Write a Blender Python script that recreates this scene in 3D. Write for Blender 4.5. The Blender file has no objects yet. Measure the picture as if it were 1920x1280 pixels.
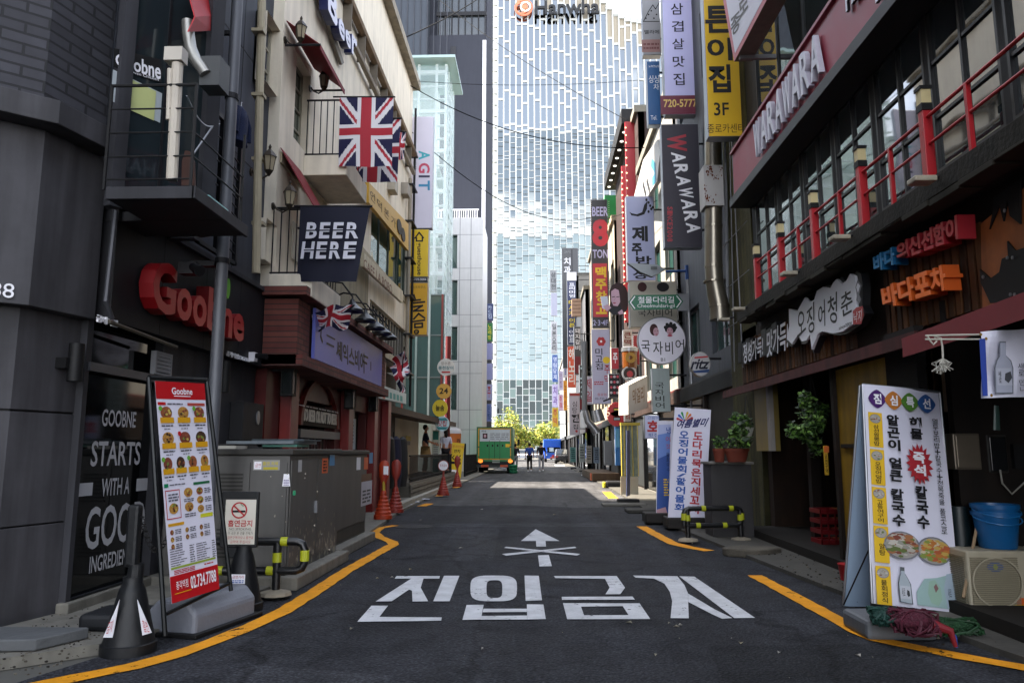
import bpy, math, random
from mathutils import Vector as V, Euler
rnd = random.Random(7)
sc = bpy.context.scene
C = sc.collection
# ---------------------------------------------------------------- camera
EYE = V((0, 0, 1.25))
FP = 1400.0
PITCH = math.atan(205 / FP)
YAW = math.atan(45 / (FP / math.cos(PITCH)))
cd = bpy.data.cameras.new('camera')
cam = bpy.data.objects.new('camera', cd)
C.objects.link(cam)
cam.location = EYE
cam.rotation_euler = (math.pi / 2 + PITCH, 0, YAW)
cd.sensor_width = 36
cd.lens = FP / 1920 * 36
cd.clip_start = 0.05
cd.clip_end = 3000
sc.camera = cam
RM = Euler(cam.rotation_euler).to_matrix()
# ---------------------------------------------------------------- world, sun, exposure
SUN_EL, SUN_AZ = math.radians(54), math.radians(-86)      # azimuth from +Y (down the street), negative = left
wd = bpy.data.worlds.new('World')
sc.world = wd
wd.use_nodes = True
nt = wd.node_tree
bg = nt.nodes['Background']
sky = nt.nodes.new('ShaderNodeTexSky')
sky.sky_type = 'NISHITA'
sky.sun_disc = False
sky.sun_elevation = SUN_EL
sky.sun_rotation = SUN_AZ
sky.air_density = 1.0
sky.dust_density = 1.2
tc = nt.nodes.new('ShaderNodeTexCoord')
mp = nt.nodes.new('ShaderNodeMapping')
mp.inputs['Scale'].default_value = (1.6, 1.6, 3.2)
mp.inputs['Location'].default_value = (0.35, 0.2, 0.0)
nz = nt.nodes.new('ShaderNodeTexNoise')
nz.inputs['Scale'].default_value = 1.3
nz.inputs['Detail'].default_value = 7
nz.inputs['Roughness'].default_value = 0.6
cr = nt.nodes.new('ShaderNodeValToRGB')
cr.color_ramp.elements[0].position = 0.43
cr.color_ramp.elements[1].position = 0.60
cr.color_ramp.elements[0].color = (0.17, 0.17, 0.17, 1)
sep = nt.nodes.new('ShaderNodeSeparateXYZ')
low = nt.nodes.new('ShaderNodeMapRange')               # more cloud towards the horizon
low.inputs[1].default_value = 0.10
low.inputs[2].default_value = 0.36
low.inputs[3].default_value = 0.26
low.inputs[4].default_value = -0.03
add = nt.nodes.new('ShaderNodeMath')
add.operation = 'ADD'
mx = nt.nodes.new('ShaderNodeMix')
mx.data_type = 'RGBA'
mx.inputs['B'].default_value = (13.0, 13.3, 13.9, 1)
L = nt.links.new
L(tc.outputs['Generated'], mp.inputs['Vector'])
L(mp.outputs[0], nz.inputs['Vector'])
L(tc.outputs['Generated'], sep.inputs[0])
L(sep.outputs['Z'], low.inputs[0])
L(nz.outputs['Fac'], add.inputs[0])
L(low.outputs[0], add.inputs[1])
op = nt.nodes.new('ShaderNodeVectorMath')               # a patch of open blue behind the camera
op.operation = 'DISTANCE'
op.inputs[1].default_value = (0.122, -0.90, 0.405)
opm = nt.nodes.new('ShaderNodeMapRange')
opm.inputs[1].default_value = 0.03
opm.inputs[2].default_value = 0.105
opm.inputs[3].default_value = -0.36
opm.inputs[4].default_value = 0.0
add2 = nt.nodes.new('ShaderNodeMath')
add2.operation = 'ADD'
L(tc.outputs['Generated'], op.inputs[0])
L(op.outputs['Value'], opm.inputs[0])
L(add.outputs[0], add2.inputs[0])
L(opm.outputs[0], add2.inputs[1])
L(add2.outputs[0], cr.inputs['Fac'])
L(cr.outputs['Color'], mx.inputs['Factor'])
L(sky.outputs['Color'], mx.inputs['A'])
L(mx.outputs['Result'], bg.inputs['Color'])
bg.inputs['Strength'].default_value = 0.055
sd = bpy.data.lights.new('sun', 'SUN')
sd.energy = 4.4
sd.angle = math.radians(0.53)
sd.color = (1.0, 0.89, 0.74)
so = bpy.data.objects.new('sun', sd)
C.objects.link(so)
sdir = V((math.sin(SUN_AZ) * math.cos(SUN_EL), math.cos(SUN_AZ) * math.cos(SUN_EL), math.sin(SUN_EL)))
so.rotation_euler = (-sdir).to_track_quat('-Z', 'Y').to_euler()
so.location = (-20, 10, 60)
sc.view_settings.view_transform = 'Standard'
sc.view_settings.look = 'None'
sc.view_settings.exposure = 2.95
sc.view_settings.gamma = 1
sc.render.engine = 'CYCLES'
sc.cycles.max_bounces = 7
sc.cycles.diffuse_bounces = 4
sc.cycles.glossy_bounces = 4
sc.cycles.transmission_bounces = 4
sc.cycles.transparent_max_bounces = 8
sc.cycles.caustics_reflective = False
sc.cycles.caustics_refractive = False
sc.cycles.sample_clamp_indirect = 8
sc.cycles.use_denoising = True

# ---------------------------------------------------------------- helpers
def ray(px, py):
    return RM @ V(((px - 960) / FP, -(py - 640) / FP, -1))
def PD(px, py, d):                    # the point seen at pixel (px, py), d metres down the street
    r = ray(px, py)
    return EYE + r * (d / r.y)
def PX(px, py, x):
    r = ray(px, py)
    return EYE + r * (x / r.x)
def PZ(px, py, z=0.0):
    r = ray(px, py)
    return EYE + r * ((z - EYE.z) / r.z)
class F:                              # a plane: origin, right, up, normal
    def __init__(s, o, u, v):
        s.o, s.u, s.v = V(o), V(u).normalized(), V(v).normalized()
        s.n = s.u.cross(s.v).normalized()
    def P(s, a, b, c=0.0):
        return s.o + s.u * a + s.v * b + s.n * c
    def px(s, x, y):
        r = ray(x, y)
        p = EYE + r * ((s.o - EYE).dot(s.n) / r.dot(s.n)) - s.o
        return p.dot(s.u), p.dot(s.v)
    def rect(s, x0, y0, x1, y1):
        a0, b1 = s.px(x0, y0)
        a1, b0 = s.px(x1, y1)
        return a0, b0, a1, b1
    def off(s, c):
        return F(s.o + s.n * c, s.u, s.v)
def FY(d): return F((0, d, 0), (1, 0, 0), (0, 0, 1))
def FL(x): return F((x, 0, 0), (0, 1, 0), (0, 0, 1))
def FR(x): return F((x, 0, 0), (0, -1, 0), (0, 0, 1))
def FG(z): return F((0, 0, z), (1, 0, 0), (0, 1, 0))

def lin(h):
    h = h.lstrip('#')
    c = [int(h[i:i + 2], 16) / 255 for i in (0, 2, 4)]
    return tuple((x / 12.92 if x <= 0.04045 else ((x + 0.055) / 1.055) ** 2.4) for x in c)
MATS = {}
def mat(hx, rough=0.6, metal=0.0, var=0.12, scale=3.0, bump=0.0, streak=0.0, emit=0.0, spec=0.5, bscale=None, alpha=1.0, trans=0.0, ior=1.5, coat=0.0):
    k = (hx, rough, metal, var, scale, bump, streak, emit, spec, bscale, alpha, trans, ior, coat)
    if k in MATS: return MATS[k]
    m = bpy.data.materials.new('paint_' + hx.strip('#'))
    m.use_nodes = True
    n = m.node_tree.nodes; l = m.node_tree.links.new
    p = n['Principled BSDF']
    c = lin(hx); lum = sum(c) / 3; kd = min(1.0, max(0.5, (lum / 0.11) ** 0.38)); c = tuple(x * kd for x in c)
    if lum < 0.08 and spec == 0.5 and rough > 0.4: spec = 0.3
    p.inputs['Roughness'].default_value = rough
    p.inputs['Metallic'].default_value = metal
    p.inputs['Specular IOR Level'].default_value = spec
    p.inputs['IOR'].default_value = ior
    p.inputs['Transmission Weight'].default_value = trans
    p.inputs['Coat Weight'].default_value = coat
    p.inputs['Alpha'].default_value = alpha
    p.inputs['Base Color'].default_value = (*c, 1)
    if emit:
        p.inputs['Emission Color'].default_value = (*c, 1)
        p.inputs['Emission Strength'].default_value = emit
    if var or bump or streak:
        g = n.new('ShaderNodeNewGeometry')
        no = n.new('ShaderNodeTexNoise')
        no.inputs['Scale'].default_value = scale
        no.inputs['Detail'].default_value = 6
        no.inputs['Roughness'].default_value = 0.65
        l(g.outputs['Position'], no.inputs['Vector'])
        mr = n.new('ShaderNodeMapRange')
        mr.inputs[1].default_value = 0.25; mr.inputs[2].default_value = 0.75
        mr.inputs[3].default_value = 1 - var; mr.inputs[4].default_value = 1 + var
        l(no.outputs['Fac'], mr.inputs[0])
        val = mr.outputs[0]
        if streak:
            mpn = n.new('ShaderNodeMapping')
            mpn.inputs['Scale'].default_value = (5, 5, 0.45)
            l(g.outputs['Position'], mpn.inputs['Vector'])
            n2 = n.new('ShaderNodeTexNoise')
            n2.inputs['Scale'].default_value = 1.3; n2.inputs['Detail'].default_value = 5
            l(mpn.outputs[0], n2.inputs['Vector'])
            m2 = n.new('ShaderNodeMapRange')
            m2.inputs[1].default_value = 0.38; m2.inputs[2].default_value = 0.62
            m2.inputs[3].default_value = 1 - streak; m2.inputs[4].default_value = 1.0
            l(n2.outputs['Fac'], m2.inputs[0])
            mm = n.new('ShaderNodeMath'); mm.operation = 'MULTIPLY'
            l(val, mm.inputs[0]); l(m2.outputs[0], mm.inputs[1]); val = mm.outputs[0]
        mul = n.new('ShaderNodeVectorMath'); mul.operation = 'SCALE'
        mul.inputs[0].default_value = c
        l(val, mul.inputs['Scale'])
        l(mul.outputs[0], p.inputs['Base Color'])
        ra = n.new('ShaderNodeMapRange')
        ra.inputs[3].default_value = max(0.02, rough - 0.08); ra.inputs[4].default_value = min(1, rough + 0.08)
        l(no.outputs['Fac'], ra.inputs[0]); l(ra.outputs[0], p.inputs['Roughness'])
        if bump:
            b = n.new('ShaderNodeBump'); b.inputs['Strength'].default_value = bump
            b.inputs['Distance'].default_value = 0.02
            n3 = n.new('ShaderNodeTexNoise'); n3.inputs['Scale'].default_value = bscale or scale * 8; n3.inputs['Detail'].default_value = 4
            l(g.outputs['Position'], n3.inputs['Vector'])
            l(n3.outputs['Fac'], b.inputs['Height']); l(b.outputs[0], p.inputs['Normal'])
    MATS[k] = m
    return m
def brick(c1, c2, mortar, su=1.0, du=(0.8, 0.6, 0), bw=0.2, bh=0.067, rough=0.8, ms=0.012, bump=0.5):
    m = bpy.data.materials.new('masonry'); m.use_nodes = True
    n = m.node_tree.nodes; l = m.node_tree.links.new; p = n['Principled BSDF']
    g = n.new('ShaderNodeNewGeometry')
    d = n.new('ShaderNodeVectorMath'); d.operation = 'DOT_PRODUCT'; d.inputs[1].default_value = du
    l(g.outputs['Position'], d.inputs[0])
    s = n.new('ShaderNodeSeparateXYZ'); l(g.outputs['Position'], s.inputs[0])
    cb = n.new('ShaderNodeCombineXYZ'); l(d.outputs['Value'], cb.inputs[0]); l(s.outputs['Z'], cb.inputs[1])
    b = n.new('ShaderNodeTexBrick')
    b.inputs['Scale'].default_value = 1
    b.inputs['Color1'].default_value = (*lin(c1), 1); b.inputs['Color2'].default_value = (*lin(c2), 1); b.inputs['Mortar'].default_value = (*lin(mortar), 1)
    b.inputs['Mortar Size'].default_value = ms; b.inputs['Brick Width'].default_value = bw; b.inputs['Row Height'].default_value = bh
    l(cb.outputs[0], b.inputs['Vector'])
    no = n.new('ShaderNodeTexNoise'); no.inputs['Scale'].default_value = 6; no.inputs['Detail'].default_value = 6
    l(g.outputs['Position'], no.inputs['Vector'])
    mr = n.new('ShaderNodeMapRange'); mr.inputs[3].default_value = 0.6; mr.inputs[4].default_value = 1.4; l(no.outputs['Fac'], mr.inputs[0])
    mu = n.new('ShaderNodeVectorMath'); mu.operation = 'SCALE'; l(b.outputs['Color'], mu.inputs[0]); l(mr.outputs[0], mu.inputs['Scale'])
    l(mu.outputs[0], p.inputs['Base Color'])
    bp = n.new('ShaderNodeBump'); bp.invert = True; bp.inputs['Strength'].default_value = bump; bp.inputs['Distance'].default_value = 0.01
    l(b.outputs['Fac'], bp.inputs['Height']); l(bp.outputs[0], p.inputs['Normal'])
    p.inputs['Roughness'].default_value = rough
    return m
def glass(hx='1a2226', rough=0.03, ior=1.9, wob=0.0, metal=0.0):
    m = bpy.data.materials.new('glazing_' + hx); m.use_nodes = True
    n = m.node_tree.nodes; l = m.node_tree.links.new; p = n['Principled BSDF']
    p.inputs['Base Color'].default_value = (*lin(hx), 1)
    p.inputs['Roughness'].default_value = rough; p.inputs['IOR'].default_value = ior; p.inputs['Metallic'].default_value = metal
    if wob:
        g = n.new('ShaderNodeNewGeometry'); no = n.new('ShaderNodeTexNoise'); no.inputs['Scale'].default_value = 0.9
        l(g.outputs['Position'], no.inputs['Vector'])
        b = n.new('ShaderNodeBump'); b.inputs['Strength'].default_value = wob; b.inputs['Distance'].default_value = 0.05
        l(no.outputs['Fac'], b.inputs['Height']); l(b.outputs[0], p.inputs['Normal'])
    return m

TXT = {}
def glyphs(s, bold=0.0, res=3):
    k = (s, bold)
    if k in TXT: return TXT[k]
    c = bpy.data.curves.new('t', 'FONT'); c.body = s; c.offset = bold; c.resolution_u = res
    o = bpy.data.objects.new('t', c); me = bpy.data.meshes.new_from_object(o)
    vs = [v.co.copy() for v in me.vertices]; fs = [tuple(p.vertices) for p in me.polygons]
    bpy.data.objects.remove(o); bpy.data.curves.remove(c); bpy.data.meshes.remove(me)
    x0 = min(v.x for v in vs); x1 = max(v.x for v in vs); y0 = min(v.y for v in vs); y1 = max(v.y for v in vs)
    vs = [((v.x - x0) / max(x1 - x0, 1e-6), (v.y - y0) / max(y1 - y0, 1e-6)) for v in vs]
    cnt = {}
    for f in fs:
        for i in range(len(f)):
            e = (f[i], f[(i + 1) % len(f)]); cnt[tuple(sorted(e))] = cnt.get(tuple(sorted(e)), []) + [e]
    edge = [x[0] for x in cnt.values() if len(x) == 1]
    TXT[k] = (vs, fs, edge)
    return TXT[k]

class MB:
    def __init__(s): s.v = []; s.f = []; s.m = []; s.mats = []
    def mi(s, m):
        if m not in s.mats: s.mats.append(m)
        return s.mats.index(m)
    def add(s, vs, fs, m):
        b = len(s.v); s.v += [V(v) for v in vs]; i = s.mi(m)
        for f in fs: s.f.append(tuple(b + j for j in f)); s.m.append(i)
        return s
    def poly(s, pts, m): return s.add(pts, [tuple(range(len(pts)))], m)
    def fbox(s, f, a0, b0, a1, b1, c0, c1, m):
        a0, a1 = min(a0, a1), max(a0, a1); b0, b1 = min(b0, b1), max(b0, b1); c0, c1 = min(c0, c1), max(c0, c1)
        vs = [f.P(a, b, c) for c in (c0, c1) for b in (b0, b1) for a in (a0, a1)]
        return s.add(vs, [(4, 5, 7, 6), (1, 0, 2, 3), (0, 4, 6, 2), (5, 1, 3, 7), (6, 7, 3, 2), (0, 1, 5, 4)], m)
    def box(s, x0, y0, z0, x1, y1, z1, m): return s.fbox(FG(0), x0, y0, x1, y1, z0, z1, m)
    def pbox(s, f, r, c0, c1, m):
        a0, b0, a1, b1 = f.rect(*r); return s.fbox(f, a0, b0, a1, b1, c0, c1, m)
    def frame(s, f, a0, b0, a1, b1, w, c0, c1, m):
        s.fbox(f, a0, b0, a1, b0 + w, c0, c1, m); s.fbox(f, a0, b1 - w, a1, b1, c0, c1, m)
        s.fbox(f, a0, b0 + w, a0 + w, b1 - w, c0, c1, m); return s.fbox(f, a1 - w, b0 + w, a1, b1 - w, c0, c1, m)
    def quad(s, f, a0, b0, a1, b1, c, m): return s.poly([f.P(a0, b0, c), f.P(a1, b0, c), f.P(a1, b1, c), f.P(a0, b1, c)], m)
    def pquad(s, f, r, c, m):
        a0, b0, a1, b1 = f.rect(*r); return s.quad(f, a0, b0, a1, b1, c, m)
    def ppoly(s, f, pts, c, m, c1=None):          # outline given in pixels on plane f; with c1 a slab from c to c1
        q = [f.px(*p) for p in pts]
        return s.fpoly(f, q, c, m, c1)
    def fpoly(s, f, q, c, m, c1=None):
        ar = sum(q[i][0] * q[(i + 1) % len(q)][1] - q[(i + 1) % len(q)][0] * q[i][1] for i in range(len(q)))
        if ar < 0: q = q[::-1]
        if c1 is None: return s.poly([f.P(a, b, c) for a, b in q], m)
        n = len(q); vs = [f.P(a, b, c) for a, b in q] + [f.P(a, b, c1) for a, b in q]
        return s.add(vs, [tuple(range(n, 2 * n)), tuple(range(n - 1, -1, -1))] + [(i, (i + 1) % n, n + (i + 1) % n, n + i) for i in range(n)], m)
    def disc(s, f, a, b, ra, rb, c, m, n=28, a0=0.0, a1=2 * math.pi, c1=None):
        return s.fpoly(f, [(a + ra * math.cos(a0 + (a1 - a0) * i / n), b + rb * math.sin(a0 + (a1 - a0) * i / n)) for i in range(n)], c, m, c1)
    def pdisc(s, f, x, y, rx, ry, c, m, n=28, c1=None):
        a0, b0, a1, b1 = f.rect(x - rx, y - ry, x + rx, y + ry)
        return s.disc(f, (a0 + a1) / 2, (b0 + b1) / 2, abs(a1 - a0) / 2, abs(b1 - b0) / 2, c, m, n, c1=c1)
    def ring(s, f, a, b, r0, r1, c0, c1, m, n=32, ey=1.0):
        vs = []
        for i in range(n):
            t = 2 * math.pi * i / n; ct, st = math.cos(t), math.sin(t) * ey
            for r, c in ((r0, c0), (r1, c0), (r1, c1), (r0, c1)): vs.append(f.P(a + r * ct, b + r * st, c))
        fs = []
        for i in range(n):
            p = 4 * i; q = 4 * ((i + 1) % n)
            for k in range(4): fs.append((p + k, p + (k + 1) % 4, q + (k + 1) % 4, q + k))
        return s.add(vs, fs, m)
    def stroke(s, f, pts, w, c, m, px=True, c1=None):       # a painted or cut stroke of width w along points
        q = [V(f.px(*p)) if px else V(p) for p in pts]
        for i in range(len(q) - 1):
            d = q[i + 1] - q[i]
            if d.length < 1e-6: continue
            t = d.normalized() * (w * 0.4); nn = V((-d.y, d.x)).normalized() * (w / 2)
            a, b = q[i] - t, q[i + 1] + t
            s.fpoly(f, [tuple(a - nn), tuple(b - nn), tuple(b + nn), tuple(a + nn)], c + 0.0003 * i, m, c1)
        return s
    def text(s, f, t, r, m, c=0.004, depth=0.0, bold=0.0, side=None, slant=0.0, res=3):
        vs, fs, ed = glyphs(t, bold, res)
        if len(r) == 4 and not isinstance(r[0], (tuple, list)):
            a0, b0, a1, b1 = f.rect(*r); q = [(a0, b1), (a1, b1), (a1, b0), (a0, b0)]
        else: q = [f.px(*p) for p in r]
        return s.text4(f, vs, fs, ed, q, m, c, depth, side, slant)
    def text4(s, f, vs, fs, ed, q, m, c, depth, side, slant):
        TL, TR, BR, BL = [V(x) for x in q]
        def mp(x, y):
            x = x + slant * (y - 0.5)
            return (TL * (1 - x) + TR * x) * y + (BL * (1 - x) + BR * x) * (1 - y)
        P = [mp(*v) for v in vs]
        s.add([f.P(p.x, p.y, c + depth) for p in P], fs, m)
        if depth:
            n = len(P)
            s.add([f.P(p.x, p.y, c + depth) for p in P] + [f.P(p.x, p.y, c) for p in P], [(b, a, a + n, b + n) for a, b in ed], side or m)
        return s
    def ftext(s, f, t, a0, b0, a1, b1, m, c=0.004, depth=0.0, bold=0.0, side=None, slant=0.0):
        vs, fs, ed = glyphs(t, bold)
        return s.text4(f, vs, fs, ed, [(a0, b1), (a1, b1), (a1, b0), (a0, b0)], m, c, depth, side, slant)
    def vtext(s, f, t, r, m, c=0.004, bold=0.0, gap=0.12, depth=0.0, side=None, rot=False):   # stacked letters
        if len(r) == 4 and not isinstance(r[0], (tuple, list)):
            a0, b0, a1, b1 = f.rect(*r); q = [V((a0, b1)), V((a1, b1)), V((a1, b0)), V((a0, b0))]
        else: q = [V(f.px(*p)) for p in r]
        TL, TR, BR, BL = q
        w = [0.45 if ch in ' /' else 1.0 for ch in t]; tot = sum(w); y = 0
        for ch, k in zip(t, w):
            if ch != ' ':
                g = gap * k / tot / 2; t0, t1 = y / tot + g, (y + k) / tot - g
                l0 = TL.lerp(BL, t0); r0 = TR.lerp(BR, t0); l1 = TL.lerp(BL, t1); r1 = TR.lerp(BR, t1)
                vs, fs, ed = glyphs(ch, bold)
                s.text4(f, vs, fs, ed, [l0, r0, r1, l1], m, c, depth, side, 0)
            y += k
        return s
    def dashes(s, f, r, n, m, c=0.004, fill=0.55, words=4):     # rows of unreadably small print
        if len(r) == 4 and not isinstance(r[0], (tuple, list)):
            a0, b0, a1, b1 = f.rect(*r); q = [V((a0, b1)), V((a1, b1)), V((a1, b0)), V((a0, b0))]
        else: q = [V(f.px(*p)) for p in r]
        TL, TR, BR, BL = q
        for i in range(n):
            t0 = (i + 0.5 - fill / 2) / n; t1 = (i + 0.5 + fill / 2) / n
            x = 0.0
            while x < 1:
                w = rnd.uniform(0.5, 1.3) / words; x1 = min(1, x + w * 0.8)
                A = TL.lerp(BL, t0); B = TR.lerp(BR, t0); A1 = TL.lerp(BL, t1); B1 = TR.lerp(BR, t1)
                pts = [A1.lerp(B1, x), A1.lerp(B1, x1), A.lerp(B, x1), A.lerp(B, x)]
                s.poly([f.P(p.x, p.y, c) for p in pts], m); x += w
        return s
    def cyl(s, p0, p1, r0, r1, m, n=14, cap=True):
        p0, p1 = V(p0), V(p1); d = (p1 - p0).normalized()
        x = d.orthogonal().normalized(); y = d.cross(x)
        vs = [p + (x * math.cos(2 * math.pi * i / n) + y * math.sin(2 * math.pi * i / n)) * r for p, r in ((p0, r0), (p1, r1)) for i in range(n)]
        fs = [(i, (i + 1) % n, n + (i + 1) % n, n + i) for i in range(n)]
        if cap: fs += [tuple(range(n - 1, -1, -1)), tuple(range(n, 2 * n))]
        return s.add(vs, fs, m)
    def tube(s, pts, r, m, n=8):
        pts = [V(p) for p in pts]; k = len(pts); rs = r if isinstance(r, (list, tuple)) else [r] * k
        vs = []; ref = None
        for i, p in enumerate(pts):
            d = (pts[min(i + 1, k - 1)] - pts[max(i - 1, 0)]).normalized()
            x = d.orthogonal().normalized() if ref is None else (ref - d * ref.dot(d)).normalized()
            ref = x; y = d.cross(x)
            vs += [p + (x * math.cos(2 * math.pi * j / n) + y * math.sin(2 * math.pi * j / n)) * rs[i] for j in range(n)]
        fs = [(i * n + j, i * n + (j + 1) % n, (i + 1) * n + (j + 1) % n, (i + 1) * n + j) for i in range(k - 1) for j in range(n)]
        fs += [tuple(range(n - 1, -1, -1)), tuple(range((k - 1) * n, k * n))]
        return s.add(vs, fs, m)
    def lathe(s, prof, o, m, n=20, ax=(0, 0, 1), squash=(1, 1)):
        o = V(o); ax = V(ax).normalized(); x = ax.orthogonal().normalized() if abs(ax.z) < 0.9 else V((1, 0, 0)); y = ax.cross(x)
        vs = []; k = len(prof)
        for r, h in prof:
            vs += [o + ax * h + (x * math.cos(2 * math.pi * j / n) * squash[0] + y * math.sin(2 * math.pi * j / n) * squash[1]) * r for j in range(n)]
        fs = [(i * n + j, i * n + (j + 1) % n, (i + 1) * n + (j + 1) % n, (i + 1) * n + j) for i in range(k - 1) for j in range(n)]
        fs += [tuple(range(n - 1, -1, -1)), tuple(range((k - 1) * n, k * n))]
        return s.add(vs, fs, m)
    def ball(s, c, r, m, nu=14, nv=8):
        c = V(c); r = V(r) if not isinstance(r, (int, float)) else V((r, r, r)); vs = []
        for j in range(nv + 1):
            t = math.pi * j / nv
            for i in range(nu):
                a = 2 * math.pi * i / nu
                vs.append(c + V((r.x * math.sin(t) * math.cos(a), r.y * math.sin(t) * math.sin(a), r.z * math.cos(t))))
        return s.add(vs, [(j * nu + i, (j + 1) * nu + i, (j + 1) * nu + (i + 1) % nu, j * nu + (i + 1) % nu) for j in range(nv) for i in range(nu)], m)
    def prism(s, pts, z0, z1, m):
        return s.fpoly(FG(0), [tuple(p)[:2] for p in pts], z0, m, z1)
    def wall(s, f, a0, b0, a1, b1, holes, t, m, mr=None, back=True):     # a wall slab with real openings
        mr = mr or m
        A = sorted({a0, a1, *[h[0] for h in holes], *[h[2] for h in holes]}); A = [a for a in A if a0 <= a <= a1]
        B = sorted({b0, b1, *[h[1] for h in holes], *[h[3] for h in holes]}); B = [b for b in B if b0 <= b <= b1]
        inh = lambda a, b: any(h[0] < a < h[2] and h[1] < b < h[3] for h in holes)
        for i in range(len(A) - 1):
            for j in range(len(B) - 1):
                if not inh((A[i] + A[i + 1]) / 2, (B[j] + B[j + 1]) / 2):
                    s.quad(f, A[i], B[j], A[i + 1], B[j + 1], 0, m)
                    if back: s.poly([f.P(A[i], B[j], -t), f.P(A[i], B[j + 1], -t), f.P(A[i + 1], B[j + 1], -t), f.P(A[i + 1], B[j], -t)], m)
        for h in holes:
            q = [(h[0], h[1]), (h[2], h[1]), (h[2], h[3]), (h[0], h[3])]
            for k in range(4):
                (p, r), (p2, r2) = q[k], q[(k + 1) % 4]
                s.poly([f.P(p, r, 0), f.P(p2, r2, 0), f.P(p2, r2, -t), f.P(p, r, -t)], mr)
        for (p, r), (p2, r2) in (((a0, b0), (a0, b1)), ((a0, b1), (a1, b1)), ((a1, b1), (a1, b0)), ((a1, b0), (a0, b0))):
            s.poly([f.P(p, r, 0), f.P(p2, r2, 0), f.P(p2, r2, -t), f.P(p, r, -t)], m)
        return s
    def grid(s, fn, nu, nv, mf):              # a surface fn(u,v) of cells, mf(u,v) gives each cell's printed colour
        b = len(s.v)
        for j in range(nv + 1):
            for i in range(nu + 1): s.v.append(V(fn(i / nu, j / nv)))
        for j in range(nv):
            for i in range(nu):
                s.f.append((b + j * (nu + 1) + i, b + j * (nu + 1) + i + 1, b + (j + 1) * (nu + 1) + i + 1, b + (j + 1) * (nu + 1) + i))
                s.m.append(s.mi(mf((i + .5) / nu, (j + .5) / nv)))
        return s
    def ob(s, name, parent=None, smooth=False, bevel=0.0, label=None, solid=0.0):
        o0 = BASE.get(parent.name, V((0, 0, 0))) if parent else V((0, 0, 0))
        me = bpy.data.meshes.new(name)
        me.from_pydata([tuple(v - o0) for v in s.v], [], s.f)
        for m in s.mats: me.materials.append(m)
        me.polygons.foreach_set('material_index', s.m)
        if smooth:
            me.polygons.foreach_set('use_smooth', [True] * len(s.f))
        me.update()
        if smooth: 
            try: me.set_sharp_from_angle(angle=math.radians(38))
            except Exception: pass
        o = bpy.data.objects.new(name, me); C.objects.link(o)
        if parent: o.parent = parent; BASE[o.name] = o0
        if bevel:
            b = o.modifiers.new('edge', 'BEVEL'); b.width = bevel; b.segments = 2; b.limit_method = 'ANGLE'; b.angle_limit = math.radians(40)
        if solid:
            b = o.modifiers.new('thick', 'SOLIDIFY'); b.thickness = solid; b.offset = 0
        if label: o['label'] = label
        return o
BASE = {}
def thing(name, label, cat, loc=(0, 0, 0), group=None):
    o = bpy.data.objects.new(name, None); C.objects.link(o); o.location = loc
    o.empty_display_size = 0.1
    o['label'] = label; o['category'] = cat
    if group: o['group'] = group
    BASE[o.name] = V(loc)
    return o
def solo(mb, name, label, cat, loc=None, group=None, **k):       # a thing that is one mesh
    if loc is None:
        n = max(1, len(mb.v)); loc = V((sum(v.x for v in mb.v) / n, sum(v.y for v in mb.v) / n, min((v.z for v in mb.v), default=0)))
    loc = V(loc)
    for i in range(len(mb.v)): mb.v[i] = mb.v[i] - loc
    o = mb.ob(name, **k); o.location = loc; BASE[o.name] = loc
    o['label'] = label; o['category'] = cat
    if group: o['group'] = group
    return o
def struct(mb, name, kind='structure', **k):
    o = mb.ob(name, **k); o['kind'] = kind
    return o
def dup(root, loc, label=None, rotz=None):
    r = root.copy(); C.objects.link(r); r.location = loc; BASE[r.name] = V(loc)
    if rotz is not None: r.rotation_euler = (0, 0, rotz)
    if label: r['label'] = label
    for ch in list(root.children):
        c = ch.copy(); C.objects.link(c); c.parent = r
        for g in ch.children:
            d = g.copy(); C.objects.link(d); d.parent = c
    return r
def window(th, f, a0, b0, a1, b1, nx, ny, mf, mg, fw=0.05, c=-0.12, bar=0.03, name='window'):
    w = MB().fbox(f, a0 + fw * .5, b0 + fw * .5, a1 - fw * .5, b1 - fw * .5, c - 0.012, c, mg).ob(name, th)
    fr = MB().frame(f, a0, b0, a1, b1, fw, c - 0.03, c + 0.03, mf)
    for i in range(1, nx):
        a = a0 + (a1 - a0) * i / nx; fr.fbox(f, a - bar / 2, b0 + fw, a + bar / 2, b1 - fw, c - 0.02, c + 0.025, mf)
    for i in range(1, ny):
        b = b0 + (b1 - b0) * i / ny; fr.fbox(f, a0 + fw, b - bar / 2, a1 - fw, b + bar / 2, c - 0.015, c + 0.02, mf)
    fr.ob('window_frame', w)
    return w
# ---------------------------------------------------------------- materials
WHITE = mat('e4e3e8', 0.5, var=0.05); LILAC = mat('c9c9e0', 0.35, var=0.04); BLACK = mat('141416', 0.6, var=0.1, spec=0.3); INK = mat('1b1a20', 0.5, var=0)
CHAR = mat('3c3c41', 0.65, var=0.26, scale=1.8, streak=0.38, bump=.06, bscale=14); CHAR2 = mat('2a2a2e', 0.6, var=0.16, streak=0.22); SLATE = mat('454851', 0.65, var=0.16, streak=0.25)
METAL = mat('8b8d92', 0.35, 0.8, var=0.12); DKMETAL = mat('2a2a2e', 0.45, 0.3); STEEL = mat('55565c', 0.4, 0.5, var=0.1)
CREAM = mat('e0d6c3', 0.8, var=0.10, scale=2, streak=0.16, bump=0.15); CREAM2 = mat('a89c84', 0.8, var=0.12, streak=0.2)
RED = mat('a3161c', 0.45, var=0.06); SIGNRED = mat('b01020', 0.4, var=0.04); WINE = mat('8c2238', 0.45, var=0.08); YEL = mat('d6b300', 0.4, var=0.05); AMBER = mat('cc9900', 0.45, var=0.05)
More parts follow.
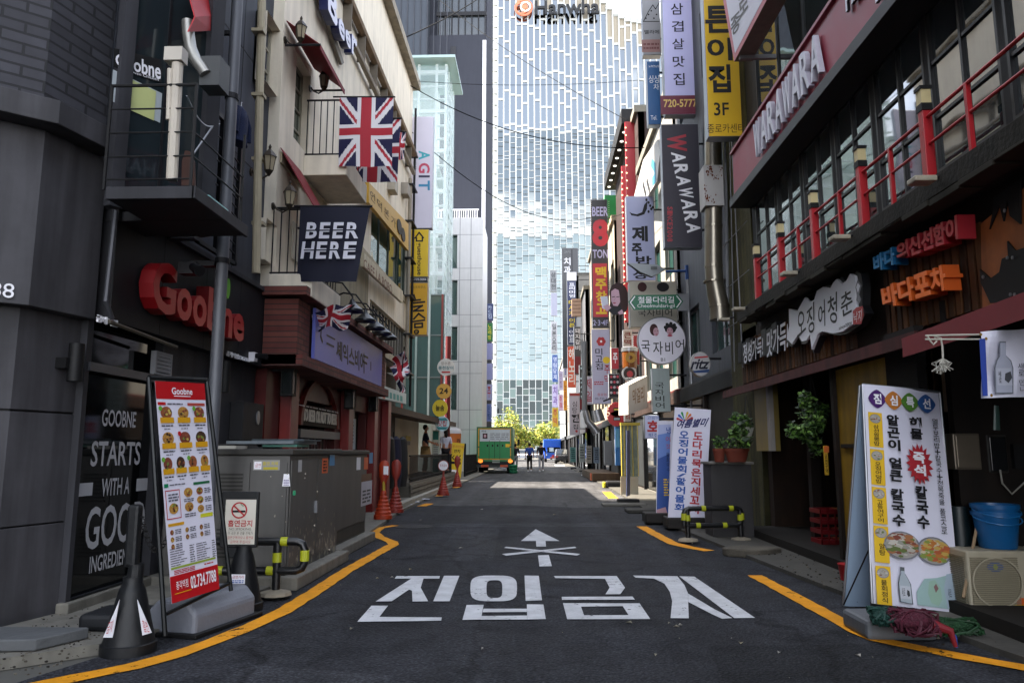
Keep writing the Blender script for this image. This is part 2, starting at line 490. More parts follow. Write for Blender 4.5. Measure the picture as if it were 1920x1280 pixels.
NAVY = mat('1c2038', 0.6, var=0.08); BLUE = mat('1c4f9c', 0.4, var=0.05); GREEN = mat('0c7a50', 0.4, var=0.05); GREY = mat('76777b', 0.6, var=0.1); ORANGE = mat('c9531a', 0.45, var=0.08)
PUBRED = mat('5e1414', 0.4, var=0.15, scale=5, streak=0.2); WOOD = mat('5d3b20', 0.7, var=0.3, scale=7, streak=0.35); DKWOOD = mat('2a1d15', 0.75, var=0.3, scale=6, streak=0.3)
GLASSD = glass('14191c', 0.03, 1.8, 0.15); GLASSB = glass('0a0c0e', 0.05, 1.5); GLASSG = glass('22403c', 0.04, 2.0, 0.2)
CONC = mat('6a675f', 0.85, var=0.25, scale=2.5, streak=0.25, bump=0.3); DIRT = mat('4b463e', 0.95, var=0.4, scale=4, bump=0.8, bscale=30)
# ---------------------------------------------------------------- ground
def asphalt(hx='2b2c30'):
    m = bpy.data.materials.new('asphalt'); m.use_nodes = True
    n = m.node_tree.nodes; l = m.node_tree.links.new; p = n['Principled BSDF']
    g = n.new('ShaderNodeNewGeometry')
    a = n.new('ShaderNodeTexNoise'); a.inputs['Scale'].default_value = 0.55; a.inputs['Detail'].default_value = 5; a.inputs['Roughness'].default_value = 0.6
    b = n.new('ShaderNodeTexNoise'); b.inputs['Scale'].default_value = 42; b.inputs['Detail'].default_value = 3
    v = n.new('ShaderNodeTexVoronoi'); v.inputs['Scale'].default_value = 55
    st = n.new('ShaderNodeTexNoise'); st.inputs['Scale'].default_value = 2.6; st.inputs['Detail'].default_value = 8; st.inputs['Distortion'].default_value = 1.2
    for q in (a, b, v, st): l(g.outputs['Position'], q.inputs['Vector'])
    def mr(src, lo, hi, f0=0.3, f1=0.7):
        r = n.new('ShaderNodeMapRange'); r.inputs[1].default_value = f0; r.inputs[2].default_value = f1; r.inputs[3].default_value = lo; r.inputs[4].default_value = hi
        l(src, r.inputs[0]); return r.outputs[0]
    def mul(x, y):
        k = n.new('ShaderNodeMath'); k.operation = 'MULTIPLY'; l(x, k.inputs[0]); l(y, k.inputs[1]); return k.outputs[0]
    t = mul(mul(mr(a.outputs['Fac'], 0.62, 1.42), mr(b.outputs['Fac'], 0.55, 1.6)), mul(mr(v.outputs['Distance'], 1.6, 0.62, 0.0, 0.6), mr(st.outputs['Fac'], 0.72, 1.12, 0.32, 0.55)))
    s = n.new('ShaderNodeVectorMath'); s.operation = 'SCALE'; s.inputs[0].default_value = lin(hx); l(t, s.inputs['Scale'])
    ck = n.new('ShaderNodeTexVoronoi'); ck.feature = 'DISTANCE_TO_EDGE'; ck.inputs['Scale'].default_value = 0.42
    dv = n.new('ShaderNodeTexNoise'); dv.inputs['Scale'].default_value = 3.5; dv.inputs['Detail'].default_value = 5; l(g.outputs['Position'], dv.inputs['Vector'])
    dm = n.new('ShaderNodeVectorMath'); dm.operation = 'MULTIPLY_ADD'; dm.inputs[1].default_value = (.5, .5, 0); l(dv.outputs['Color'], dm.inputs[0]); l(g.outputs['Position'], dm.inputs[2]); l(dm.outputs[0], ck.inputs['Vector'])
    t = mul(t, mr(ck.outputs['Distance'], 0.45, 1.0, 0.0, 0.016))
    wv = n.new('ShaderNodeTexNoise'); wv.inputs['Scale'].default_value = 1.0; wv.inputs['Detail'].default_value = 6; wm = n.new('ShaderNodeMapping'); wm.inputs['Scale'].default_value = (2.2, .12, 1); l(g.outputs['Position'], wm.inputs['Vector']); l(wm.outputs[0], wv.inputs['Vector'])
    t = mul(t, mr(wv.outputs['Fac'], 0.78, 1.28, 0.35, 0.65))
    l(t, s.inputs['Scale'])
    l(s.outputs[0], p.inputs['Base Color'])
    l(mr(a.outputs['Fac'], 0.62, 0.85), p.inputs['Roughness']); p.inputs['Specular IOR Level'].default_value = 0.12
    bp = n.new('ShaderNodeBump'); bp.inputs['Strength'].default_value = 0.75; bp.inputs['Distance'].default_value = 0.012
    h = n.new('ShaderNodeMath'); h.operation = 'ADD'; l(v.outputs['Distance'], h.inputs[0]); l(b.outputs['Fac'], h.inputs[1])
    l(h.outputs[0], bp.inputs['Height']); l(bp.outputs[0], p.inputs['Normal'])
    return m
ASPH = asphalt()
ASPH2, ASPH3 = asphalt('232427'), asphalt('35363a')
struct(MB().quad(FG(-0.03), -900, -300, 900, 1500, 0, mat('55544f', 0.9, var=0.2, scale=0.3)), 'ground')
roadL = [(-2.9, -8), (-2.9, 4.0), (-2.62, 5), (-2.42, 6.6), (-2.35, 8), (-2.5, 11), (-2.62, 13), (-2.8, 16), (-2.85, 26), (-2.9, 96)]
roadR = [(3.1, -8), (3.1, 3.5), (2.85, 5), (2.6, 7.5), (2.45, 9.5), (2.25, 12.5), (2.3, 16), (2.45, 24), (2.5, 96)]
struct(MB().fpoly(FG(0), roadL[::-1] + [(-4.6, 4), (-9, -8)][:0] + roadR, 0, ASPH), 'road')
struct(MB().fpoly(FG(-0.012), [(-14, -9), (14, -9), (14, -1), (-14, -1)], 0, ASPH), 'side_road')
struct(MB().fpoly(FG(0.003), [(-2.80, 17.6), (-2.86, 26), (-2.9, 96), (2.5, 96), (2.44, 24), (2.31, 17.2), (.9, 17.0), (-.6, 17.9), (-1.5, 17.4)][::-1], 0, asphalt('434345')), 'old_road_surface')
struct(MB().fpoly(FG(-0.004), [(-120, 95.5), (120, 95.5), (120, 109), (-120, 109)], 0, ASPH), 'cross_road')
pv = MB().fpoly(FG(0), [(x, y) for x, y in roadL[2:]] + [(-9, 96), (-9, 2.2), (-3.6, 4.1)], -0.025, CONC, 0.045)
struct(pv, 'pavement_left')
pv = MB().fpoly(FG(0), [(x, y) for x, y in roadR] + [(8.5, 96), (8.5, -8)], -0.025, mat('4a4843', 0.85, var=0.3, scale=3, bump=0.4), 0.04)
struct(pv, 'pavement_right')
kb = MB()
kp = [(-2.83, 15.6), (-2.9, 27.5)]
for i in range(12):
    y0 = 15.6 + i; kb.box(-3.02, y0 + 0.01, 0.03, -2.86 - 0.003 * i, y0 + 0.99, 0.14, mat('8c887e', 0.85, var=0.2, bump=0.3))
struct(kb, 'kerb')
for q, m_ in (([(-2.3, 12.6), (2.2, 12.9), (2.2, 13.5), (-2.4, 13.2)], ASPH3), ([(.9, 3.2), (2.5, 3.0), (2.3, 5.2), (1.1, 5.1)], ASPH2), ([(-1.2, 8.9), (-.5, 8.85), (-.6, 12.5), (-1.3, 12.5)], ASPH3), ([(-2.0, 2.5), (-.9, 2.5), (-.8, 4.4), (-1.7, 4.6)], ASPH3)):
    struct(MB().fpoly(FG(.0015), q, 0, m_), 'road_patch')
# loose grit at the wall foot
gr = MB()
DG = [mat('2a2722', 0.9), mat('454037', 0.9), mat('5c574c', 0.9)]
for i in range(420):
    x, y = rnd.uniform(-3.6, -2.55), rnd.uniform(4.2, 6.0)
    if x > -2.62 - 0.2 * (6 - y) * 0.2: continue
    s_ = rnd.uniform(0.003, 0.011); gr.ball((x, y, 0.047), (s_, s_, s_ * .6), rnd.choice(DG), 5, 3)
for i in range(160):
    x, y = rnd.uniform(2.55, 3.3), rnd.uniform(5.0, 9.5)
    s_ = rnd.uniform(0.004, 0.016); gr.ball((x, y, 0.045), (s_, s_, s_ * .6), rnd.choice(DG), 5, 3)
struct(gr, 'grit', 'stuff')
lt = MB()
LIT = [mat('8f8c84', 0.8), mat('6f6a5c', 0.8), mat('857a62', 0.8)]
for px, py, w in [(q[0], q[1], q[2] * .5) for q in [(660, 1180, .05), (1180, 1168, .06), (1268, 1176, .05), (1276, 1173, .04), (1255, 1170, .03), (790, 975, .1), (902, 955, .14), (865, 1028, .09), (735, 1083, .04), (1298, 1020, .03), (905, 1218, .025), (1230, 1230, .03), (1462, 1225, .04), (1390, 1207, .05), (1610, 1230, .05), (770, 1068, .05), (708, 1085, .04), (1040, 965, .1)]]:
    p = PZ(px, py, 0.0); a = rnd.uniform(0, 3)
    lt.add([(p.x + w * math.cos(a + k) * r, p.y + w * math.sin(a + k) * r, 0.006 + 0.012 * (i % 2)) for i, (k, r) in enumerate(((0, 1), (1.3, .7), (2.7, .9), (4.2, .6)))], [(0, 1, 2, 3)], rnd.choice(LIT))
for i in range(60):
    x, y = rnd.uniform(-2.5, 2.6), rnd.uniform(3.6, 22); w = rnd.uniform(.003, .009); a = rnd.uniform(0, 3)
    lt.add([(x + w * math.cos(a + k) * r, y + w * math.sin(a + k) * r, 0.005 + 0.006 * (j % 2)) for j, (k, r) in enumerate(((0, 1), (1.3, .7), (2.7, .9), (4.2, .6)))], [(0, 1, 2, 3)], rnd.choice(LIT))
struct(lt, 'litter', 'stuff')
# road paint
def roadpaint(hx, wear):
    m = mat(hx, 0.75, var=0.24, scale=5, spec=0.3, bump=0.5, bscale=60); m = m.copy(); m.name = 'road_paint'
    n = m.node_tree.nodes; l = m.node_tree.links.new; p = n['Principled BSDF']
    g = n.new('ShaderNodeNewGeometry'); no = n.new('ShaderNodeTexNoise'); no.inputs['Scale'].default_value = 14; no.inputs['Detail'].default_value = 9; no.inputs['Roughness'].default_value = 0.75
    l(g.outputs['Position'], no.inputs['Vector'])
    r = n.new('ShaderNodeMapRange'); r.inputs[1].default_value = wear - 0.03; r.inputs[2].default_value = wear + 0.03; lo = n.new('ShaderNodeTexNoise'); lo.inputs['Scale'].default_value = 1.7; lo.inputs['Detail'].default_value = 3; l(g.outputs['Position'], lo.inputs['Vector'])
    ma = n.new('ShaderNodeMath'); ma.operation = 'MULTIPLY_ADD'; ma.inputs[1].default_value = 0.55; l(lo.outputs['Fac'], ma.inputs[0]); l(no.outputs['Fac'], ma.inputs[2])
    sb = n.new('ShaderNodeMath'); sb.operation = 'SUBTRACT'; sb.inputs[1].default_value = 0.25; l(ma.outputs[0], sb.inputs[0])
    l(sb.outputs[0], r.inputs[0]); l(r.outputs[0], p.inputs['Alpha'])
    return m
RW, RY = roadpaint('b8b9bc', 0.37), roadpaint('d08a0c', 0.36)
g5 = FG(0.007)
def zz(pts): return [(640 + x / 2.2857, 960 + y / 2.2857) for x, y in pts]
ar = MB()
for q in ([(833, 72), (935, 122), (875, 122), (877, 146), (836, 146), (834, 122), (770, 122)], [(843, 184), (889, 182), (902, 230), (849, 231)]): ar.ppoly(g5, zz(q), 0, RW)
ar.ppoly(g5, zz([(688, 178), (1000, 147), (1008, 152), (706, 185)]), 0.0006, RW); ar.ppoly(g5, zz([(698, 152), (706, 147), (1024, 178), (1010, 185)]), 0.0012, RW)
struct(ar, 'arrow_marking')
wr = MB()
for q in ([(237, 272), (422, 272), (420, 283), (228, 283)], [(300, 283), (352, 283), (340, 322), (372, 380), (305, 381), (303, 335), (290, 330), (216, 380), (147, 381)],
          [(440, 271), (506, 271), (464, 380), (394, 380)], [(129, 399), (200, 399), (163, 447), (430, 449), (428, 463), (68, 468)],
          [(785, 270), (846, 271), (860, 376), (790, 378)], [(537, 396), (610, 395), (598, 458), (519, 460)], [(795, 393), (866, 394), (876, 456), (797, 458)],
          [(609, 412), (795, 412), (795, 426), (606, 427)], [(600, 443), (796, 441), (796, 458), (598, 459)],
          [(911, 272), (1180, 272), (1216, 322), (1195, 350), (1132, 350), (1150, 322), (1130, 284), (918, 281)], [(944, 361), (1248, 360), (1258, 373), (946, 374)],
          [(950, 388), (1278, 389), (1206, 401), (1027, 403)], [(950, 388), (1027, 403), (1040, 440), (968, 457)], [(968, 457), (1040, 440), (1231, 439), (1324, 456)], [(1278, 389), (1324, 456), (1231, 439), (1206, 401)],
          [(1250, 270), (1440, 273), (1470, 310), (1485, 345), (1489, 453), (1411, 452), (1418, 380), (1408, 340), (1385, 305), (1340, 283), (1262, 279)],
          [(1486, 347), (1600, 415), (1676, 452), (1632, 455), (1590, 436), (1487, 383)], [(1448, 273), (1513, 275), (1773, 451), (1684, 452)]): wr.ppoly(g5, zz(q), 0, RW)
oc = [(653 + 100 * math.copysign(abs(math.cos(t)) ** 0.55, math.cos(t)), 325 + 55 * math.copysign(abs(math.sin(t)) ** 0.55, math.sin(t))) for t in [2 * math.pi * i / 32 for i in range(32)]]
ic = [(656 + 34 * math.copysign(abs(math.cos(t)) ** 0.55, math.cos(t)), 328 + 38 * math.copysign(abs(math.sin(t)) ** 0.55, math.sin(t))) for t in [2 * math.pi * i / 32 for i in range(32)]]
for i in range(32): wr.ppoly(g5, zz([oc[i], oc[(i + 1) % 32], ic[(i + 1) % 32], ic[i]]), 0, RW)
struct(wr, 'lettering_marking')
def strip(pts, w, name):
    b = MB(); q0 = [PZ(*p) for p in pts]; q = [q0[0]]; e = []; rs = random.Random(len(pts))
    for a_, b_ in zip(q0, q0[1:]): k_ = max(1, int((b_ - a_).length / .12)); q += [a_.lerp(b_, (i + 1) / k_) for i in range(k_)]
    for i, p in enumerate(q):
        d = q[min(i + 1, len(q) - 1)] - q[max(i - 1, 0)]; d.normalize(); w0 = w; w = w0 * rs.uniform(.9, 1.08); e.append((V((p.x - d.y * w / 2, p.y + d.x * w / 2, 0.007)), V((p.x + d.y * w / 2, p.y - d.x * w / 2, 0.007)))); w = w0
    for i in range(len(e) - 1): b.poly([e[i][0], e[i + 1][0], e[i + 1][1], e[i][1]], RY)
    struct(b, name)
strip([(40, 1292), (140, 1272), (250, 1250), (330, 1228), (400, 1203), (470, 1175), (530, 1147), (590, 1110), (650, 1070), (700, 1042), (728, 1026), (738, 1021), (735, 1016), (712, 1007), (702, 998), (712, 990), (742, 985)], 0.15, 'yellow_road_line')
strip([(1203, 987), (1226, 1000), (1262, 1019), (1292, 1026), (1330, 1033)], 0.17, 'yellow_road_line')
strip([(1415, 1079), (1470, 1108), (1540, 1146), (1610, 1184), (1645, 1199), (1700, 1211), (1800, 1231), (1930, 1254)], 0.15, 'yellow_road_line')
strip([(790, 949), (806, 944)], 0.2, 'yellow_road_line'); strip([(822, 930), (836, 925)], 0.2, 'yellow_road_line'); strip([(852, 915), (862, 911)], 0.2, 'yellow_road_line'); strip([(1137, 922), (1150, 934)], 0.25, 'yellow_road_line')
strip([(868, 899), (880, 895)], 0.25, 'yellow_road_line'); strip([(884, 889), (892, 886)], 0.25, 'yellow_road_line')
cv = MB(); p = PZ(775, 987); cv.cyl((p.x, p.y, -0.02), (p.x, p.y, 0.006), 0.33, 0.33, mat('2f3034', 0.6, 0.4, var=0.3, scale=20, bump=0.6), 24)
solo(cv, 'manhole_cover', 'dark round manhole cover in the road beside the bent yellow line', 'manhole cover')
# ---------------------------------------------------------------- glass tower at the end of the street
def tower():
    D = 200.0; f = FY(D); T = thing('office_tower', 'tall glass office tower with white grid facade closing the end of the street', 'tower', (8, D, 0))
    TG = glass('666f71', 0.03, 1.5, 0.0, 1.0); TG2 = glass('5f696b', 0.05, 1.5, 0.0, 1.0); TGU = glass('9c9d9b', 0.03, 1.5, 0.0, 1.0); TGM = glass('868986', 0.03, 1.5, 0.0, 1.0); LVR = mat('8b8374', .7, var=.1); FRM = mat('b9bcba', 0.4, var=0.04); DK = mat('565d5e', 0.4)  # panes: one glass tinted brighter higher up, sky reflection put into the colour
    TDS = [glass('30393a', 0.02, 1.5, 0, .8), glass('38423f', 0.02, 2.0, 0, .9), glass('4a5553', 0.02, 2.2, 0, 1), glass('262d2e', 0.02, 1.5, 0, .6)]  # darker low panes: the street's dark reflection put into the tint
    xl, _ = f.px(932, 500); cw = 1.74; nc = 30
    tops = {1090: -40, 1144: 0, 1165: 20, 1190: 34, 1215: 38, 1500: 38}
    def top(x):
        px = 1005 + x / D * FP; k = sorted(tops); k0 = max([q for q in k if q <= px] or [k[0]]); k1 = min([q for q in k if q >= px] or [k[-1]])
        y = tops[k0] if k1 == k0 else tops[k0] + (tops[k1] - tops[k0]) * (px - k0) / (k1 - k0)
        return f.px(px, y)[1]
    core = MB(); pane = MB(); mul = MB(); spn = MB()
    for i in range(nc):
        x0 = xl + i * cw; x1 = x0 + cw; zt = top((x0 + x1) / 2)
        core.box(x0, D + 0.6, 0, x1, D + 36, zt - 0.5, FRM)
        z = 0.0; rows = []
        while z < zt - 0.6:
            lo = z < 19; mid = z < 91
            h = (rnd.choice([1.7, 2.5, 3.4]) if z < 16.5 else 20.2 - z if z < 20 else 2.0) if z < 20.1 else (0 if lo else rnd.choice([1.0, 1.5, 2.0, 2.6, 3.2]) if mid else rnd.choice([6.6, 8.8, 10.4, 4.6]))
            if mid and z > 60: h = rnd.choice([.9, 1.3, 1.7, 2.2, 2.8])
            h = min(h, zt - z); rows.append((z, z + h)); z += h
        for z0, z1 in rows:
            zc = (z0 + z1) / 2
            m = 0.14 if zc > 91 else 0.13 if zc > 60 else .04 if zc > 20 else 0.1
            sp = 0.6 if zc > 91 else 0.16 if zc > 20.2 else 0.16
            tx, tz = 0.07 + rnd.gauss(0, 0.005), rnd.gauss(0, 0.005)
            c0 = [(x0 + m, z0 + sp / 2), (x1 - m, z0 + sp / 2), (x1 - m, z1 - sp / 2), (x0 + m, z1 - sp / 2)]
            if c0[2][1] - c0[0][1] < 0.15: continue
            cx, cz = (x0 + x1) / 2, zc
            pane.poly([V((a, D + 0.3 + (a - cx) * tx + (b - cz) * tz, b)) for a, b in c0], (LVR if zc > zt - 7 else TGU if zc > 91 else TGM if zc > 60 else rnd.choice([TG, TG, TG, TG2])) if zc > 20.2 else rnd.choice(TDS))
            spn.box(x0 + m, D + 0.1, z0 - sp / 2 + 0.02, x1 - m, D + 0.62, z0 + sp / 2, FRM if (rnd.random() < 0.6 or zc > 91 or zc < 24) else DK)
        w = 0.24 if zt else 0
        for za, zb, w in ((0, 24, 0.09), (24, 60, 0.05), (60, 91, .15), (91, zt, 0.17)):
            mul.box(x0 - w, D - 0.12, za, x0 + w, D + 0.5, zb, FRM)
        mul.box(x0 - 0.1, D - 0.3, zt - 1.0, x1 + 0.1, D + 0.8, zt + 0.3, FRM)
    lx = xl - 0.2
    for k in range(40): mul.box(lx - 1.3, D + 0.1, k * 3.4, lx, D + 36, k * 3.4 + 2.9, FRM)
    core.ob('tower_core', T); pane.ob('glazing', T); mul.ob('mullions', T); spn.ob('spandrels', T)
    s = MB().text(f, 'Hanwha', (1003, 10, 1123, 34), mat('2a2c30', 0.6, var=0), 1.6, 0.8, bold=0.02); s.ob('sign_lettering', T)
    e = MB(); OR = mat('d0714f', 0.5, var=0)
    a, b = f.px(982, 19); r = abs(f.px(999, 19)[0] - a)
    e.ring(f, a, b, r * .8, r, 0.9, 1.3, OR, 28); e.ring(f, a - r * .25, b - r * .1, r * .55, r * .72, 0.9, 1.4, OR, 24); e.ring(f, a + r * .2, b + r * .05, r * .42, r * .6, 0.9, 1.5, mat('e6d8cf', 0.5), 24); e.disc(f, a + r * .05, b, r * .28, r * .28, 0.9, OR, c1=1.5)
    e.ob('sign_emblem', T)
tower()
# ---------------------------------------------------------------- left: near corner building
def outline(off):
    P0 = V((-3.73, 5.2)); s50, c50 = math.sin(math.radians(50)), math.cos(math.radians(50)); s13, c13 = math.sin(math.radians(13)), math.cos(math.radians(13))
    nL = V((c50, -s50)); nR = V((c13, -s13)); dL = V((s50, c50)); dR = V((s13, c13))
    k = P0 + (nL + nR) * (off / (1 + nL.dot(nR)))
    return [tuple(k - dL * 4.5), tuple(k), tuple(k + dR * (0.60)), (-4.6, 5.8), (-12, 5.8), (-12, 2.2)]
def corner_building():
    T = thing('corner_building', 'dark corner building at the left edge with brick upper floor and panelled base', 'building', (-4.2, 5.2, 0))
    BR = brick('3a3a41', '2d2d33', '1a1a1e', bw=0.30, bh=0.085, ms=0.010, bump=0.9)
    P1, P2 = mat('4a494d', 0.65, var=0.28, scale=1.6, streak=0.4, bump=.06, bscale=14), mat('2f2f33', 0.5, var=0.1, streak=0.15)
    m = MB().prism(outline(0), 0, .71, P1); m.prism(outline(-.012), .71, .722, BLACK); m.prism(outline(0), .722, 1.53, P1); m.prism(outline(-0.012), 1.53, 1.545, BLACK); m.prism(outline(0), 1.545, 2.28, P1); m.ob('base_wall', T, bevel=0.004)
    MB().prism(outline(0.12), 2.28, 3.60, P1).ob('fascia_panel', T, bevel=0.005)
    MB().prism(outline(0.30), 3.60, 3.78, P1).ob('cornice', T, bevel=0.006)
    MB().prism(outline(0.05), 3.78, 10, BR).ob('brick_wall', T)
    o = outline(0.12); k = V(o[1]); d = (V(o[1]) - V(o[0])).normalized()
    f = F((k.x, k.y, 0), (d.x, d.y, 0), (0, 0, 1))
    MB().text(f, '88', (-18, 528, 25, 560), WHITE, 0.003, 0.012).ob('lettering', T)
    o = outline(0); k = V(o[1]); d = (V(o[2]) - V(o[1])).normalized(); f = F((k.x, k.y, 0), (d.x, d.y, 0), (0, 0, 1))
    a, b = f.px(122, 680)
    L_ = thing('wall_lamp', 'black up and down cylinder lamp on the dark corner building', 'wall lamp', tuple(f.P(a, b - .14)))
    MB().fbox(f, a - .09, b - .05, a - .02, b + .03, 0.0, .1, BLACK).ob('bracket', L_)
    q = f.P(a, b, 0.1); MB().cyl(q - V((0, 0, .145)), q + V((0, 0, .145)), .055, .055, BLACK, 18).ob('lamp_body', L_, smooth=True)
corner_building()
# ---------------------------------------------------------------- left: dark shop building
def dark_shop():
    T = thing('shop_building', 'dark grey panelled shop building with black lettered window beside the corner building', 'building', (-3.9, 7.5, 0))
    f = FL(-3.55)
    w0 = f.px(150, 900)[0]; w1 = f.px(292, 900)[0]
    hz0 = 0.12; hz1 = f.px(157, 693)[1]
    t0, t1 = hz1 + .07, f.px(165, 630)[1]
    m = MB(); m.wall(f, 5.74, 0.0, 9.32, 2.4, [(w0, hz0, w1, hz1), (w0 + .02, t0, w1 - .02, t1 + .2)], 0.12, CHAR)
    m.ob('wall', T)
    MB().fbox(f, 5.78, 2.4, 9.32, 11, -7, 0, SLATE).ob('upper_wall', T); MB().box(-16, 5.82, 0, -10.56, 9.3, 19, SLATE).ob('rear_sun_blocker', T)  # the rear block is unseen, added to keep sun off the restaurant
    j = MB()
    for k in range(1, 6): j.fbox(f, 6.0, 2.4 + k * 1.35 + 1, 9.3, 2.412 + k * 1.35 + 1, 0, 0.003, BLACK)
    for y in (7.2, 8.4): j.fbox(f, y, 3.3, y + .012, 14, 0, 0.003, BLACK)
    j.ob('panel_joints', T)
    w = MB().fbox(f, w0, hz0, w1, hz1, -.10, -.08, GLASSB); LT = mat('a9a9ad', 0.5, var=0.03)
    for t, r in (('GOOBNE', (192, 766, 253, 802)), ('STARTS', (172, 826, 261, 871)), ('WITH A', (191, 897, 241, 925)), ('GOOD', (163, 951, 268, 1008)), ('INGREDIENTS', (168, 1043, 250, 1052))): w.text(f.off(-.08), t, r, LT, 0.004, bold=0.015)
    w.pquad(f.off(-.08), (146, 906, 172, 928), .003, LT); w.pquad(f.off(-.08), (256, 897, 288, 917), .003, LT)
    w.ob('shop_window', T)
    MB().fbox(f, w0, t0, w1, t1 + .2, -.1, -.08, GLASSB).ob('transom_window', T)
    MB().fbox(f, w0 - .02, hz1, w1 + .02, t0, -.06, .02, STEEL).ob('transom_bar', T)
    MB().fbox(f, 5.7, 0, 9.3, .12, -.05, .05, CONC).ob('plinth', T, bevel=.01)
    fa = MB().fbox(f, 5.81, 2.29, 9.30, 3.22, 0.001, .13, CHAR2)
    for y in (6.6, 7.5, 8.4): fa.fbox(f, y, 2.29, y + .008, 3.22, .13, .132, BLACK)
    fa.fbox(f, 5.8, 3.22, 9.31, 3.27, 0.001, .17, CHAR); fa.ob('fascia', T, bevel=.004)
    v = MB(); r = f.rect(284, 657, 312, 707); v.frame(f, *r, .02, 0, .05, GREY)
    for i in range(5): b = r[1] + .03 + i * (r[3] - r[1] - .04) / 5; v.fbox(f, r[0] + .02, b, r[2] - .02, b + .03, .01, .045, GREY)
    v.ob('louvre_vent', T)
    fs = f.off(.13)
    S = thing('channel_letter_sign', 'big red three dimensional shop lettering with green leaf on dark fascia', 'sign', tuple(f.P(7.2, 2.5, .13)))
    RS = mat('9c0f16', 0.35, var=0.03)
    q = [fs.px(258, 482), fs.px(440, 558), fs.px(440, 626), fs.px(258, 590)]
    a0, a1 = q[0][0], q[1][0]; zt, zb = fs.px(262, 482)[1], fs.px(262, 583)[1]
    L1 = MB(); gx = a0
    for ch, wd_, hh in (('G', .245, 1.0), ('o', .18, .66), ('o', .18, .66), ('b', .19, .95), ('n', .17, .66), ('e', .18, .66)):
        ww = wd_ * (a1 - a0) / 1.17; L1.ftext(fs, ch, gx + .012, zb, gx + ww - .012, zb + (zt - zb) * hh, RS, .02, .13, bold=.03, side=mat('7d0b12', .4)); gx += ww
    L1.ob('letters', S)
    a, b = fs.px(404, 541); MB().disc(fs, a, b, .05, .11, .05, mat('4f9a1c', .4), 14, c1=.14).ob('leaf', S)
    MB().text(fs, '굽네치킨', (180, 589, 217, 614), WHITE, .002, .015, bold=.01).ob('fascia_lettering', T)
    MB().text(fs, '종각역점734.7788', (424, 657, 467, 680), WHITE, .002, .012).ob('phone_lettering', T)
    L_ = thing('wall_lamp', 'black cylinder lamp on dark shop wall behind the tall menu banner', 'wall lamp', tuple(f.P(8.1, 1.8)))
    a, b = f.px(402, 706); MB().fbox(f, a - .05, b - .05, a + .05, b + .05, 0, .08, BLACK).ob('bracket', L_)
    qq = f.P(a, b, .12); MB().cyl(qq - V((0, 0, .17)), qq + V((0, 0, .17)), .055, .055, BLACK, 16).ob('lamp_body', L_, smooth=True)
    B = thing('meter_box', 'dark grey electric meter box with small dial window on shop wall', 'meter box', tuple(f.P(8.7, 1.4)))
    r = f.rect(432, 752, 468, 826); MB().fbox(f, *r, 0.001, .16, CHAR2).ob('box', B, bevel=.006)
    a, b = (r[0] + r[2]) / 2 + .12, (r[1] + r[3]) / 2 + .05; MB().disc(f, a, b, .05, .085, .161, METAL, 18, c1=.175).ob('dial', B)
    c = thing('security_camera', 'small white security camera at the end of dark fascia', 'security camera', tuple(f.P(9.2, 2.3, .2)))
    q = PX(472, 670, -3.4); MB().box(q.x - .03, q.y - .05, q.z - .05, q.x + .05, q.y + .05, q.z + .06, WHITE).ob('mount', c); MB().cyl(q + V((.05, 0, .02)), q + V((.2, -.06, 0)), .03, .035, BLACK, 12).ob('camera_body', c, smooth=True)
    # open glazed bay above the slab
    g = F((-3.27, 5.48, 0), (.42, .906, 0), (0, 0, 1))
    bw = .86
    wn = MB().fbox(g, 0.06, 3.15, bw - .08, 9, -.03, -.015, glass('20282c', .03, 1.5)); 
    wn.pquad(g, (214, 130, 302, 230), -.012, mat('a8b0b4', .5)); wn.pquad(g, (226, 138, 290, 226), -.008, mat('b7bd7e', .6, var=.05))
    wn.ppoly(g, [(214, 90), (304, 112), (304, 156), (214, 126)], -.006, BLACK)
    wn.text(g, 'Goobne', [(217, 100), (302, 118), (302, 150), (217, 122)], WHITE, -.003, bold=.02); wn.text(g, 'No.1 Oven Chicken', [(222, 126), (298, 146), (298, 152), (222, 130)], WHITE, -.003)
    wn.ob('bay_window', T)
    fr = MB().fbox(g, -.05, 3.12, .06, 9, -.05, .03, CHAR); fr.fbox(g, bw - .09, 3.12, bw + .05, 9, -.08, .05, CHAR); fr.fbox(g, .38, 3.15, .40, 9, -.03, -.005, DKMETAL); fr.ob('bay_frame', T)
    s = MB(); s.box(-3.2, 5.27, 3.11, -2.55, 5.8, 3.19, CHAR2); s.box(-3.55, 5.8, 3.11, -2.55, 6.26, 3.19, CHAR2); s.box(-3.2, 5.25, 3.105, -2.53, 5.27, 3.2, CHAR); s.box(-2.55, 5.25, 3.105, -2.52, 6.28, 3.2, CHAR); s.ob('balcony_slab', T, bevel=.004)
    rl = MB()
    for i, z in enumerate((4.02, 3.83, 3.64, 3.45, 3.27)):
        q = .007 if i else .013; rl.cyl((-3.24, 5.29, z), (-2.58, 5.29, z), q, q, BLACK, 6); i % 4 > 1 and rl.cyl((-2.58, 5.29, z), (-2.58, 6.24, z), q, q, BLACK, 6)
    for x, y in ((-3.24, 5.29), (-2.58, 6.24), (-2.58, 5.29)): rl.box(x - .009, y - .009, 3.19, x + .009, y + .009, 4.03, BLACK)
    rl.ob('balcony_railing', T)
    pp = MB(); q0, q1 = PD(322, 338, 5.32), PD(333, 120, 5.32); pp.tube([q0, q1], .042, mat('b7aea0', .5), 12); a = PD(330, 107, 5.32); pp.box(a.x - .07, a.y - .05, a.z - .05, a.x + .07, a.y + .05, a.z + .06, mat('b7b0a4', .5)); pp.cyl(PD(316, 225, 5.3), PD(319, 130, 5.3), .02, .02, mat('b7aea0', .5))
    solo(pp, 'drain_pipe', 'cream vertical pipe with junction box standing on the dark slab', 'pipe')
dark_shop()
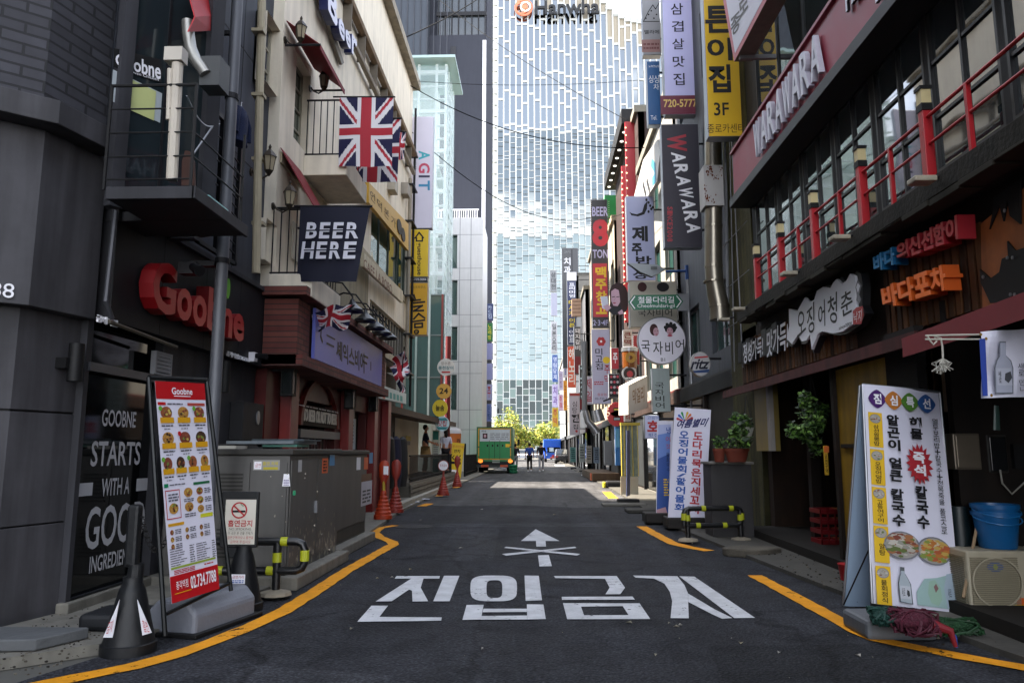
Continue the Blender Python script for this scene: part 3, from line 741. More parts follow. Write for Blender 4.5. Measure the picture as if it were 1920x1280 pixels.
# ---------------------------------------------------------------- left: cream building with the pub
def cream_building():
    T = thing('cream_building', 'cream rendered old building with iron balconies above the red pub', 'building', (-4, 14, 0))
    f = FL(-3.4)
    H = []
    def hp(*r): q = f.rect(*r); H.append(q); return q
    w1 = hp(502, 20, 520, 182); w2 = hp(557, 100, 577, 292); w3 = hp(500, 408, 516, 500)
    w4 = f.rect(684, 400, 757, 530); w4 = (14.9, f.px(720, 505)[1] - .2, 19.2, f.px(720, 390)[1]); H.append(w4)
    lowf = (15.0, 3.45, 19.2, 4.35); H.append(lowf)
    m = MB().wall(f, 9.32, 3.3, 19.6, 11.3, H, .22, CREAM)
    m.box(-9, 9.33, 3.3, -3.63, 19.59, 11.28, CREAM2)
    m.box(-9, 9.32, 11.28, -3.2, 19.7, 11.5, mat('8d8474', .8, streak=.3)); m.ob('wall', T)
    MB().box(-16, 9.33, 3, -9.01, 19.6, 24, CREAM2).ob('rear_sun_blocker', T)  # unseen tall block added so the right-hand signs stay in shade
    for w, nx, ny in ((w1, 1, 3), (w2, 1, 4), (w3, 1, 2)): window(T, f, *w, nx, ny, mat('8f8a7a', .6), GLASSG, .04, -.15)
    window(T, f, *w4, 4, 1, mat('4a5048', .5), GLASSG, .05, -.08)
    window(T, f, *lowf, 12, 1, mat('6d6a60', .5), GLASSD, .04, -.08, .06)
    d = MB()
    for z0, z1, c in ((3.3, 3.45, .08), (5.05, 5.2, .03)): d.fbox(f, 14.9 if z0 < 5 else 9.4, z0, 19.6, z1, 0.002, c, CREAM2)
    d.fbox(f, 11.7, 3.3, 14.7, 4.9, .002, .02, mat('8f866f', .85, streak=.3)); d.ob('string_course', T)
    pipe = MB().tube([PX(480, 512, -3.3), PX(484, 300, -3.3), PX(491, 0, -3.3), PX(493, -90, -3.3)], .05, mat('b3a88e', .6, streak=.2), 10)
    for y in (60, 180, 300, 420): q = PX(487, y, -3.3); pipe.box(q.x - .08, q.y - .06, q.z - .02, q.x + .06, q.y + .06, q.z + .02, mat('a2977e', .6))
    solo(pipe, 'rain_pipe', 'cream rain pipe down the near edge of cream building', 'pipe')
    def balcony(d0, xs, d1, zb, zt, zr, nb, nm):
        s = MB().box(-3.4, d0, zb, xs, d1, zt, CREAM); s.ob('balcony', T, bevel=.01)
        r = MB()
        for z in (zr, zt + .03): r.box(-3.4, d0 + .02, z - .02, xs - .02, d0 + .045, z, DKMETAL); r.box(xs - .045, d0 + .02, z - .02, xs - .02, d1 - .02, z, DKMETAL)
        for i in range(nb): x = -3.38 + (xs - .03 + 3.38) * i / (nb - 1); r.cyl((x, d0 + .033, zt), (x, d0 + .033, zr), .009, .009, DKMETAL, 6)
        n2 = int((d1 - d0) / .14)
        for i in range(n2): y = d0 + .05 + (d1 - d0 - .1) * i / n2; r.cyl((xs - .033, y, zt), (xs - .033, y, zr), .009, .009, DKMETAL, 6)
        r.ob('balcony_railing', T)
    z0 = PD(634, 328, 10.4).z; z1 = PD(634, 290, 10.4).z; z2 = PD(634, 185, 10.4).z
    balcony(10.4, -2.76, 11.7, z0, z1, z2, 7, 1)
    z0 = PD(540, 556, 9.2).z; z1 = PD(540, 513, 9.2).z; z2 = PD(540, 387, 9.2).z
    balcony(9.2, -2.84, 10.6, z0, z1, z2, 6, 2)
    dr = MB().pbox(f, (548, 415, 566, 500), .002, .02, mat('b8b3a6', .6)); dr.pbox(f, (551, 489, 563, 499), .02, .03, mat('8f8b80', .6)); dr.ob('balcony_door', T)
    # awnings: dark red slanted hoods
    def awn(y0, y1, z, pr, h, lab):
        A = MB(); q0, q1 = V((-3.38, y0, z)), V((-3.38, y1, z))
        WN = mat('7a1f28', .7, var=.1)
        A.add([q0, V((q0.x, q1.y, q0.z)), V((q0.x + pr, q1.y, q0.z - h)), V((q0.x + pr, q0.y, q0.z - h))], [(0, 1, 2, 3)], WN)
        A.add([V((q0.x + pr, q0.y, q0.z - h)), V((q0.x + pr, q1.y, q0.z - h)), V((q0.x + pr, q1.y, q0.z - h - .07)), V((q0.x + pr, q0.y, q0.z - h - .07))], [(0, 1, 2, 3)], WN)
        A.tube([V((q0.x, q0.y, q0.z - h)), V((q0.x + pr, q0.y, q0.z - h))], .012, DKMETAL); A.tube([V((q0.x, q1.y, q0.z - h)), V((q0.x + pr, q1.y, q0.z - h))], .012, DKMETAL)
        solo(A, 'awning', lab, 'awning', group='red awnings on the cream building', solid=.012)
    awn(9.36, 10.2, 5.24, .5, .85, 'dark red awning above the lower iron balcony of cream building')
    awn(9.36, 10.65, 7.06, .48, .36, 'dark red awning below the blue letters on cream building')
    # blue letters at the top
    s = MB(); fs = f.off(.03); BL = mat('1b2560', .4, var=.05)
    for ch, q in (('S', [(568, -110), (584, -70), (586, -6), (568, -48)]), ('B', [(590, -38), (611, 0), (612, 62), (594, 22)]), ('e', [(613, 26), (625, 48), (626, 84), (614, 62)]), ('e', [(626, 48), (637, 68), (638, 98), (628, 80)]), ('r', [(639, 62), (650, 78), (648, 112), (640, 100)])):
        s.text(fs, ch, q, mat('b9b8cc', .4), .05, .14, bold=.03, side=BL, slant=.15)
    st = thing('channel_letter_sign', 'dark blue gothic three dimensional letters high on cream wall', 'sign', tuple(f.P(12.4, 7, 0)))
    s.ob('letters', st); MB().ppoly(fs, [(562, -120), (640, 118), (636, 122), (558, -100)], 0, mat('6f675a', .6), .05).ob('mounting_rail', st)
cream_building()

solo(MB().box(-27, -32, 0, -16.1, 19.5, 42, SLATE), 'sun_blocker', 'tall unseen grey block added to shade the right facade', 'building')  # stands out of view, added to keep sun off the near right facade
def roof_clutter():
    m = MB(); RU = mat('7d6a55', .7, .3, var=.3, scale=5)
    m.tube([(-3.3, 11.5, 9.2), (-3.28, 19.3, 9.25)], .09, RU, 8); m.tube([(-3.3, 12.5, 8.6), (-3.28, 19.3, 8.7)], .06, mat('8a8276', .6, .2), 8)
    for i in range(7): y = 12.2 + i * 1.07; m.box(-3.4, y, 8.62, -3.24, y + .03, 9.2, mat('5f574c', .7, var=.3))
    for i in range(4): y = 13 + i * 1.7; m.box(-3.42, y, 7.2 + .5 * (i % 2), -3.22, y + .4, 7.5 + .5 * (i % 2), mat(['8d8579', '6f6a62', 'a39a8a'][i % 3], .6, var=.2, streak=.2))
    solo(m, 'pipe_rack', 'rusty pipes and boxes along the upper wall of cream building', 'pipes')
    m = MB(); m.tube([(-3.28, 19.4, 2.4), (-3.28, 19.4, 10.6)], .035, DKMETAL, 6); m.tube([(-3.3, 18.9, 3.4), (-3.3, 18.9, 8.4)], .05, mat('8a8070', .6), 8)
    for i in range(7): m.box(-3.4, 18.8, 3.2 + i * 1.0, -3.2, 19.5, 3.24 + i * 1.0, DKMETAL)
    solo(m, 'drain_pipe', 'dark pipes with clamps at the far corner of cream building', 'pipe')
roof_clutter()
# ---------------------------------------------------------------- pub front under the cream building
def pub():
    T = thing('corner_pub', 'dark red pub front with arched window and brick canopy', 'pub', (-3.5, 13, 0))
    f = FL(-3.42)
    y0, y1 = f.px(527, 700)[0], f.px(716, 800)[0]
    PB = brick('6b3a30', '54231f', '3a2420', du=(0, 1, 0), bw=.2, bh=.07, ms=.008)
    aw = (f.px(556, 800)[0], .25, f.px(628, 800)[0], 2.0)
    m = MB().wall(f, 9.36, 0, 16.9, 3.28, [aw, (14.05, .1, 15.0, 2.0)], .25, PUBRED); m.ob('wall', T)
    c = MB(); CR = mat('7a120f', .4, var=.15, streak=.2)
    for a in (y0, f.px(640, 800)[0] - .1, 15.1, y1 - .1): MB().fbox(f, a, 0, a + .32, 2.35, .002, .16, CR).ob('pilaster', T, bevel=.01)
    # arch over the window
    a0, a1 = aw[0], aw[2]; ac = (a0 + a1) / 2; ra = (a1 - a0) / 2
    ar = MB()
    for i in range(16):
        t0, t1 = math.pi * i / 16, math.pi * (i + 1) / 16
        P = lambda t, r, cc: f.P(ac + math.cos(t) * r * ra, 1.62 + math.sin(t) * .72 * r, cc)
        ar.add([P(t0, .93, .002), P(t1, .93, .002), P(t1, 1.03, .002), P(t0, 1.03, .002), P(t0, .93, .07), P(t1, .93, .07), P(t1, 1.03, .07), P(t0, 1.03, .07)], [(4, 5, 6, 7), (0, 1, 5, 4), (3, 2, 6, 7)], mat('6d2b25', .45))
    ar.ob('arch_trim', T)
    l = MB(); l.fbox(f, a0 + .05, 1.62, a1 - .05, 1.92, .004, .05, DKWOOD); l.ftext(f.off(.05), 'TO BEER OR NOT TO BEER', a0 + .12, 1.68, a1 - .12, 1.86, mat('cfc9c0', .5), .003, .01, bold=.01)
    l.fbox(f, a0 - .05, 1.44, a1 + .05, 1.56, .004, .08, STEEL); l.dashes(f.off(.081), [f_ for f_ in [(560, 757), (634, 772), (634, 775), (560, 760)]], 1, WHITE, .002, .5, 8)
    l.ob('name_board', T)
    w = MB().fbox(f, aw[0], aw[1], aw[2], aw[3], -.2, -.18, GLASSD)
    for i in range(7): a = aw[0] + (aw[2] - aw[0]) * i / 6; w.fbox(f, a - .03, aw[1], a + .03, 1.44, -.18, -.13, PUBRED)
    w.fbox(f, aw[0], .85, aw[2], .93, -.18, -.12, PUBRED); w.ob('pub_window', T)
    MB().fbox(f, 14.05, .1, 15.0, 2.0, -.2, -.16, DKWOOD).ob('door', T)
    st = MB().pbox(f, (651, 783, 663, 842), .003, .03, mat('8ea3b0', .5)); st.dashes(f.off(.03), (652, 786, 662, 838), 8, INK, .003, .5, 2); st.ob('poster', T)
    # canopy box with tiled ledges
    fx = FL(-2.98); y0, y1 = fx.px(577, 700)[0], fx.px(722, 690)[0]
    zt, zb = 3.2, 2.32
    k = MB(); k.box(-3.41, y0 - .5, zb, -2.98, y0, zt - .05, PB); k.box(-3.41, y0 - .5, zb - .02, -2.9, y1, zb + .12, PB); k.box(-3.41, y0, zb + .12, -3.0, y1, zt, mat('3b2622', .7)); k.box(-3.41, y0 - .6, zt - .02, -2.85, y1 + .15, zt + .09, PB); k.box(-3.05, y1 - .5, zb + .12, -2.98, y1, zt - .02, PB)
    k.ob('brick_canopy', T)
    S = thing('pub_sign', 'lavender pub name sign with beer mugs on the brick canopy', 'sign', (-2.98, (y0 + y1) / 2, zb + .15))
    s = MB().fbox(fx, y0 + .1, zb + .14, y1 - .55, zt - .06, .005, .05, mat('5d64b4', .4, var=.05)); s.ob('panel', S)
    t = MB(); fs = fx.off(.05)
    t.text(fs, '셰익스비어', [(630, 636), (683, 662), (683, 700), (630, 672)], INK, .003, bold=.03)
    for q in ((612, 626, 628, 652), (681, 664, 690, 684)):
        for r in ((q[0], q[1], q[2], (q[1] + q[3]) / 2 - 1), (q[0], (q[1] + q[3]) / 2 + 2, q[2] - 2, q[3])): t.pquad(fs, r, .003, INK)
    t.stroke(fs, [(602, 618), (601, 630), (604, 640)], .05, .003, INK); t.stroke(fs, [(695, 680), (695, 692)], .05, .003, INK); t.ob('lettering', S)
    # gooseneck lamps
    for i, px in enumerate((640, 668, 690, 705, 718)):
        y = fx.px(px - 20, 600)[0] + .2; p = V((-3.38, y, zt + .28)); q = V((-2.72, y, zt + .18))
        G = thing('gooseneck_lamp', ['black gooseneck lamp above the crumpled flag', 'second black gooseneck lamp from the near end of brick canopy', 'middle black gooseneck lamp over the pub sign', 'fourth black gooseneck lamp over the pub sign', 'farthest black gooseneck lamp over the pub sign'][i], 'lamp', tuple(p), 'gooseneck lamps over the pub sign')
        MB().tube([p, p + V((.12, 0, .2)), p + V((.3, 0, .28)), p + V((.5, 0, .25)), q + V((0, 0, .14)), q + V((0, 0, .05))], .014, BLACK).ob('arm', G, smooth=True)
        MB().lathe([(.03, .1), (.045, .05), (.07, .02), (.17, -.06), (.175, -.09), (.15, -.085), (.03, -.02)], q, mat('22262b', .3, .4, var=.1), 20).ob('lamp_shade', G, smooth=True)
    # lanterns
    for px, py, x, lab in ((411 + 130, 715, -3.2, 'black square lantern beside the pub arch'), (656, 746, -3.2, 'black square lantern on the red middle pilaster'), (700, 753, -3.2, 'black square lantern at the far end of pub front')):
        q = PX(px, py, x); G = thing('wall_lantern', lab, 'lantern', tuple(q), 'square lanterns on the pub front')
        MB().box(q.x - .07, q.y - .07, q.z - .16, q.x + .07, q.y + .07, q.z + .12, mat('20282a', .2)).ob('lamp_glass', G); k = MB().box(q.x - .09, q.y - .09, q.z + .12, q.x + .09, q.y + .09, q.z + .17, BLACK); k.box(q.x - .08, q.y - .08, q.z - .19, q.x + .08, q.y + .08, q.z - .16, BLACK); k.box(q.x - .22, q.y - .02, q.z + .13, q.x - .08, q.y + .02, q.z + .16, BLACK)
        for sx in (-1, 1):
            for sy in (-1, 1): k.box(q.x + sx * .07 - .008, q.y + sy * .07 - .008, q.z - .16, q.x + sx * .07 + .008, q.y + sy * .07 + .008, q.z + .12, BLACK)
        k.ob('lamp_frame', G)
    # yellow band sign and cafe band on the far half
    s = thing('band_sign', 'long yellow shop band sign with dark lettering along cream building', 'sign', (-3.3, 17, 5))
    fq = FL(-3.28); q = [(684, 342), (760, 420), (760, 470), (684, 380)]
    b = MB().ppoly(fq, q, 0, mat('b98f2a', .5, var=.08), .08); b.ob('panel', s)
    t = MB()
    for i, ch in enumerate('언덕본가'): x = 694 + i * 13; y = 356 + i * 15.5; t.text(fq.off(.08), ch, [(x, y), (x + 9, y + 9), (x + 9, y + 27), (x, y + 16)], DKWOOD, .003)
    t.pdisc(fq.off(.08), 748, 425, 4, 20, .003, BLACK, c1=.02); t.pdisc(fq.off(.08), 755, 440, 3.5, 18, .003, BLACK, c1=.02); t.ob('lettering', s)
    s = thing('band_sign', 'weathered cream cafe band sign below the green window', 'sign', (-3.3, 16.5, 3.9))
    b = MB().ppoly(fq, [(676, 474), (750, 546), (750, 568), (676, 500)], 0, mat('c2b89f', .6, streak=.25), .07); b.ob('panel', s)
    MB().text(fq.off(.07), 'CAFE LA BOBO', [(682, 484), (735, 536), (735, 553), (682, 502)], mat('6b2a22', .6), .003).ob('lettering', s)
    s = thing('menu_sign', 'pale wall sign with green and red squares beyond the pub', 'sign', (-3.4, 17, 2.3))
    b = MB().ppoly(fq, [(700, 718), (757, 738), (757, 757), (700, 745)], 0, mat('b5c2c0', .5), .06); fz = fq.off(.06)
    for i in range(5): x = 724 + i * 6.5; b.ppoly(fz, [(x, 733 + i * 2), (x + 4.5, 734.5 + i * 2), (x + 4.5, 746 + i * 1.6), (x, 745 + i * 1.6)], .003, mat('2f8a84', .5))
    b.ppoly(fz, [(718, 728), (723, 730), (722, 748), (717, 746)], .004, RED); b.ppoly(fz, [(703, 722), (716, 727), (716, 740), (703, 738)], .004, mat('3f7f86', .5)); b.ob('panel', s)
pub()
def annex():
    T = thing('annex_building', 'low annex with brown eave and cream wall beyond the pub', 'building', (-4.5, 23, 0))
    m = MB().box(-8, 20.0, 0, -4.62, 29.5, 2.4, mat('cdc5b6', .8, var=.06, streak=.1)); m.box(-8, 16.95, 0, -3.75, 19.9, 3.2, mat('3c3732', .8, streak=.3)); m.ob('wall', T)
    e = MB(); EV = mat('4a3a30', .7, var=.2, streak=.2)
    e.add([V(p) for p in ((-3.3, 16.9, 2.12), (-3.3, 31, 2.24), (-8, 31, 2.75), (-8, 16.9, 2.7), (-3.3, 16.9, 2.28), (-3.3, 31, 2.40), (-8, 31, 2.95), (-8, 16.9, 2.9))], [(0, 1, 2, 3), (7, 6, 5, 4), (0, 4, 5, 1), (1, 5, 6, 2), (2, 6, 7, 3), (3, 7, 4, 0)], EV); e.ob('eave', T)
    p = MB().box(-3.7, 16.9, 0, -3.5, 17.05, 2.2, BLACK); p.cyl((-3.5, 29.6, 0), (-3.5, 29.6, 5.8), .11, .11, mat('6a1a1c', .5), 12); p.ob('post', T)
    d = MB().box(-8, 19.9, 0.0, -3.32, 31, .42, mat('5c574e', .8, var=.2)); 
    for k in range(3): d.box(-3.35, 19.9, .03 + k * .12, -3.28 + .0, 30.9, .12 + k * .12, mat('6d675c', .8, streak=.3))
    d.ob('deck', T)
    sg = MB(); f = FY(19.98)
    s = MB().fbox(FL(-4.62), 26.6, 1.62, 27.5, 1.78, .003, .03, mat('bba413', .5)); s.fbox(FL(-4.62), 26.7, 1.46, 27.4, 1.6, .003, .03, GREY); s.ob('notice', T)
    F_ = thing('iron_fence', 'black iron railing round the raised annex deck', 'fence', (-3.36, 24, .42))
    k = MB(); k.box(-3.38, 20, 1.10, -3.34, 30, 1.14, BLACK); k.box(-3.38, 20, .50, -3.34, 30, .53, BLACK); k.ob('rails', F_)
    b = MB()
    for i in range(67): b.box(-3.368, 20.05 + i * .15, .42, -3.352, 20.066 + i * .15, 1.10, BLACK)
    b.ob('balusters', F_)
    # laundry-dark figures of kit stacked by the post
    s = thing('coat_rack', 'dark coats hanging beside black post at the annex entrance', 'coats', (-3.45, 18, .1))
    c = MB(); rr = random.Random(3)
    for i in range(3):
        x, y = -3.4 + .06 * i, 17.4 + .5 * i
        c.lathe([(.03, 1.5), (.16, 1.42), (.2, 1.1), (.22, .6), (.17, .3)], (x, y, .1), [BLACK, mat('23223a', .8), mat('2a2a2c', .8)][i], 12, squash=(.7, 1))
    c.ob('coats', s, smooth=True); MB().cyl((-3.4, 17.9, 0.04), (-3.4, 17.9, 1.7), .02, .02, DKMETAL).ob('rack_pole', s)
annex()
def glass_building():
    T = thing('glass_building', 'pale green glass building with flat glass roof beyond cream building', 'building', (-6, 31.4, 0))
    PG = mat('b3c8ca', .06, var=0, alpha=.24, spec=.9); WF = mat('dde6e8', .4, var=.05); PG2 = glass('56736e', .04, 1.7)
    f = FY(31.4); xr = f.px(838, 300)[0]; zt = f.px(800, 112)[1]
    g = MB().fbox(f, -8.5, 2.6, xr, zt - .3, -.03, 0, PG); 
    fs = FL(xr); g.fbox(fs, 31.43, 2.6, 34.2, zt - .3, -.03, 0, PG); g.ob('glazing', T)
    r = MB(); r.box(-8.6, 31.0, zt - .12, xr + .35, 34.6, zt, mat('a3bcbc', .1, var=0, spec=.9)); r.ob('roof', T)
    k = MB(); z = 3.2; n = 0
    while z < zt - .4:
        k.box(-8.5, 31.46, z, xr - .05, 31.62, z + (.16 if n % 3 == 0 else .05), WF); k.box(xr - .16, 31.5, z, xr - .05, 34.2, z + .06, WF); z += .62; n += 1
    for x in (-8.2, -7.2, -6.2, -5.2, -4.4, xr - .1): k.box(x - .05, 31.45, 2.4, x + .05, 31.6, zt - .2, WF)
    for y in (32.2, 33.2, 34.1): k.box(xr - .12, y - .04, 2.4, xr - .03, y + .04, zt - .2, WF)
    k.ob('steel_frame', T)
    c = MB().box(-8.5, 32.6, 0, xr - .7, 34.1, zt - .5, mat('ccd8d6', .5, streak=.1)); 
    for i in range(4): c.box(-8.4, 32.0, 4.0 + i * 3.2, xr - .4, 34.0, 4.2 + i * 3.2, mat('93aaa6', .5))
    c.ob('core_wall', T)
    # lower dark glazing with steel posts
    lo = MB().fbox(f, -8.5, 2.6, xr - .02, 7.9, .002, .03, glass('2f4d4c', .03, 2.1, .35)); lo.ob('lower_glazing', T)
    q = MB()
    for i in range(9): a = -8.4 + i * (xr + 8.3) / 8; q.fbox(f, a - .04, 2.6, a + .04, 7.9, .031, .09, [mat('8fa3a0', .35, .3), mat('a9b9b4', .3), mat('7a2a24', .4)][i % 3 if i > 4 else 0])
    for z in (4.3, 6.1, 7.85): q.fbox(f, -8.5, z, xr, z + .06, .031, .07, mat('5f6d6b', .4))
    q.ob('mullions', T)
    MB().box(-16, 34.3, 0, -6.3, 45.5, 16, mat('7f8c8a', .6)).ob('rear_sun_blocker', T)  # hidden block added to cast shade on the road beyond the sunlit strip
    MB().box(-7.6, 19.61, 2.96, -4.6, 26.2, 8.6, mat('6f7a78', .6, streak=.2)).ob('low_sun_blocker', T)  # hidden block added to set the near edge of the sunlit strip
glass_building()
def white_building():
    f = FY(46); xr = f.px(905, 500)[0]; zt = f.px(870, 408)[1]
    T = thing('white_building', 'white panelled building with dark green side windows behind the truck', 'building', (-6, 46, 0))
    WP = mat('b9b8ba', .5, var=.04, streak=.06)
    hs = [f.rect(844, 440, 857, 503), f.rect(843, 525, 857, 590), f.rect(842, 612, 857, 675), f.rect(841, 702, 856, 768)]
    hs = [(h[0] - 1, h[1], h[2], h[3]) for h in hs]
    m = MB().wall(f, -9, 0, xr, zt, hs, .3, WP); m.box(-9, 46.32, 0, xr, 50.5, zt - .02, WP); m.ob('wall', T)
    j = MB()
    for px in (861, 882): a = f.px(px, 600)[0]; j.fbox(f, a - .02, 0, a + .02, zt, 0, .004, GREY)
    for py in (440, 503, 525, 590, 612, 678, 700, 768, 805): b = f.px(870, py)[1]; j.fbox(f, -9, b - .015, xr, b + .015, 0, .005, GREY)
    j.ob('panel_joints', T)
    for h in hs: MB().fbox(f, h[0], h[1], h[2], h[3], -.29, -.27, GLASSG).ob('window', T)
    r = MB(); 
    for i in range(18): x = -6.2 + (xr - .4 + 6.2) * i / 17; r.box(x - .025, 46.3, zt, x + .025, 46.35, zt + .62, WHITE)
    r.box(-6.3, 46.28, zt + .6, xr - .3, 46.37, zt + .67, WHITE); r.ob('roof_railing', T)
white_building()
def dark_tower():
    f = FY(52); xr = f.px(911, 300)[0]
    T = thing('dark_tower', 'dark grey high rise with ribbed wall behind the white building', 'building', (-8, 52, 0))
    DT = mat('454750', .95, var=.06, scale=.5, streak=.05, spec=.05); RB = mat('474d57', .8, var=.06, streak=.06)
    z0 = f.px(850, 66)[1]
    m = MB().box(-10.2, 52, 0, xr, 60.5, z0, DT); m.box(-10.2, 52.5, z0, xr - .02, 60.5, 58, DT); m.ob('wall', T)
    w = MB().fbox(f, f.px(820, 30)[0], z0 + .1, xr - .15, 57, -.45, -.2, glass('3a4046', .05, 1.7)); w.ob('window_band', T)
    k = MB()
    for i in range(8): a = f.px(822 + i * 12.5, 30)[0]; k.fbox(f, a - .04, z0, a + .04, 57.5, -.19, -.05, DKMETAL)
    for b in (z0 + 1.6, z0 + 4.2): k.fbox(f, f.px(818, 30)[0], b, xr, b + .3, -.18, -.02, DKMETAL)
    k.ob('mullions', T)
    r = MB(); x0 = f.px(700, 50)[0]
    r.fbox(f, -14, 16, f.px(800, 300)[0], 58, -8, .5, RB)
    for i in range(16): a = -14 + i * .5; r.fbox(f, a, 16, a + .06, 58, .5, .56, SLATE)
    r.ob('ribbed_wall', T)
    e = MB().fbox(f, xr - .28, 16, xr - .02, z0 - .5, .005, .08, WHITE); e.ob('edge_trim', T)
    for r_ in ((845, 88, 855, 110), (849, 190, 853, 214), (849, 296, 853, 318)): MB().pbox(f, r_, .002, .05, mat('33343a', .5)).ob('small_window', T)
dark_tower()
# ---------------------------------------------------------------- right: restaurant building
def restaurant():
    T = thing('restaurant_building', 'dark old restaurant building with red balcony rail and wooden fascia', 'building', (4.5, 8, 0))
    X = 3.5; f = FR(X); yf = 13.3
    WB = mat('26262a', .7, var=.15, streak=.2); MOSS = mat('4c4928', .9, var=.5, scale=2.2, streak=.55, bump=.5)
    zL = 3.38                                         # ledge
    zr0, zr1 = f.px(1407, 378)[1], f.px(1410, 285)[1]
    # wall above with windows
    hs = []; ny = 13; ya, yb = -2.0, 11.6
    for i in range(ny): hs.append((-(yb - (yb - ya) * i / ny) + .04, zL + .25, -(yb - (yb - ya) * (i + 1) / ny) - .04, zr0 - .12))
    up = []
    for i in range(4): up.append((-(11.2 - 3.3 * i), zr1 + .15, -(11.2 - 3.3 * i - 3.0), zr1 + 3.4))
    m = MB().wall(f, -11.75, 2.3, 3.0, 10, hs + up, .25, WB); m.box(X + .26, -3, 2.62, 12, 11.75, 10, WB); m.ob('wall', T)
    GR = glass('30383b', .03, 2.9, .12)
    for h in hs: window(T, f, *h, 2, 3, mat('1b1b1e', .4), GR, .03, -.03, .03)
    for h in up: window(T, f, *h, 3, 1, mat('333638', .5), GR, .03, -.03, .03)
    c = MB().box(X - .02, 11.75, 0, 12, yf, 10, MOSS); c.ob('mossy_pillar', T)
    w = MB().cyl((X - .1, 12.3, 2.6), (X - .1, 12.35, 7), .012, .012, GREY, 6); w.cyl((X - .08, 12.9, 2.6), (X - .06, 12.6, 7), .01, .01, GREY, 6)
    for z in (3.4, 4.1, 4.9): w.cyl((X - .1, 11.7, z), (X - .1, 13.3, z), .008, .008, GREY, 6)
    w.ob('pillar_cables', T)
    # wine red band
    b = MB().fbox(f, -11.7, zr0, 3, zr1, .001, .28, WINE); b.fbox(f, -11.72, zr1, 3, zr1 + .05, .001, .32, mat('8a2f40', .4)); b.fbox(f, -11.72, zr0 - .14, 3, zr0, .001, .36, mat('3a3a3d', .5, .3)); b.ob('sign_band', T, bevel=.005)
    fb = f.off(.28); WL = mat('c9c9d6', .4, var=.03)
    S = thing('channel_letter_sign', 'white three dimensional roman lettering on the wine red band', 'sign', tuple(fb.P(-10.2, zr0 + .1)))
    l = MB(); zz0, zz1 = zr0 + .12, zr1 - .13
    aL, aR = fb.px(1425, 310)[0], fb.px(1554, 160)[0]
    for i, ch in enumerate('WARAWARA'):
        a = aL + (aR - aL) * i / 8; l.ftext(fb, ch, a + .02, zz0, a + (aR - aL) / 8 - .02, zz1, WL, .02, .06, bold=.015, side=mat('b0afbc', .4))
    l.ob('letters', S)
    S = thing('channel_letter_sign', 'smaller white capital letters nearer the camera on wine red band', 'sign', tuple(fb.P(-7.6, zr0 + .1)))
    l = MB(); a0 = fb.px(1600, 90)[0]
    l.ftext(fb, 'HAND COCKTAIL', a0, zr0 + .40, a0 + 2.3, zr1 - .1, WL, .02, .03, bold=.02, side=INK); l.ftext(fb, 'DINING PUB', a0 + .62, zr0 + .1, a0 + 2.3, zr0 + .32, WL, .02, .03, bold=.02, side=INK); l.ob('letters', S)
    # ledge and rail
    L_ = MB().box(3.12, -2, zL - .16, X, 11.5, zL, mat('312e26', .9, var=.4, scale=3, streak=.4, bump=.4)); 
    for i in range(30): y = -1.5 + i * .43; L_.box(3.14 - rnd.uniform(0, .03), y, zL - .16 - rnd.uniform(.01, .06), 3.3, y + .42, zL - .161, mat('38352c', .9, var=.4))
    L_.ob('ledge', T, bevel=.01)
    R_ = thing('balcony_railing', 'red metal balcony railing with lamp topped posts along the restaurant', 'railing', (3.2, 7, zL))
    RD = mat('a5101c', .4, var=.08)
    k = MB()
    for z, r in ((zL + .56, .016), (zL + .33, .013)): k.cyl((3.2, -1, z), (3.2, 10.75, z), r, r, RD, 8)
    k.ob('rails', R_)
    for i, px in enumerate((1427, 1474, 1540, 1635, 1765)):
        y = 3.2 * FP / (px - 1005) * 1.0
        p = MB().box(3.16, y - .037, zL, 3.24, y + .037, zL + .62, RD).ob('post', R_, bevel=.006)
        lm = MB().box(3.155, y - .045, zL + .62, 3.245, y + .045, zL + .68, BLACK); lm.box(3.16, y - .04, zL + .68, 3.24, y + .04, zL + .80, mat('cdbd8c', .5)); lm.box(3.15, y - .05, zL + .80, 3.25, y + .05, zL + .83, BLACK); lm.ob('post_lamp', p)
    for px in (1450, 1508, 1590, 1693, 1850, 2100):
        y = 3.2 * FP / (px - 1005); MB().box(3.183, y - .017, zL, 3.217, y + .017, zL + .56, RD).ob('slim_post', R_)
    for i, px in enumerate((1372, 1402, 1503, 1606, 1775)):
        y = 3.1 * FP / (px - 1005); q = V((3.06, y, zL - .05))
        G = thing('flood_light', ['small white flood lamp at the far end of mossy ledge', 'white flood lamp left of the dark block letters', 'white flood lamp above the splash shaped sign', 'white flood lamp above the blue letters', 'large white flood lamp under the near red posts'][i], 'flood lamp', tuple(q), 'flood lamps under the ledge')
        MB().box(q.x - .15, q.y - .07, q.z - .035, q.x + .02, q.y + .07, q.z + .01, mat('a39b88', .5, var=.2, streak=.3)).ob('lamp_body', G, bevel=.01); MB().tube([(q.x, q.y, q.z), (q.x + .1, q.y, q.z + .03)], .015, DKMETAL).ob('lamp_arm', G)
    # wooden fascia with slats
    y0f, y1f = 3.2, 12.6
    w = MB().box(X - .02, y0f, 2.3, X + .24, y1f, zL - .16, DKWOOD); w.ob('fascia_board', T)
    s = MB(); y = 3.6
    while y < 12.4:
        if not (7.35 < y < 8.1): s.box(X - .07, y, 2.34, X - .021, y + .075, zL - rnd.uniform(.34, .40), rnd.choice([WOOD, mat('6f4623', .7, var=.3, scale=7, streak=.4), mat('4a2f1c', .75, var=.3, scale=7, streak=.4)]))
        y += .11
        if 7.3 < y < 7.42: s.ob('wood_slats', T); s = MB(); y = 8.1
    s.ob('wood_slats', T)
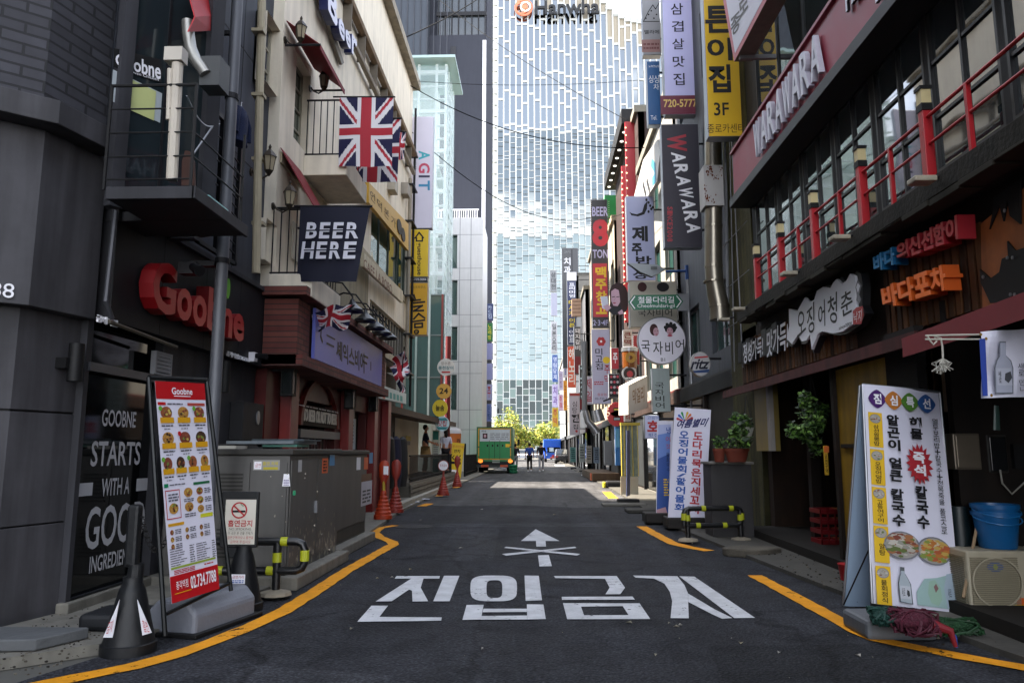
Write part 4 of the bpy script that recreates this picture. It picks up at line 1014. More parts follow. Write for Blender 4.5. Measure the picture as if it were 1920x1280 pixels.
    # awning
    AR = mat('5a2a29', .75, var=.25, scale=6, streak=.4); AR2 = mat('7e282e', .7, var=.15)
    fa = FR(3.06); e0, e1 = fa.px(1312, 752), fa.px(1722, 622)
    a = MB(); zA = 2.2
    yF = 12.2; yN = 6.0
    a.add([V(p) for p in ((3.06, yF, zA), (3.06, yN, zA), (X, yN, zA + .10), (X, yF, zA + .10))], [(0, 1, 2, 3)], AR)
    a.box(3.03, yN, zA - .11, 3.06, yF, zA, AR); a.ob('awning', T)
    a = MB(); a.add([V(p) for p in ((2.9, yN - .05, 2.13), (2.9, 2.5, 2.25), (X, 2.5, 2.42), (X, yN - .05, 2.26))], [(0, 1, 2, 3)], AR2)
    a.add([V(p) for p in ((2.9, yN - .05, 2.13), (2.9, 2.5, 2.25), (2.9, 2.5, 2.08), (2.9, yN - .05, 1.98))], [(0, 1, 2, 3)], AR2); a.ob('near_awning', T)
    # ground floor: open dining room
    m = MB(); DW = mat('3a281c', .85, var=.4, scale=5, streak=.4)
    m.box(7.2, 2.6, 0, 7.3, 12.0, 2.55, DW); m.box(X + .05, 11.5, 0, 7.2, 11.7, 2.55, DW); m.box(X + .05, 2.5, 2.56, 7.2, 11.7, 2.61, DW); m.box(X - .4, 2.5, .0, 7.2, 11.6, .14, mat('221d18', .8, var=.2)); m.box(X - .08, 6.25, 0, 6.2, 6.33, 2.5, mat('241a14', .8, var=.3, scale=6, streak=.4)); m.box(X + .1, 2.4, 0, 7.2, 2.5, 2.55, DW)
    m.box(6.1, 2.4, 0, 6.22, 5.72, 2.35, mat('1c1512', .85, var=.3, streak=.3)); m.ob('dining_room', T)
    d = MB(); YD = mat('8a6a12', .6, var=.25, scale=4, streak=.3)
    d.box(3.2, 6.9, .14, 3.28, 8.05, 2.1, YD); d.box(3.17, 7.0, 1.28, 3.2, 7.95, 1.32, DKWOOD); d.box(3.16, 8.04, .1, 3.3, 8.12, 2.15, DKWOOD); d.box(3.18, 7.1, .3, 3.2, 7.5, 1.15, mat('5c4a10', .6)); d.box(3.2, 6.34, .14, 3.28, 6.9, 2.3, mat('15100d', .8)); d.ob('yellow_door', T)
    d = MB(); d.box(3.3, 10.6, 1.25, 3.4, 11.4, 2.2, mat('7d6a2a', .6, var=.2)); d.box(3.24, 10.5, 1.25, 3.3, 10.62, 2.2, mat('8a8580', .6)); d.ob('side_panel', T)
    sh = MB(); rb = random.Random(12)
    for z in (1.2, 1.6, 2.0): sh.box(6.8, 4.5, z, 7.18, 11.2, z + .03, WOOD)
    for z in (1.23, 1.63, 2.03):
        for i in range(34): y = 4.7 + i * .19; sh.lathe([(.035, 0), (.035, .15), (.013, .2), (.013, .25)], (6.95, y, z), rb.choice([mat('3f6a3a', .2), mat('7a8a8c', .2), mat('5a3a1c', .2), mat('9a8a6a', .4)]), 8)
    sh.ob('bottle_shelf', T); ct = MB().box(5.9, 6.6, .14, 6.3, 10.8, 1.05, mat('5c4028', .6, var=.3, streak=.3)); ct.box(5.85, 6.55, 1.05, 6.35, 10.85, 1.09, mat('8a7a66', .4)); ct.ob('bar_counter', T)
    for y in (6.3, 9.9): MB().box(3.55, y, .14, 3.67, y + .12, 2.55, DKWOOD).ob('timber_post', T)
    for k_, (y, c_) in enumerate(((9.4, 'b8a888'), (8.3, 'a83028'), (10.3, 'c8b030'))): MB().box(5.3, y, 1.75, 5.33, y + .5, 2.35, mat(c_, .6)).ob('wall_menu', T)
    sl = MB()
    for i in range(8): y = 9.5 - i * .28; sl.box(5.0, y, .14, 5.05, y + .04, 2.5, mat('6a4a30', .7, var=.3))
    sl.ob('room_screen', T)
restaurant()
# ---------------------------------------------------------------- right: the row of buildings beyond
def row_building(name, lab, y0, y1, X, h, wm, wins, gm=GLASSD, roof=None, lowm=None):
    T = thing(name, lab, 'building', (X + 3, y0, 0)); f = FR(X); hs = []
    for (fl0, n, w, hh) in wins:
        for i in range(n):
            a = -(y1 - (y1 - y0) * (i + .5) / n); hs.append((a - w / 2, fl0, a + w / 2, fl0 + hh))
    m = MB().wall(f, -y1, 0, -y0, h, hs, .22, wm); m.box(X + .24, y0 + .01, 0, X + 8, y1 - .01, h - .02, wm)
    m.box(X, y0, 0, X + .23, y0 + .012, h, wm); m.ob('wall', T)
    for hq in hs: window(T, f, *hq, 2, 1, mat('55585a', .5), gm, .05, -.12)
    sf = MB(); nb = max(2, int((y1 - y0) / 2.2)); w_ = (y1 - y0) / nb
    for i in range(nb):
        a = -y1 + i * w_; sf.fbox(f, a + .06, .1, a + w_ - .06, 2.4, .004, .03, [GLASSB, mat('241c18', .6, var=.2), mat('2c2f31', .5)][i % 3]); sf.fbox(f, a - .05, 0, a + .05, 2.45, .004, .1, [DKMETAL, DKWOOD][i % 2])
    sf.fbox(f, -y1, 2.4, -y0, 2.7, .004, .12, [mat('3a2a24', .6), mat('2a2c30', .6), mat('4a1a1c', .6)][int(y0) % 3]); sf.ob('shop_front', T)
    r = MB().box(X - .12, y0, h, X + 8, y1, h + .25, roof or CONC); r.ob('roof_edge', T)
    if lowm:
        b = MB().box(X - .1, y0 + .02, 2.5, X, y1 - .02, 2.75, lowm); b.ob('shop_lintel', T)
    return T
row_building('corner_shop_building', 'narrow bluish grey building behind the steel duct', 13.32, 18.3, 3.62, 12.6, mat('4b4f57', .7, streak=.25, var=.15), [(3.2, 2, 1.4, 1.3), (6.2, 2, 1.4, 1.5), (9.2, 2, 1.4, 1.5)], GLASSG, lowm=DKMETAL)
row_building('tiled_building', 'pale grey building carrying the round beer house sign', 18.32, 24.4, 3.55, 10.5, mat('7f7d78', .7, streak=.25, var=.12), [(3.1, 3, 1.2, 1.2), (5.8, 3, 1.3, 1.4), (8.2, 3, 1.3, 1.4)], GLASSG, lowm=mat('5d1c1c', .6))
T_ = row_building('bar_building', 'red and black bar building with overhanging bulb lined fascia', 24.42, 31.6, 3.55, 12.8, mat('3a2a28', .7, var=.2), [(3.2, 3, 1.4, 1.3), (6.0, 3, 1.4, 1.4)], lowm=BLACK)
k = MB(); f = FR(3.0)
k.ppoly(f, [(1176, 182), (1212, -60), (1212, 130), (1168, 352), (1140, 352)][:0] or [(1141, 350), (1177, 182), (1190, 110), (1196, 140), (1184, 200), (1160, 350)], 0, BLACK, .25); 
k = MB().box(3.12, 25.45, 12.85, 4.6, 32.4, 13.4, BLACK); k.ob('fascia', T_); k = MB()
for i in range(8): k.cyl((3.3, 26.2 + i * .82, 12.83), (3.3, 26.2 + i * .82, 12.855), .07, .07, mat('e8e4d8', .4, emit=.4), 10)
k.ob('soffit_lights', T_)
MB().box(3.22, 25.3, 5.6, 3.9, 25.42, 12.84, mat('a8222c', .45, var=.06)).ob('red_panel', T_); MB().box(3.06, 25.3, 5.6, 3.2, 25.4, 11.2, mat('b3121c', .4)).ob('red_strip', T_)
solo(MB().box(3.22, 33.2, 11.45, 3.75, 36, 12.9, mat('1c7a3c', .5)), 'roof_sign', 'green box sign on the roof behind the black beer sign', 'sign')
b = MB(); BU = mat('e8dcae', .4, emit=.2)
for i in range(26): z = 5.6 + i * .28; b.ball((3.24, 25.27, z), .03, BU, 6, 4); b.ball((3.07, 25.27, 5.7 + i * .21), .03, BU, 6, 4)
b.ob('bulbs', T_)
row_building('beige_building', 'beige sunlit building behind the tall black and red beer sign', 31.62, 38, 3.45, 11.2, mat('8d8474', .8, streak=.12), [(3.4, 3, 1.3, 1.2), (6.0, 3, 1.3, 1.2), (8.4, 3, 1.3, 1.2)], roof=CREAM2)
row_building('narrow_beige_building', 'narrow cream building in the right row before the dark clinic building', 38.02, 47, 3.5, 13.2, mat('80796a', .8, streak=.15), [(3.4, 4, 1.3, 1.2), (6.4, 4, 1.3, 1.2), (9.4, 4, 1.3, 1.2)])
row_building('clinic_building', 'dark grey clinic building in the right row', 47.02, 58, 3.2, 11.5, mat('4c4d52', .6, var=.08, streak=.1), [(4, 4, 1.2, 1.4), (7.5, 4, 1.2, 1.4)])
row_building('far_block', 'beige grey block beyond the clinic in the right row', 58.02, 76, 3.2, 15, mat('75716a', .7, var=.1), [(4, 5, 1.2, 1.4), (7.5, 5, 1.2, 1.4), (11, 5, 1.2, 1.4)])
row_building('end_building', 'grey building at the far end of the right row', 76.02, 94, 3.0, 11, mat('77797c', .7, var=.1), [(4, 5, 1.2, 1.4), (7.5, 5, 1.2, 1.4)])
# ================================================================ left street objects
def union(u, v):
    x, y = u * 60 - 30, v * 36 - 18
    R_, W_, B_ = UJ
    if abs(x) < 3.6 or abs(y) < 3.6: return R_
    if abs(x) < 6 or abs(y) < 6: return W_
    ax, ay = abs(x), abs(y); L_ = math.hypot(30, 18)
    d = (ay * 30 - ax * 18) / L_          # distance from the diagonal
    if abs(d) < 3.4:
        s = 1 if x * y > 0 else -1
        q = d * (1 if x > 0 else -1) * s * (1 if x > 0 else -1)
        if 0.0 < q < 2.1: return R_
        return W_
    return B_
UJ = (mat('a41a2c', .7, var=.04), mat('d6d3d6', .7, var=.03), mat('24244f', .7, var=.05))
def flag(q, lab, nu=72, nv=56, wave=.03, rot=False, pole=None, group='union flags on the left buildings'):
    TL, TR, BR, BL = q; n = (TR - TL).cross(BL - TL).normalized()
    T = thing('flag', lab, 'flag', tuple((TL + TR) / 2), group)
    def fn(u, v): return (TL.lerp(TR, u)).lerp(BL.lerp(BR, u), v) + n * (wave * math.sin(u * 9 + v * 3) * (.3 + v) + wave * .6 * math.sin(v * 7 + u * 2))
    MB().grid(fn, nu, nv, (lambda u, v: union(v, u)) if rot else union).ob('cloth', T, smooth=True)
    p0, p1 = pole or (TL + (TL - TR) * .12, TR + (TR - TL) * .02)
    MB().cyl(p0, p1, .012, .012, DKMETAL, 8).ob('flag_pole', T)
def left_things():
    q = [PD(637, 183, 10.3), PD(738, 183, 10.25), PD(735, 312, 10.3), PD(634, 312, 10.35)]
    flag(q, 'big square union flag hanging from the upper iron balcony', rot=True, wave=.015, pole=(PD(625, 182, 10.4), PD(741, 182, 10.25)))
    q = [PD(655, 222, 11.3), PD(752, 222, 11.3), PD(745, 342, 11.35), PD(648, 340, 11.4)]
    flag(q, 'union flag hanging half hidden behind the big square flag', rot=True, wave=.02)
    q = [PD(742, 245, 13), PD(762, 248, 13), PD(757, 300, 13), PD(739, 296, 13)]
    flag(q, 'small folded union flag beside the far edge of cream building', 30, 24, .03)
    # drooping flags on angled poles
    def droop(A, cells, lab, pole):
        T = thing('flag', lab, 'flag', tuple(A), 'union flags on the left buildings')
        MB().grid(cells, 48, 40, union).ob('cloth', T, smooth=True); MB().cyl(*pole, .013, .013, DKMETAL, 8).ob('flag_pole', T)
    a, b, c, e = PD(574, 606, 9.9), PD(662, 576, 9.4), PD(650, 618, 9.5), PD(586, 612, 9.9)
    def fn(u, v):
        p = a.lerp(b, u).lerp(e.lerp(c, u), v); s = math.sin(u * math.pi)
        return p + V((0, -.06 * math.sin(u * 8 + v * 4), .13 * s * (1 - v) + .02 * math.sin(u * 14)))
    droop(a, fn, 'crumpled union flag draped over the near end of brick canopy', (PD(596, 622, 9.9), PD(664, 572, 9.3)))
    a, b, c, e = PD(757, 655, 15), PD(768, 690, 15), PD(752, 735, 15), PD(727, 688, 15)
    def fn2(u, v):
        p = a.lerp(b, u).lerp(e.lerp(c, u), v); return p + V((.05 * math.sin(v * 9), -.09 * math.sin(u * 7 + v * 5), .05 * math.sin(u * 6)))
    droop(a, fn2, 'small union flag drooping beyond the brick canopy', (PD(758, 650, 15), PD(750, 735, 15)))
    # BEER HERE banner
    q = [PD(563, 388, 9.15), PD(694, 388, 9.1), PD(668, 528, 9.15), PD(556, 528, 9.2)]
    T = thing('banner', 'dark navy beer banner with white stencil lettering hanging from lower balcony', 'banner', tuple((q[0] + q[1]) / 2))
    f = FY(9.17); m = MB(); NV = mat('23253a', .75, var=.1, scale=5)
    def fb(u, v): 
        p = q[0].lerp(q[1], u).lerp(q[3].lerp(q[2], u), v); return p + V((0, .012 * math.sin(u * 11 + v * 2) * v, 0))
    m.grid(fb, 30, 24, lambda u, v: NV)
    fz = FY(9.1); LT = mat('c4c4cf', .6, var=.03)
    for w, y0, y1, xs in (('BEER', 417, 447, ((575, 596), (600, 620), (625, 645), (650, 675))), ('HERE', 453, 485, ((566, 590), (594, 614), (619, 641), (645, 669)))):
        for ch, (x0, x1) in zip(w, xs): m.text(fz, ch, (x0, y0, x1 - 2, y1), LT, .002, bold=.03, slant=.12)
    for y0 in (431, 468): m.pquad(fz, (570, y0, 675, y0 + 1.6), .004, NV)
    m.ob('cloth', T, smooth=False); MB().cyl(PD(552, 387, 9.2), PD(698, 387, 9.1), .016, .016, DKMETAL).ob('banner_pole', T)
    # street pole
    P = thing('utility_pole', 'tall grey steel pole rising through the dark slab', 'pole', (-2.84, 6.6, 0))
    x = (395 - 1005) / FP * 6.6
    MB().cyl((x, 6.6, .03), (x, 6.6, 9.5), .056, .05, mat('5c5e64', .5, .2, var=.15, streak=.2), 18).ob('pole_shaft', P, smooth=True)
    for z in (3.35, 4.55, 2.95): MB().cyl((x, 6.6, z), (x, 6.6, z + .05), .064, .064, DKMETAL, 16).ob('clamp', P)
    MB().box(x - .28, 6.55, 2.92, x - .05, 6.62, 2.97, DKMETAL).ob('bracket', P)
    s = MB(); s.box(x - .36, 6.5, 2.84, x - .2, 6.62, 2.95, DKMETAL); s.cyl((x - .22, 6.5, 2.9), (x - .12, 6.42, 2.84), .04, .05, DKMETAL)
    solo(s, 'security_camera', 'dark camera bracketed to the grey pole under the slab', 'security camera')
    s = MB(); q0, q1 = PD(440, 62, 6.9), PD(440, 66, 6.9); q = PD(441, 62, 6.9); s.cyl(q - V((0, 0, .11)), q + V((0, 0, .11)), .045, .045, DKMETAL, 14); s.box(q.x - .2, q.y - .02, q.z - .02, q.x, q.y + .02, q.z + .02, DKMETAL)
    solo(s, 'wall_lamp', 'small black cylinder lamp high on slate wall right of the pole', 'wall lamp')
    # slab clutter
    s = MB(); DU = mat('8c8a84', .35, .7, var=.2)
    s.tube([PD(352, 40, 5.8), PD(353, 62, 5.8), PD(357, 90, 5.8), PD(366, 112, 5.8), PD(378, 128, 5.8), PD(386, 140, 5.8)], .05, DU, 14); s.box(*(lambda p: (p.x - .07, 5.8, p.z - .14, p.x + .1, 6.0, p.z + .12))(PD(390, 130, 5.8)), mat('4a4c4d', .5))
    solo(s, 'exhaust_duct', 'small bent metal exhaust duct above the dark slab', 'duct', smooth=True)
    s = MB(); WN = mat('a0141c', .6, var=.08); a, b, c, e = PD(348, -30, 5.7), PD(385, -30, 6.2), PD(397, 30, 6.2), PD(365, 32, 5.7)
    b2 = PD(352, 60, 5.8); s.add([a, b, c, e, PD(396, 58, 6.2), PD(352, 60, 5.6)], [(0, 1, 2, 3), (3, 2, 4, 5)], WN); solo(s, 'awning', 'bright red shop awning at the top beside steel pole', 'awning', solid=.01)
    s = MB(); T = thing('ironing_board', 'brown pointed board leaning on the slab railing', 'board', tuple(PD(355, 350, 5.9)))
    s.ppoly(FY(5.95), [(343, 350), (344, 305), (350, 285), (358, 286), (366, 305), (368, 350)], 0, mat('4a2c22', .7, var=.25), .03).ob('board', T); MB().tube([PD(362, 290, 6.0), PD(398, 238, 6.1)], .008, METAL).ob('leg', T)
    T = thing('storage_box', 'turquoise plastic box with lid on the dark slab', 'box', (PD(372, 380, 6.0).x, 6.05, 3.19)); p = PD(372, 380, 6.0)
    MB().box(p.x - .13, 5.92, 3.19, p.x + .12, 6.3, 3.34, mat('5a9c9c', .4, var=.05)).ob('box', T, bevel=.008); MB().box(p.x - .14, 5.91, 3.34, p.x + .13, 6.31, 3.365, mat('7fb9b6', .4)).ob('lid', T, bevel=.005)
    s = MB(); pts = [PD(350, 180, 5.6).lerp(PD(412, 232, 6.4), t) - V((0, 0, .12 * math.sin(math.pi * t))) for t in [i / 16 for i in range(17)]]; s.tube(pts, .006, METAL, 5); solo(s, 'chain', 'thin sagging chain between slab column and pole', 'chain')
    T = thing('stair_screen', 'black steel stair screen with slanted bars right of the pole', 'screen', (-3.3, 7.2, 3.2))
    k = MB(); xs = -3.2
    for y in (6.75, 7.15, 7.62): k.box(xs - .02, y, 3.2, xs + .02, y + .04, 4.65, DKMETAL)
    k.box(xs - .02, 6.75, 4.6, xs + .02, 7.66, 4.65, DKMETAL); k.box(xs - .02, 6.75, 3.2, xs + .02, 7.66, 3.24, DKMETAL); k.ob('screen_frame', T)
    k = MB()
    for i in range(12): k.cyl((xs, 7.17, 3.3 + i * .1), (xs, 7.63, 3.2 + i * .1 + .02), .01, .01, DKMETAL, 5)
    for i in range(5): k.cyl((xs, 6.79, 3.4 + i * .25), (xs, 7.16, 3.4 + i * .25), .01, .01, DKMETAL, 5)
    k.ob('screen_bars', T)
    MB().box(-3.54, 6.62, 3.2, -3.16, 6.72, 6.5, CHAR).ob('screen_post', T)
    # jacket
    f = F(PD(440, 240, 6.7), (.5, .86, 0), (0, 0, 1)); J = mat('16244a', .85, var=.25, scale=12, bump=.5)
    m = MB(); p = PD(452, 205, 6.9)
    m.lathe([(.03, .02), (.09, -.02), (.12, -.12), (.11, -.26), (.125, -.36), (.10, -.37)], p, J, 16, squash=(.55, 1)); m.tube([p + V((0, -.08, -.03)), p + V((.02, -.14, -.14)), p + V((.02, -.15, -.3))], [.04, .035, .03], J, 10); m.tube([p + V((0, .08, -.03)), p + V((.02, .15, -.14)), p + V((.02, .17, -.28))], [.04, .035, .03], J, 10); m.tube([p + V((0, -.1, -.02)), p + V((0, 0, .03)), p + V((0, .1, -.02))], .006, METAL, 5); m.tube([p + V((0, 0, .03)), p + V((0, 0, .07)), p + V((0, .02, .08))], .004, METAL, 5)
    solo(m, 'jacket', 'dark blue jacket hung on a hanger beside slate wall', 'jacket', smooth=True)
    # lanterns on the cream wall
    for px, py, lab in ((505, 305, 'old bronze wall lantern below the dark red awning'), (543, 370, 'small bronze lantern above the navy banner'), (564, 60, 'bronze lantern near the top by the blue letters'), (608, 152, 'bronze lantern above the upper iron balcony')):
        q = PX(px, py, -3.18); T = thing('wall_lantern', lab, 'lantern', tuple(q), 'bronze lanterns on the cream wall'); BZ = mat('4a4239', .45, .6, var=.2)
        MB().lathe([(.05, -.1), (.075, .07)], q, mat('9a8f78', .15, var=.05), 6).ob('lamp_glass', T)
        k = MB().lathe([(.09, .07), (.06, .12), (.015, .17), (.02, .2), (.005, .23)], q, BZ, 6); k.lathe([(.055, -.1), (.03, -.14), (.01, -.17)], q, BZ, 6)
        for i in range(6): t = i * math.pi / 3; k.cyl(q + V((.05 * math.cos(t), .05 * math.sin(t), -.1)), q + V((.075 * math.cos(t), .075 * math.sin(t), .07)), .006, .006, BZ, 4)
        k.tube([q + V((0, 0, -.15)), q + V((-.08, 0, -.2)), q + V((-.16, 0, -.16)), q + V((-.2, 0, -.1))], .012, BZ); k.lathe([(.05, 0), (.05, .02)], q + V((-.22, 0, -.12)), BZ, 10, ax=(1, 0, 0)); k.ob('lantern_frame', T)
    # tall menu banner
    a8 = math.radians(13); tl = math.radians(8)
    u = V((math.sin(a8), math.cos(a8), 0)); n = V((math.cos(a8), -math.sin(a8), 0)); v = (V((0, 0, 1)) * math.cos(tl) - n * math.sin(tl))
    o = PZ(372, 1180, .06); f = F(o, u, v)
    T = thing('menu_banner', 'tall tilted chicken menu banner in black frame on grey water base', 'menu banner', (o.x, o.y + .4, .05))
    k = MB(); FRM = mat('1d2225', .4, .4, var=.1)
    cs = [f.px(286, 706), f.px(394, 711), f.px(440, 1106), f.px(317, 1190)]
    ps = [f.P(a, b, -.03) for a, b in cs]
    for i in (0, 1, 3): k.tube([ps[i], ps[(i + 1) % 4]], .016, FRM, 8)
    ra = [f.px(318, 1150), f.px(436, 1092)]; k.tube([f.P(*ra[0], -.03), f.P(*ra[1], -.03)], .014, FRM, 8); k.ob('banner_frame', T)
    m = MB(); Q = [f.px(290, 714), f.px(383, 719), f.px(411, 1103), f.px(322, 1131)]
    def G(x, y): # banner coordinates 0..1
        p = V(Q[0]).lerp(V(Q[1]), x).lerp(V(Q[3]).lerp(V(Q[2]), x), y); return (p.x, p.y)
    def rectg(x0, y0, x1, y1, mm, c): m.fpoly(f, [G(x0, y0), G(x1, y0), G(x1, y1), G(x0, y1)], c, mm)
    def tg(t, x0, y0, x1, y1, mm, c=.004, bold=0.): 
        vs, fs, ed = glyphs(t, bold); m.text4(f, vs, fs, ed, [G(x0, y0), G(x1, y0), G(x1, y1), G(x0, y1)], mm, c, 0, None, 0)
    def dashg(x0, y0, x1, y1, n_, mm, c=.004, w=3):
        for i in range(n_):
            x = x0
            while x < x1 - .01:
                xe = min(x1, x + rnd.uniform(.4, .9) * (x1 - x0) / w); rectg(x, y0 + (y1 - y0) * (i + .2) / n_, xe, y0 + (y1 - y0) * (i + .75) / n_, mm, c); x = xe + .012
    WP = mat('d6d4e2', .45, var=.03); RD = mat('ad0f18', .4, var=.03); DG_ = mat('54535e', .6, var=0); FO = [mat('8a4a26', .7, var=.5, scale=60), mat('a87b34', .7, var=.5, scale=60), mat('7c3a28', .7, var=.5, scale=60), mat('4c3222', .7, var=.5, scale=60)]
    rectg(0, 0, 1, 1, WP, 0); rectg(0, 0, 1, .083, RD, .002); rectg(0, .885, 1, 1, RD, .002)
    tg('Goobne', .3, .027, .72, .06, WHITE, bold=.02); rectg(.34, .066, .68, .070, WHITE, .004)
    rectg(.02, .098, .17, .112, RD, .002); rectg(.6, .100, .97, .114, mat('a8443a', .5), .002); dashg(.2, .1, .5, .112, 1, DG_)
    def dish(x, y, rx, ry, mm):
        m.fpoly(f, [G(x + rx * math.cos(2 * math.pi * i / 14), y + ry * math.sin(2 * math.pi * i / 14)) for i in range(14)], .003, mm)
        for j in range(9): t = rnd.uniform(0, 6.28); r = rnd.uniform(0, .75); m.fpoly(f, [G(x + rx * (r * math.cos(t) + .25 * math.cos(2 * math.pi * i / 5 + j)), y + ry * (r * math.sin(t) + .25 * math.sin(2 * math.pi * i / 5 + j))) for i in range(5)], .004 + j * .0004, rnd.choice(FO + [mat('b6a04a', .6), mat('6a7a30', .6)]))
    YL = mat('c9930c', .5, var=.05)
    for row, (yy, n_) in enumerate(((.148, 3), (.268, 3), (.385, 4))):
        for i in range(n_):
            x = (i + .5) / n_; rx = .11 if n_ == 3 else .085
            dish(x, yy, rx, .03, FO[(i + row) % 4]); rectg(x - rx - .02, yy + .022, x + rx + .02, yy + .048, YL, .006); dashg(x - rx, yy + .056, x + rx, yy + .066, 1, INK, w=2); dashg(x - rx * .6, yy + .072, x + rx * .6, yy + .080, 1, DG_, w=2)
            if (i + row) % 2 == 0: m.fpoly(f, [G(x - rx - .01 + .035 * math.cos(t), yy - .02 + .012 * math.sin(t)) for t in [k_ * .7 for k_ in range(9)]], .009, [mat('5f9a2a', .5), RD][row % 2])
    rectg(.02, .475, .1, .492, GREEN, .003); dashg(.12, .478, .45, .488, 1, DG_); rectg(.6, .482, .95, .494, mat('216a40', .5), .003)
    for e in ((.03, .505, .31, .509), (.03, .632, .31, .636), (.03, .505, .042, .636), (.3, .505, .31, .636)): rectg(*e, RD, .003)
    dashg(.08, .52, .28, .56, 3, DG_, w=2); dish(.17, .59, .09, .025, FO[1]); dish(.48, .525, .09, .022, FO[1]); dish(.48, .592, .09, .022, FO[1])
    dashg(.38, .552, .58, .57, 2, DG_, w=2); dashg(.38, .62, .6, .64, 2, DG_, w=2)
    for i in range(3): dish(.72, .525 + i * .042, .07, .018, FO[1] if i else FO[0]); dashg(.82, .512 + i * .042, .96, .54 + i * .042, 3, DG_, w=1.5)
    rectg(.7, .634, .97, .652, mat('c3c32a', .5), .003); rectg(.04, .655, .35, .668, YL, .003)
    for i in range(7): x, y = .1 + (i % 3) * .3, .695 + (i // 3) * .032; dish(x, y, .035, .012, FO[1] if i % 2 else FO[2]); dashg(x + .06, y - .012, x + .18, y + .012, 3, DG_, w=1.2)
    for i in range(8):
        y = .765 + i * .0105; dashg(.03, y, .03 + rnd.uniform(.2, .36), y + .007, 1, DG_, w=1.3); dashg(.42, y, .52, y + .007, 1, INK, w=1); dashg(.56, y, .56 + rnd.uniform(.18, .3), y + .007, 1, DG_, w=1.3); dashg(.9, y, .98, y + .007, 1, INK, w=1)
    rectg(.03, .848, .96, .857, mat('8ba02a', .5), .003); dashg(.08, .862, .5, .882, 3, RD, w=2); dashg(.7, .864, .9, .874, 1, RD, w=2)
    tg('종각역점', .10, .912, .34, .948, WHITE, bold=.005); tg('02.734.7788', .39, .905, .94, .962, WHITE, bold=.02); rectg(.06, .962, .4, .966, YL, .004)
    m.ob('printed_sheet', T)
    b = MB(); BG = mat('6a6d75', .55, var=.1, scale=6, bump=.2)
    bf = F(PZ(372, 1195, 0) + V((0, -.02, 0)), u, (0, 0, 1)); prof = [(-.02, 0), (-.02, .15), (-.10, .235), (-.34, .235), (-.42, .15), (-.42, 0)]
    vs = [bf.P(a, z, c) for a in (.0, .70) for c, z in prof]
    b.add(vs, [(i, (i + 1) % 6, 6 + (i + 1) % 6, 6 + i) for i in range(6)] + [(5, 4, 3, 2, 1, 0), (6, 7, 8, 9, 10, 11)], BG); b.ob('water_base', T, bevel=.025); MB().fbox(bf, -.04, .002, .74, .03, -.46, .02, BLACK).ob('base_tray', T, bevel=.005)
left_things()
def cone_post(loc, lab, name, cat, CM, g=None, pole=True, board=None, r0=.19, h=.42):
    T = thing(name, lab, cat, loc, g); L_ = V(loc)
    prof = [(r0, 0), (r0, .06), (r0 * .93, .065)]
    for i in range(7): t = i / 7; prof += [(r0 * (.92 - .5 * t), .07 + (h - .07) * t), (r0 * (.89 - .5 * t), .07 + (h - .07) * (t + .05))]
    prof += [(r0 * .36, h), (r0 * .36, h + .04)]
    MB().lathe(prof, L_, CM, 24).ob('weighted_base', T, smooth=True)
    return T
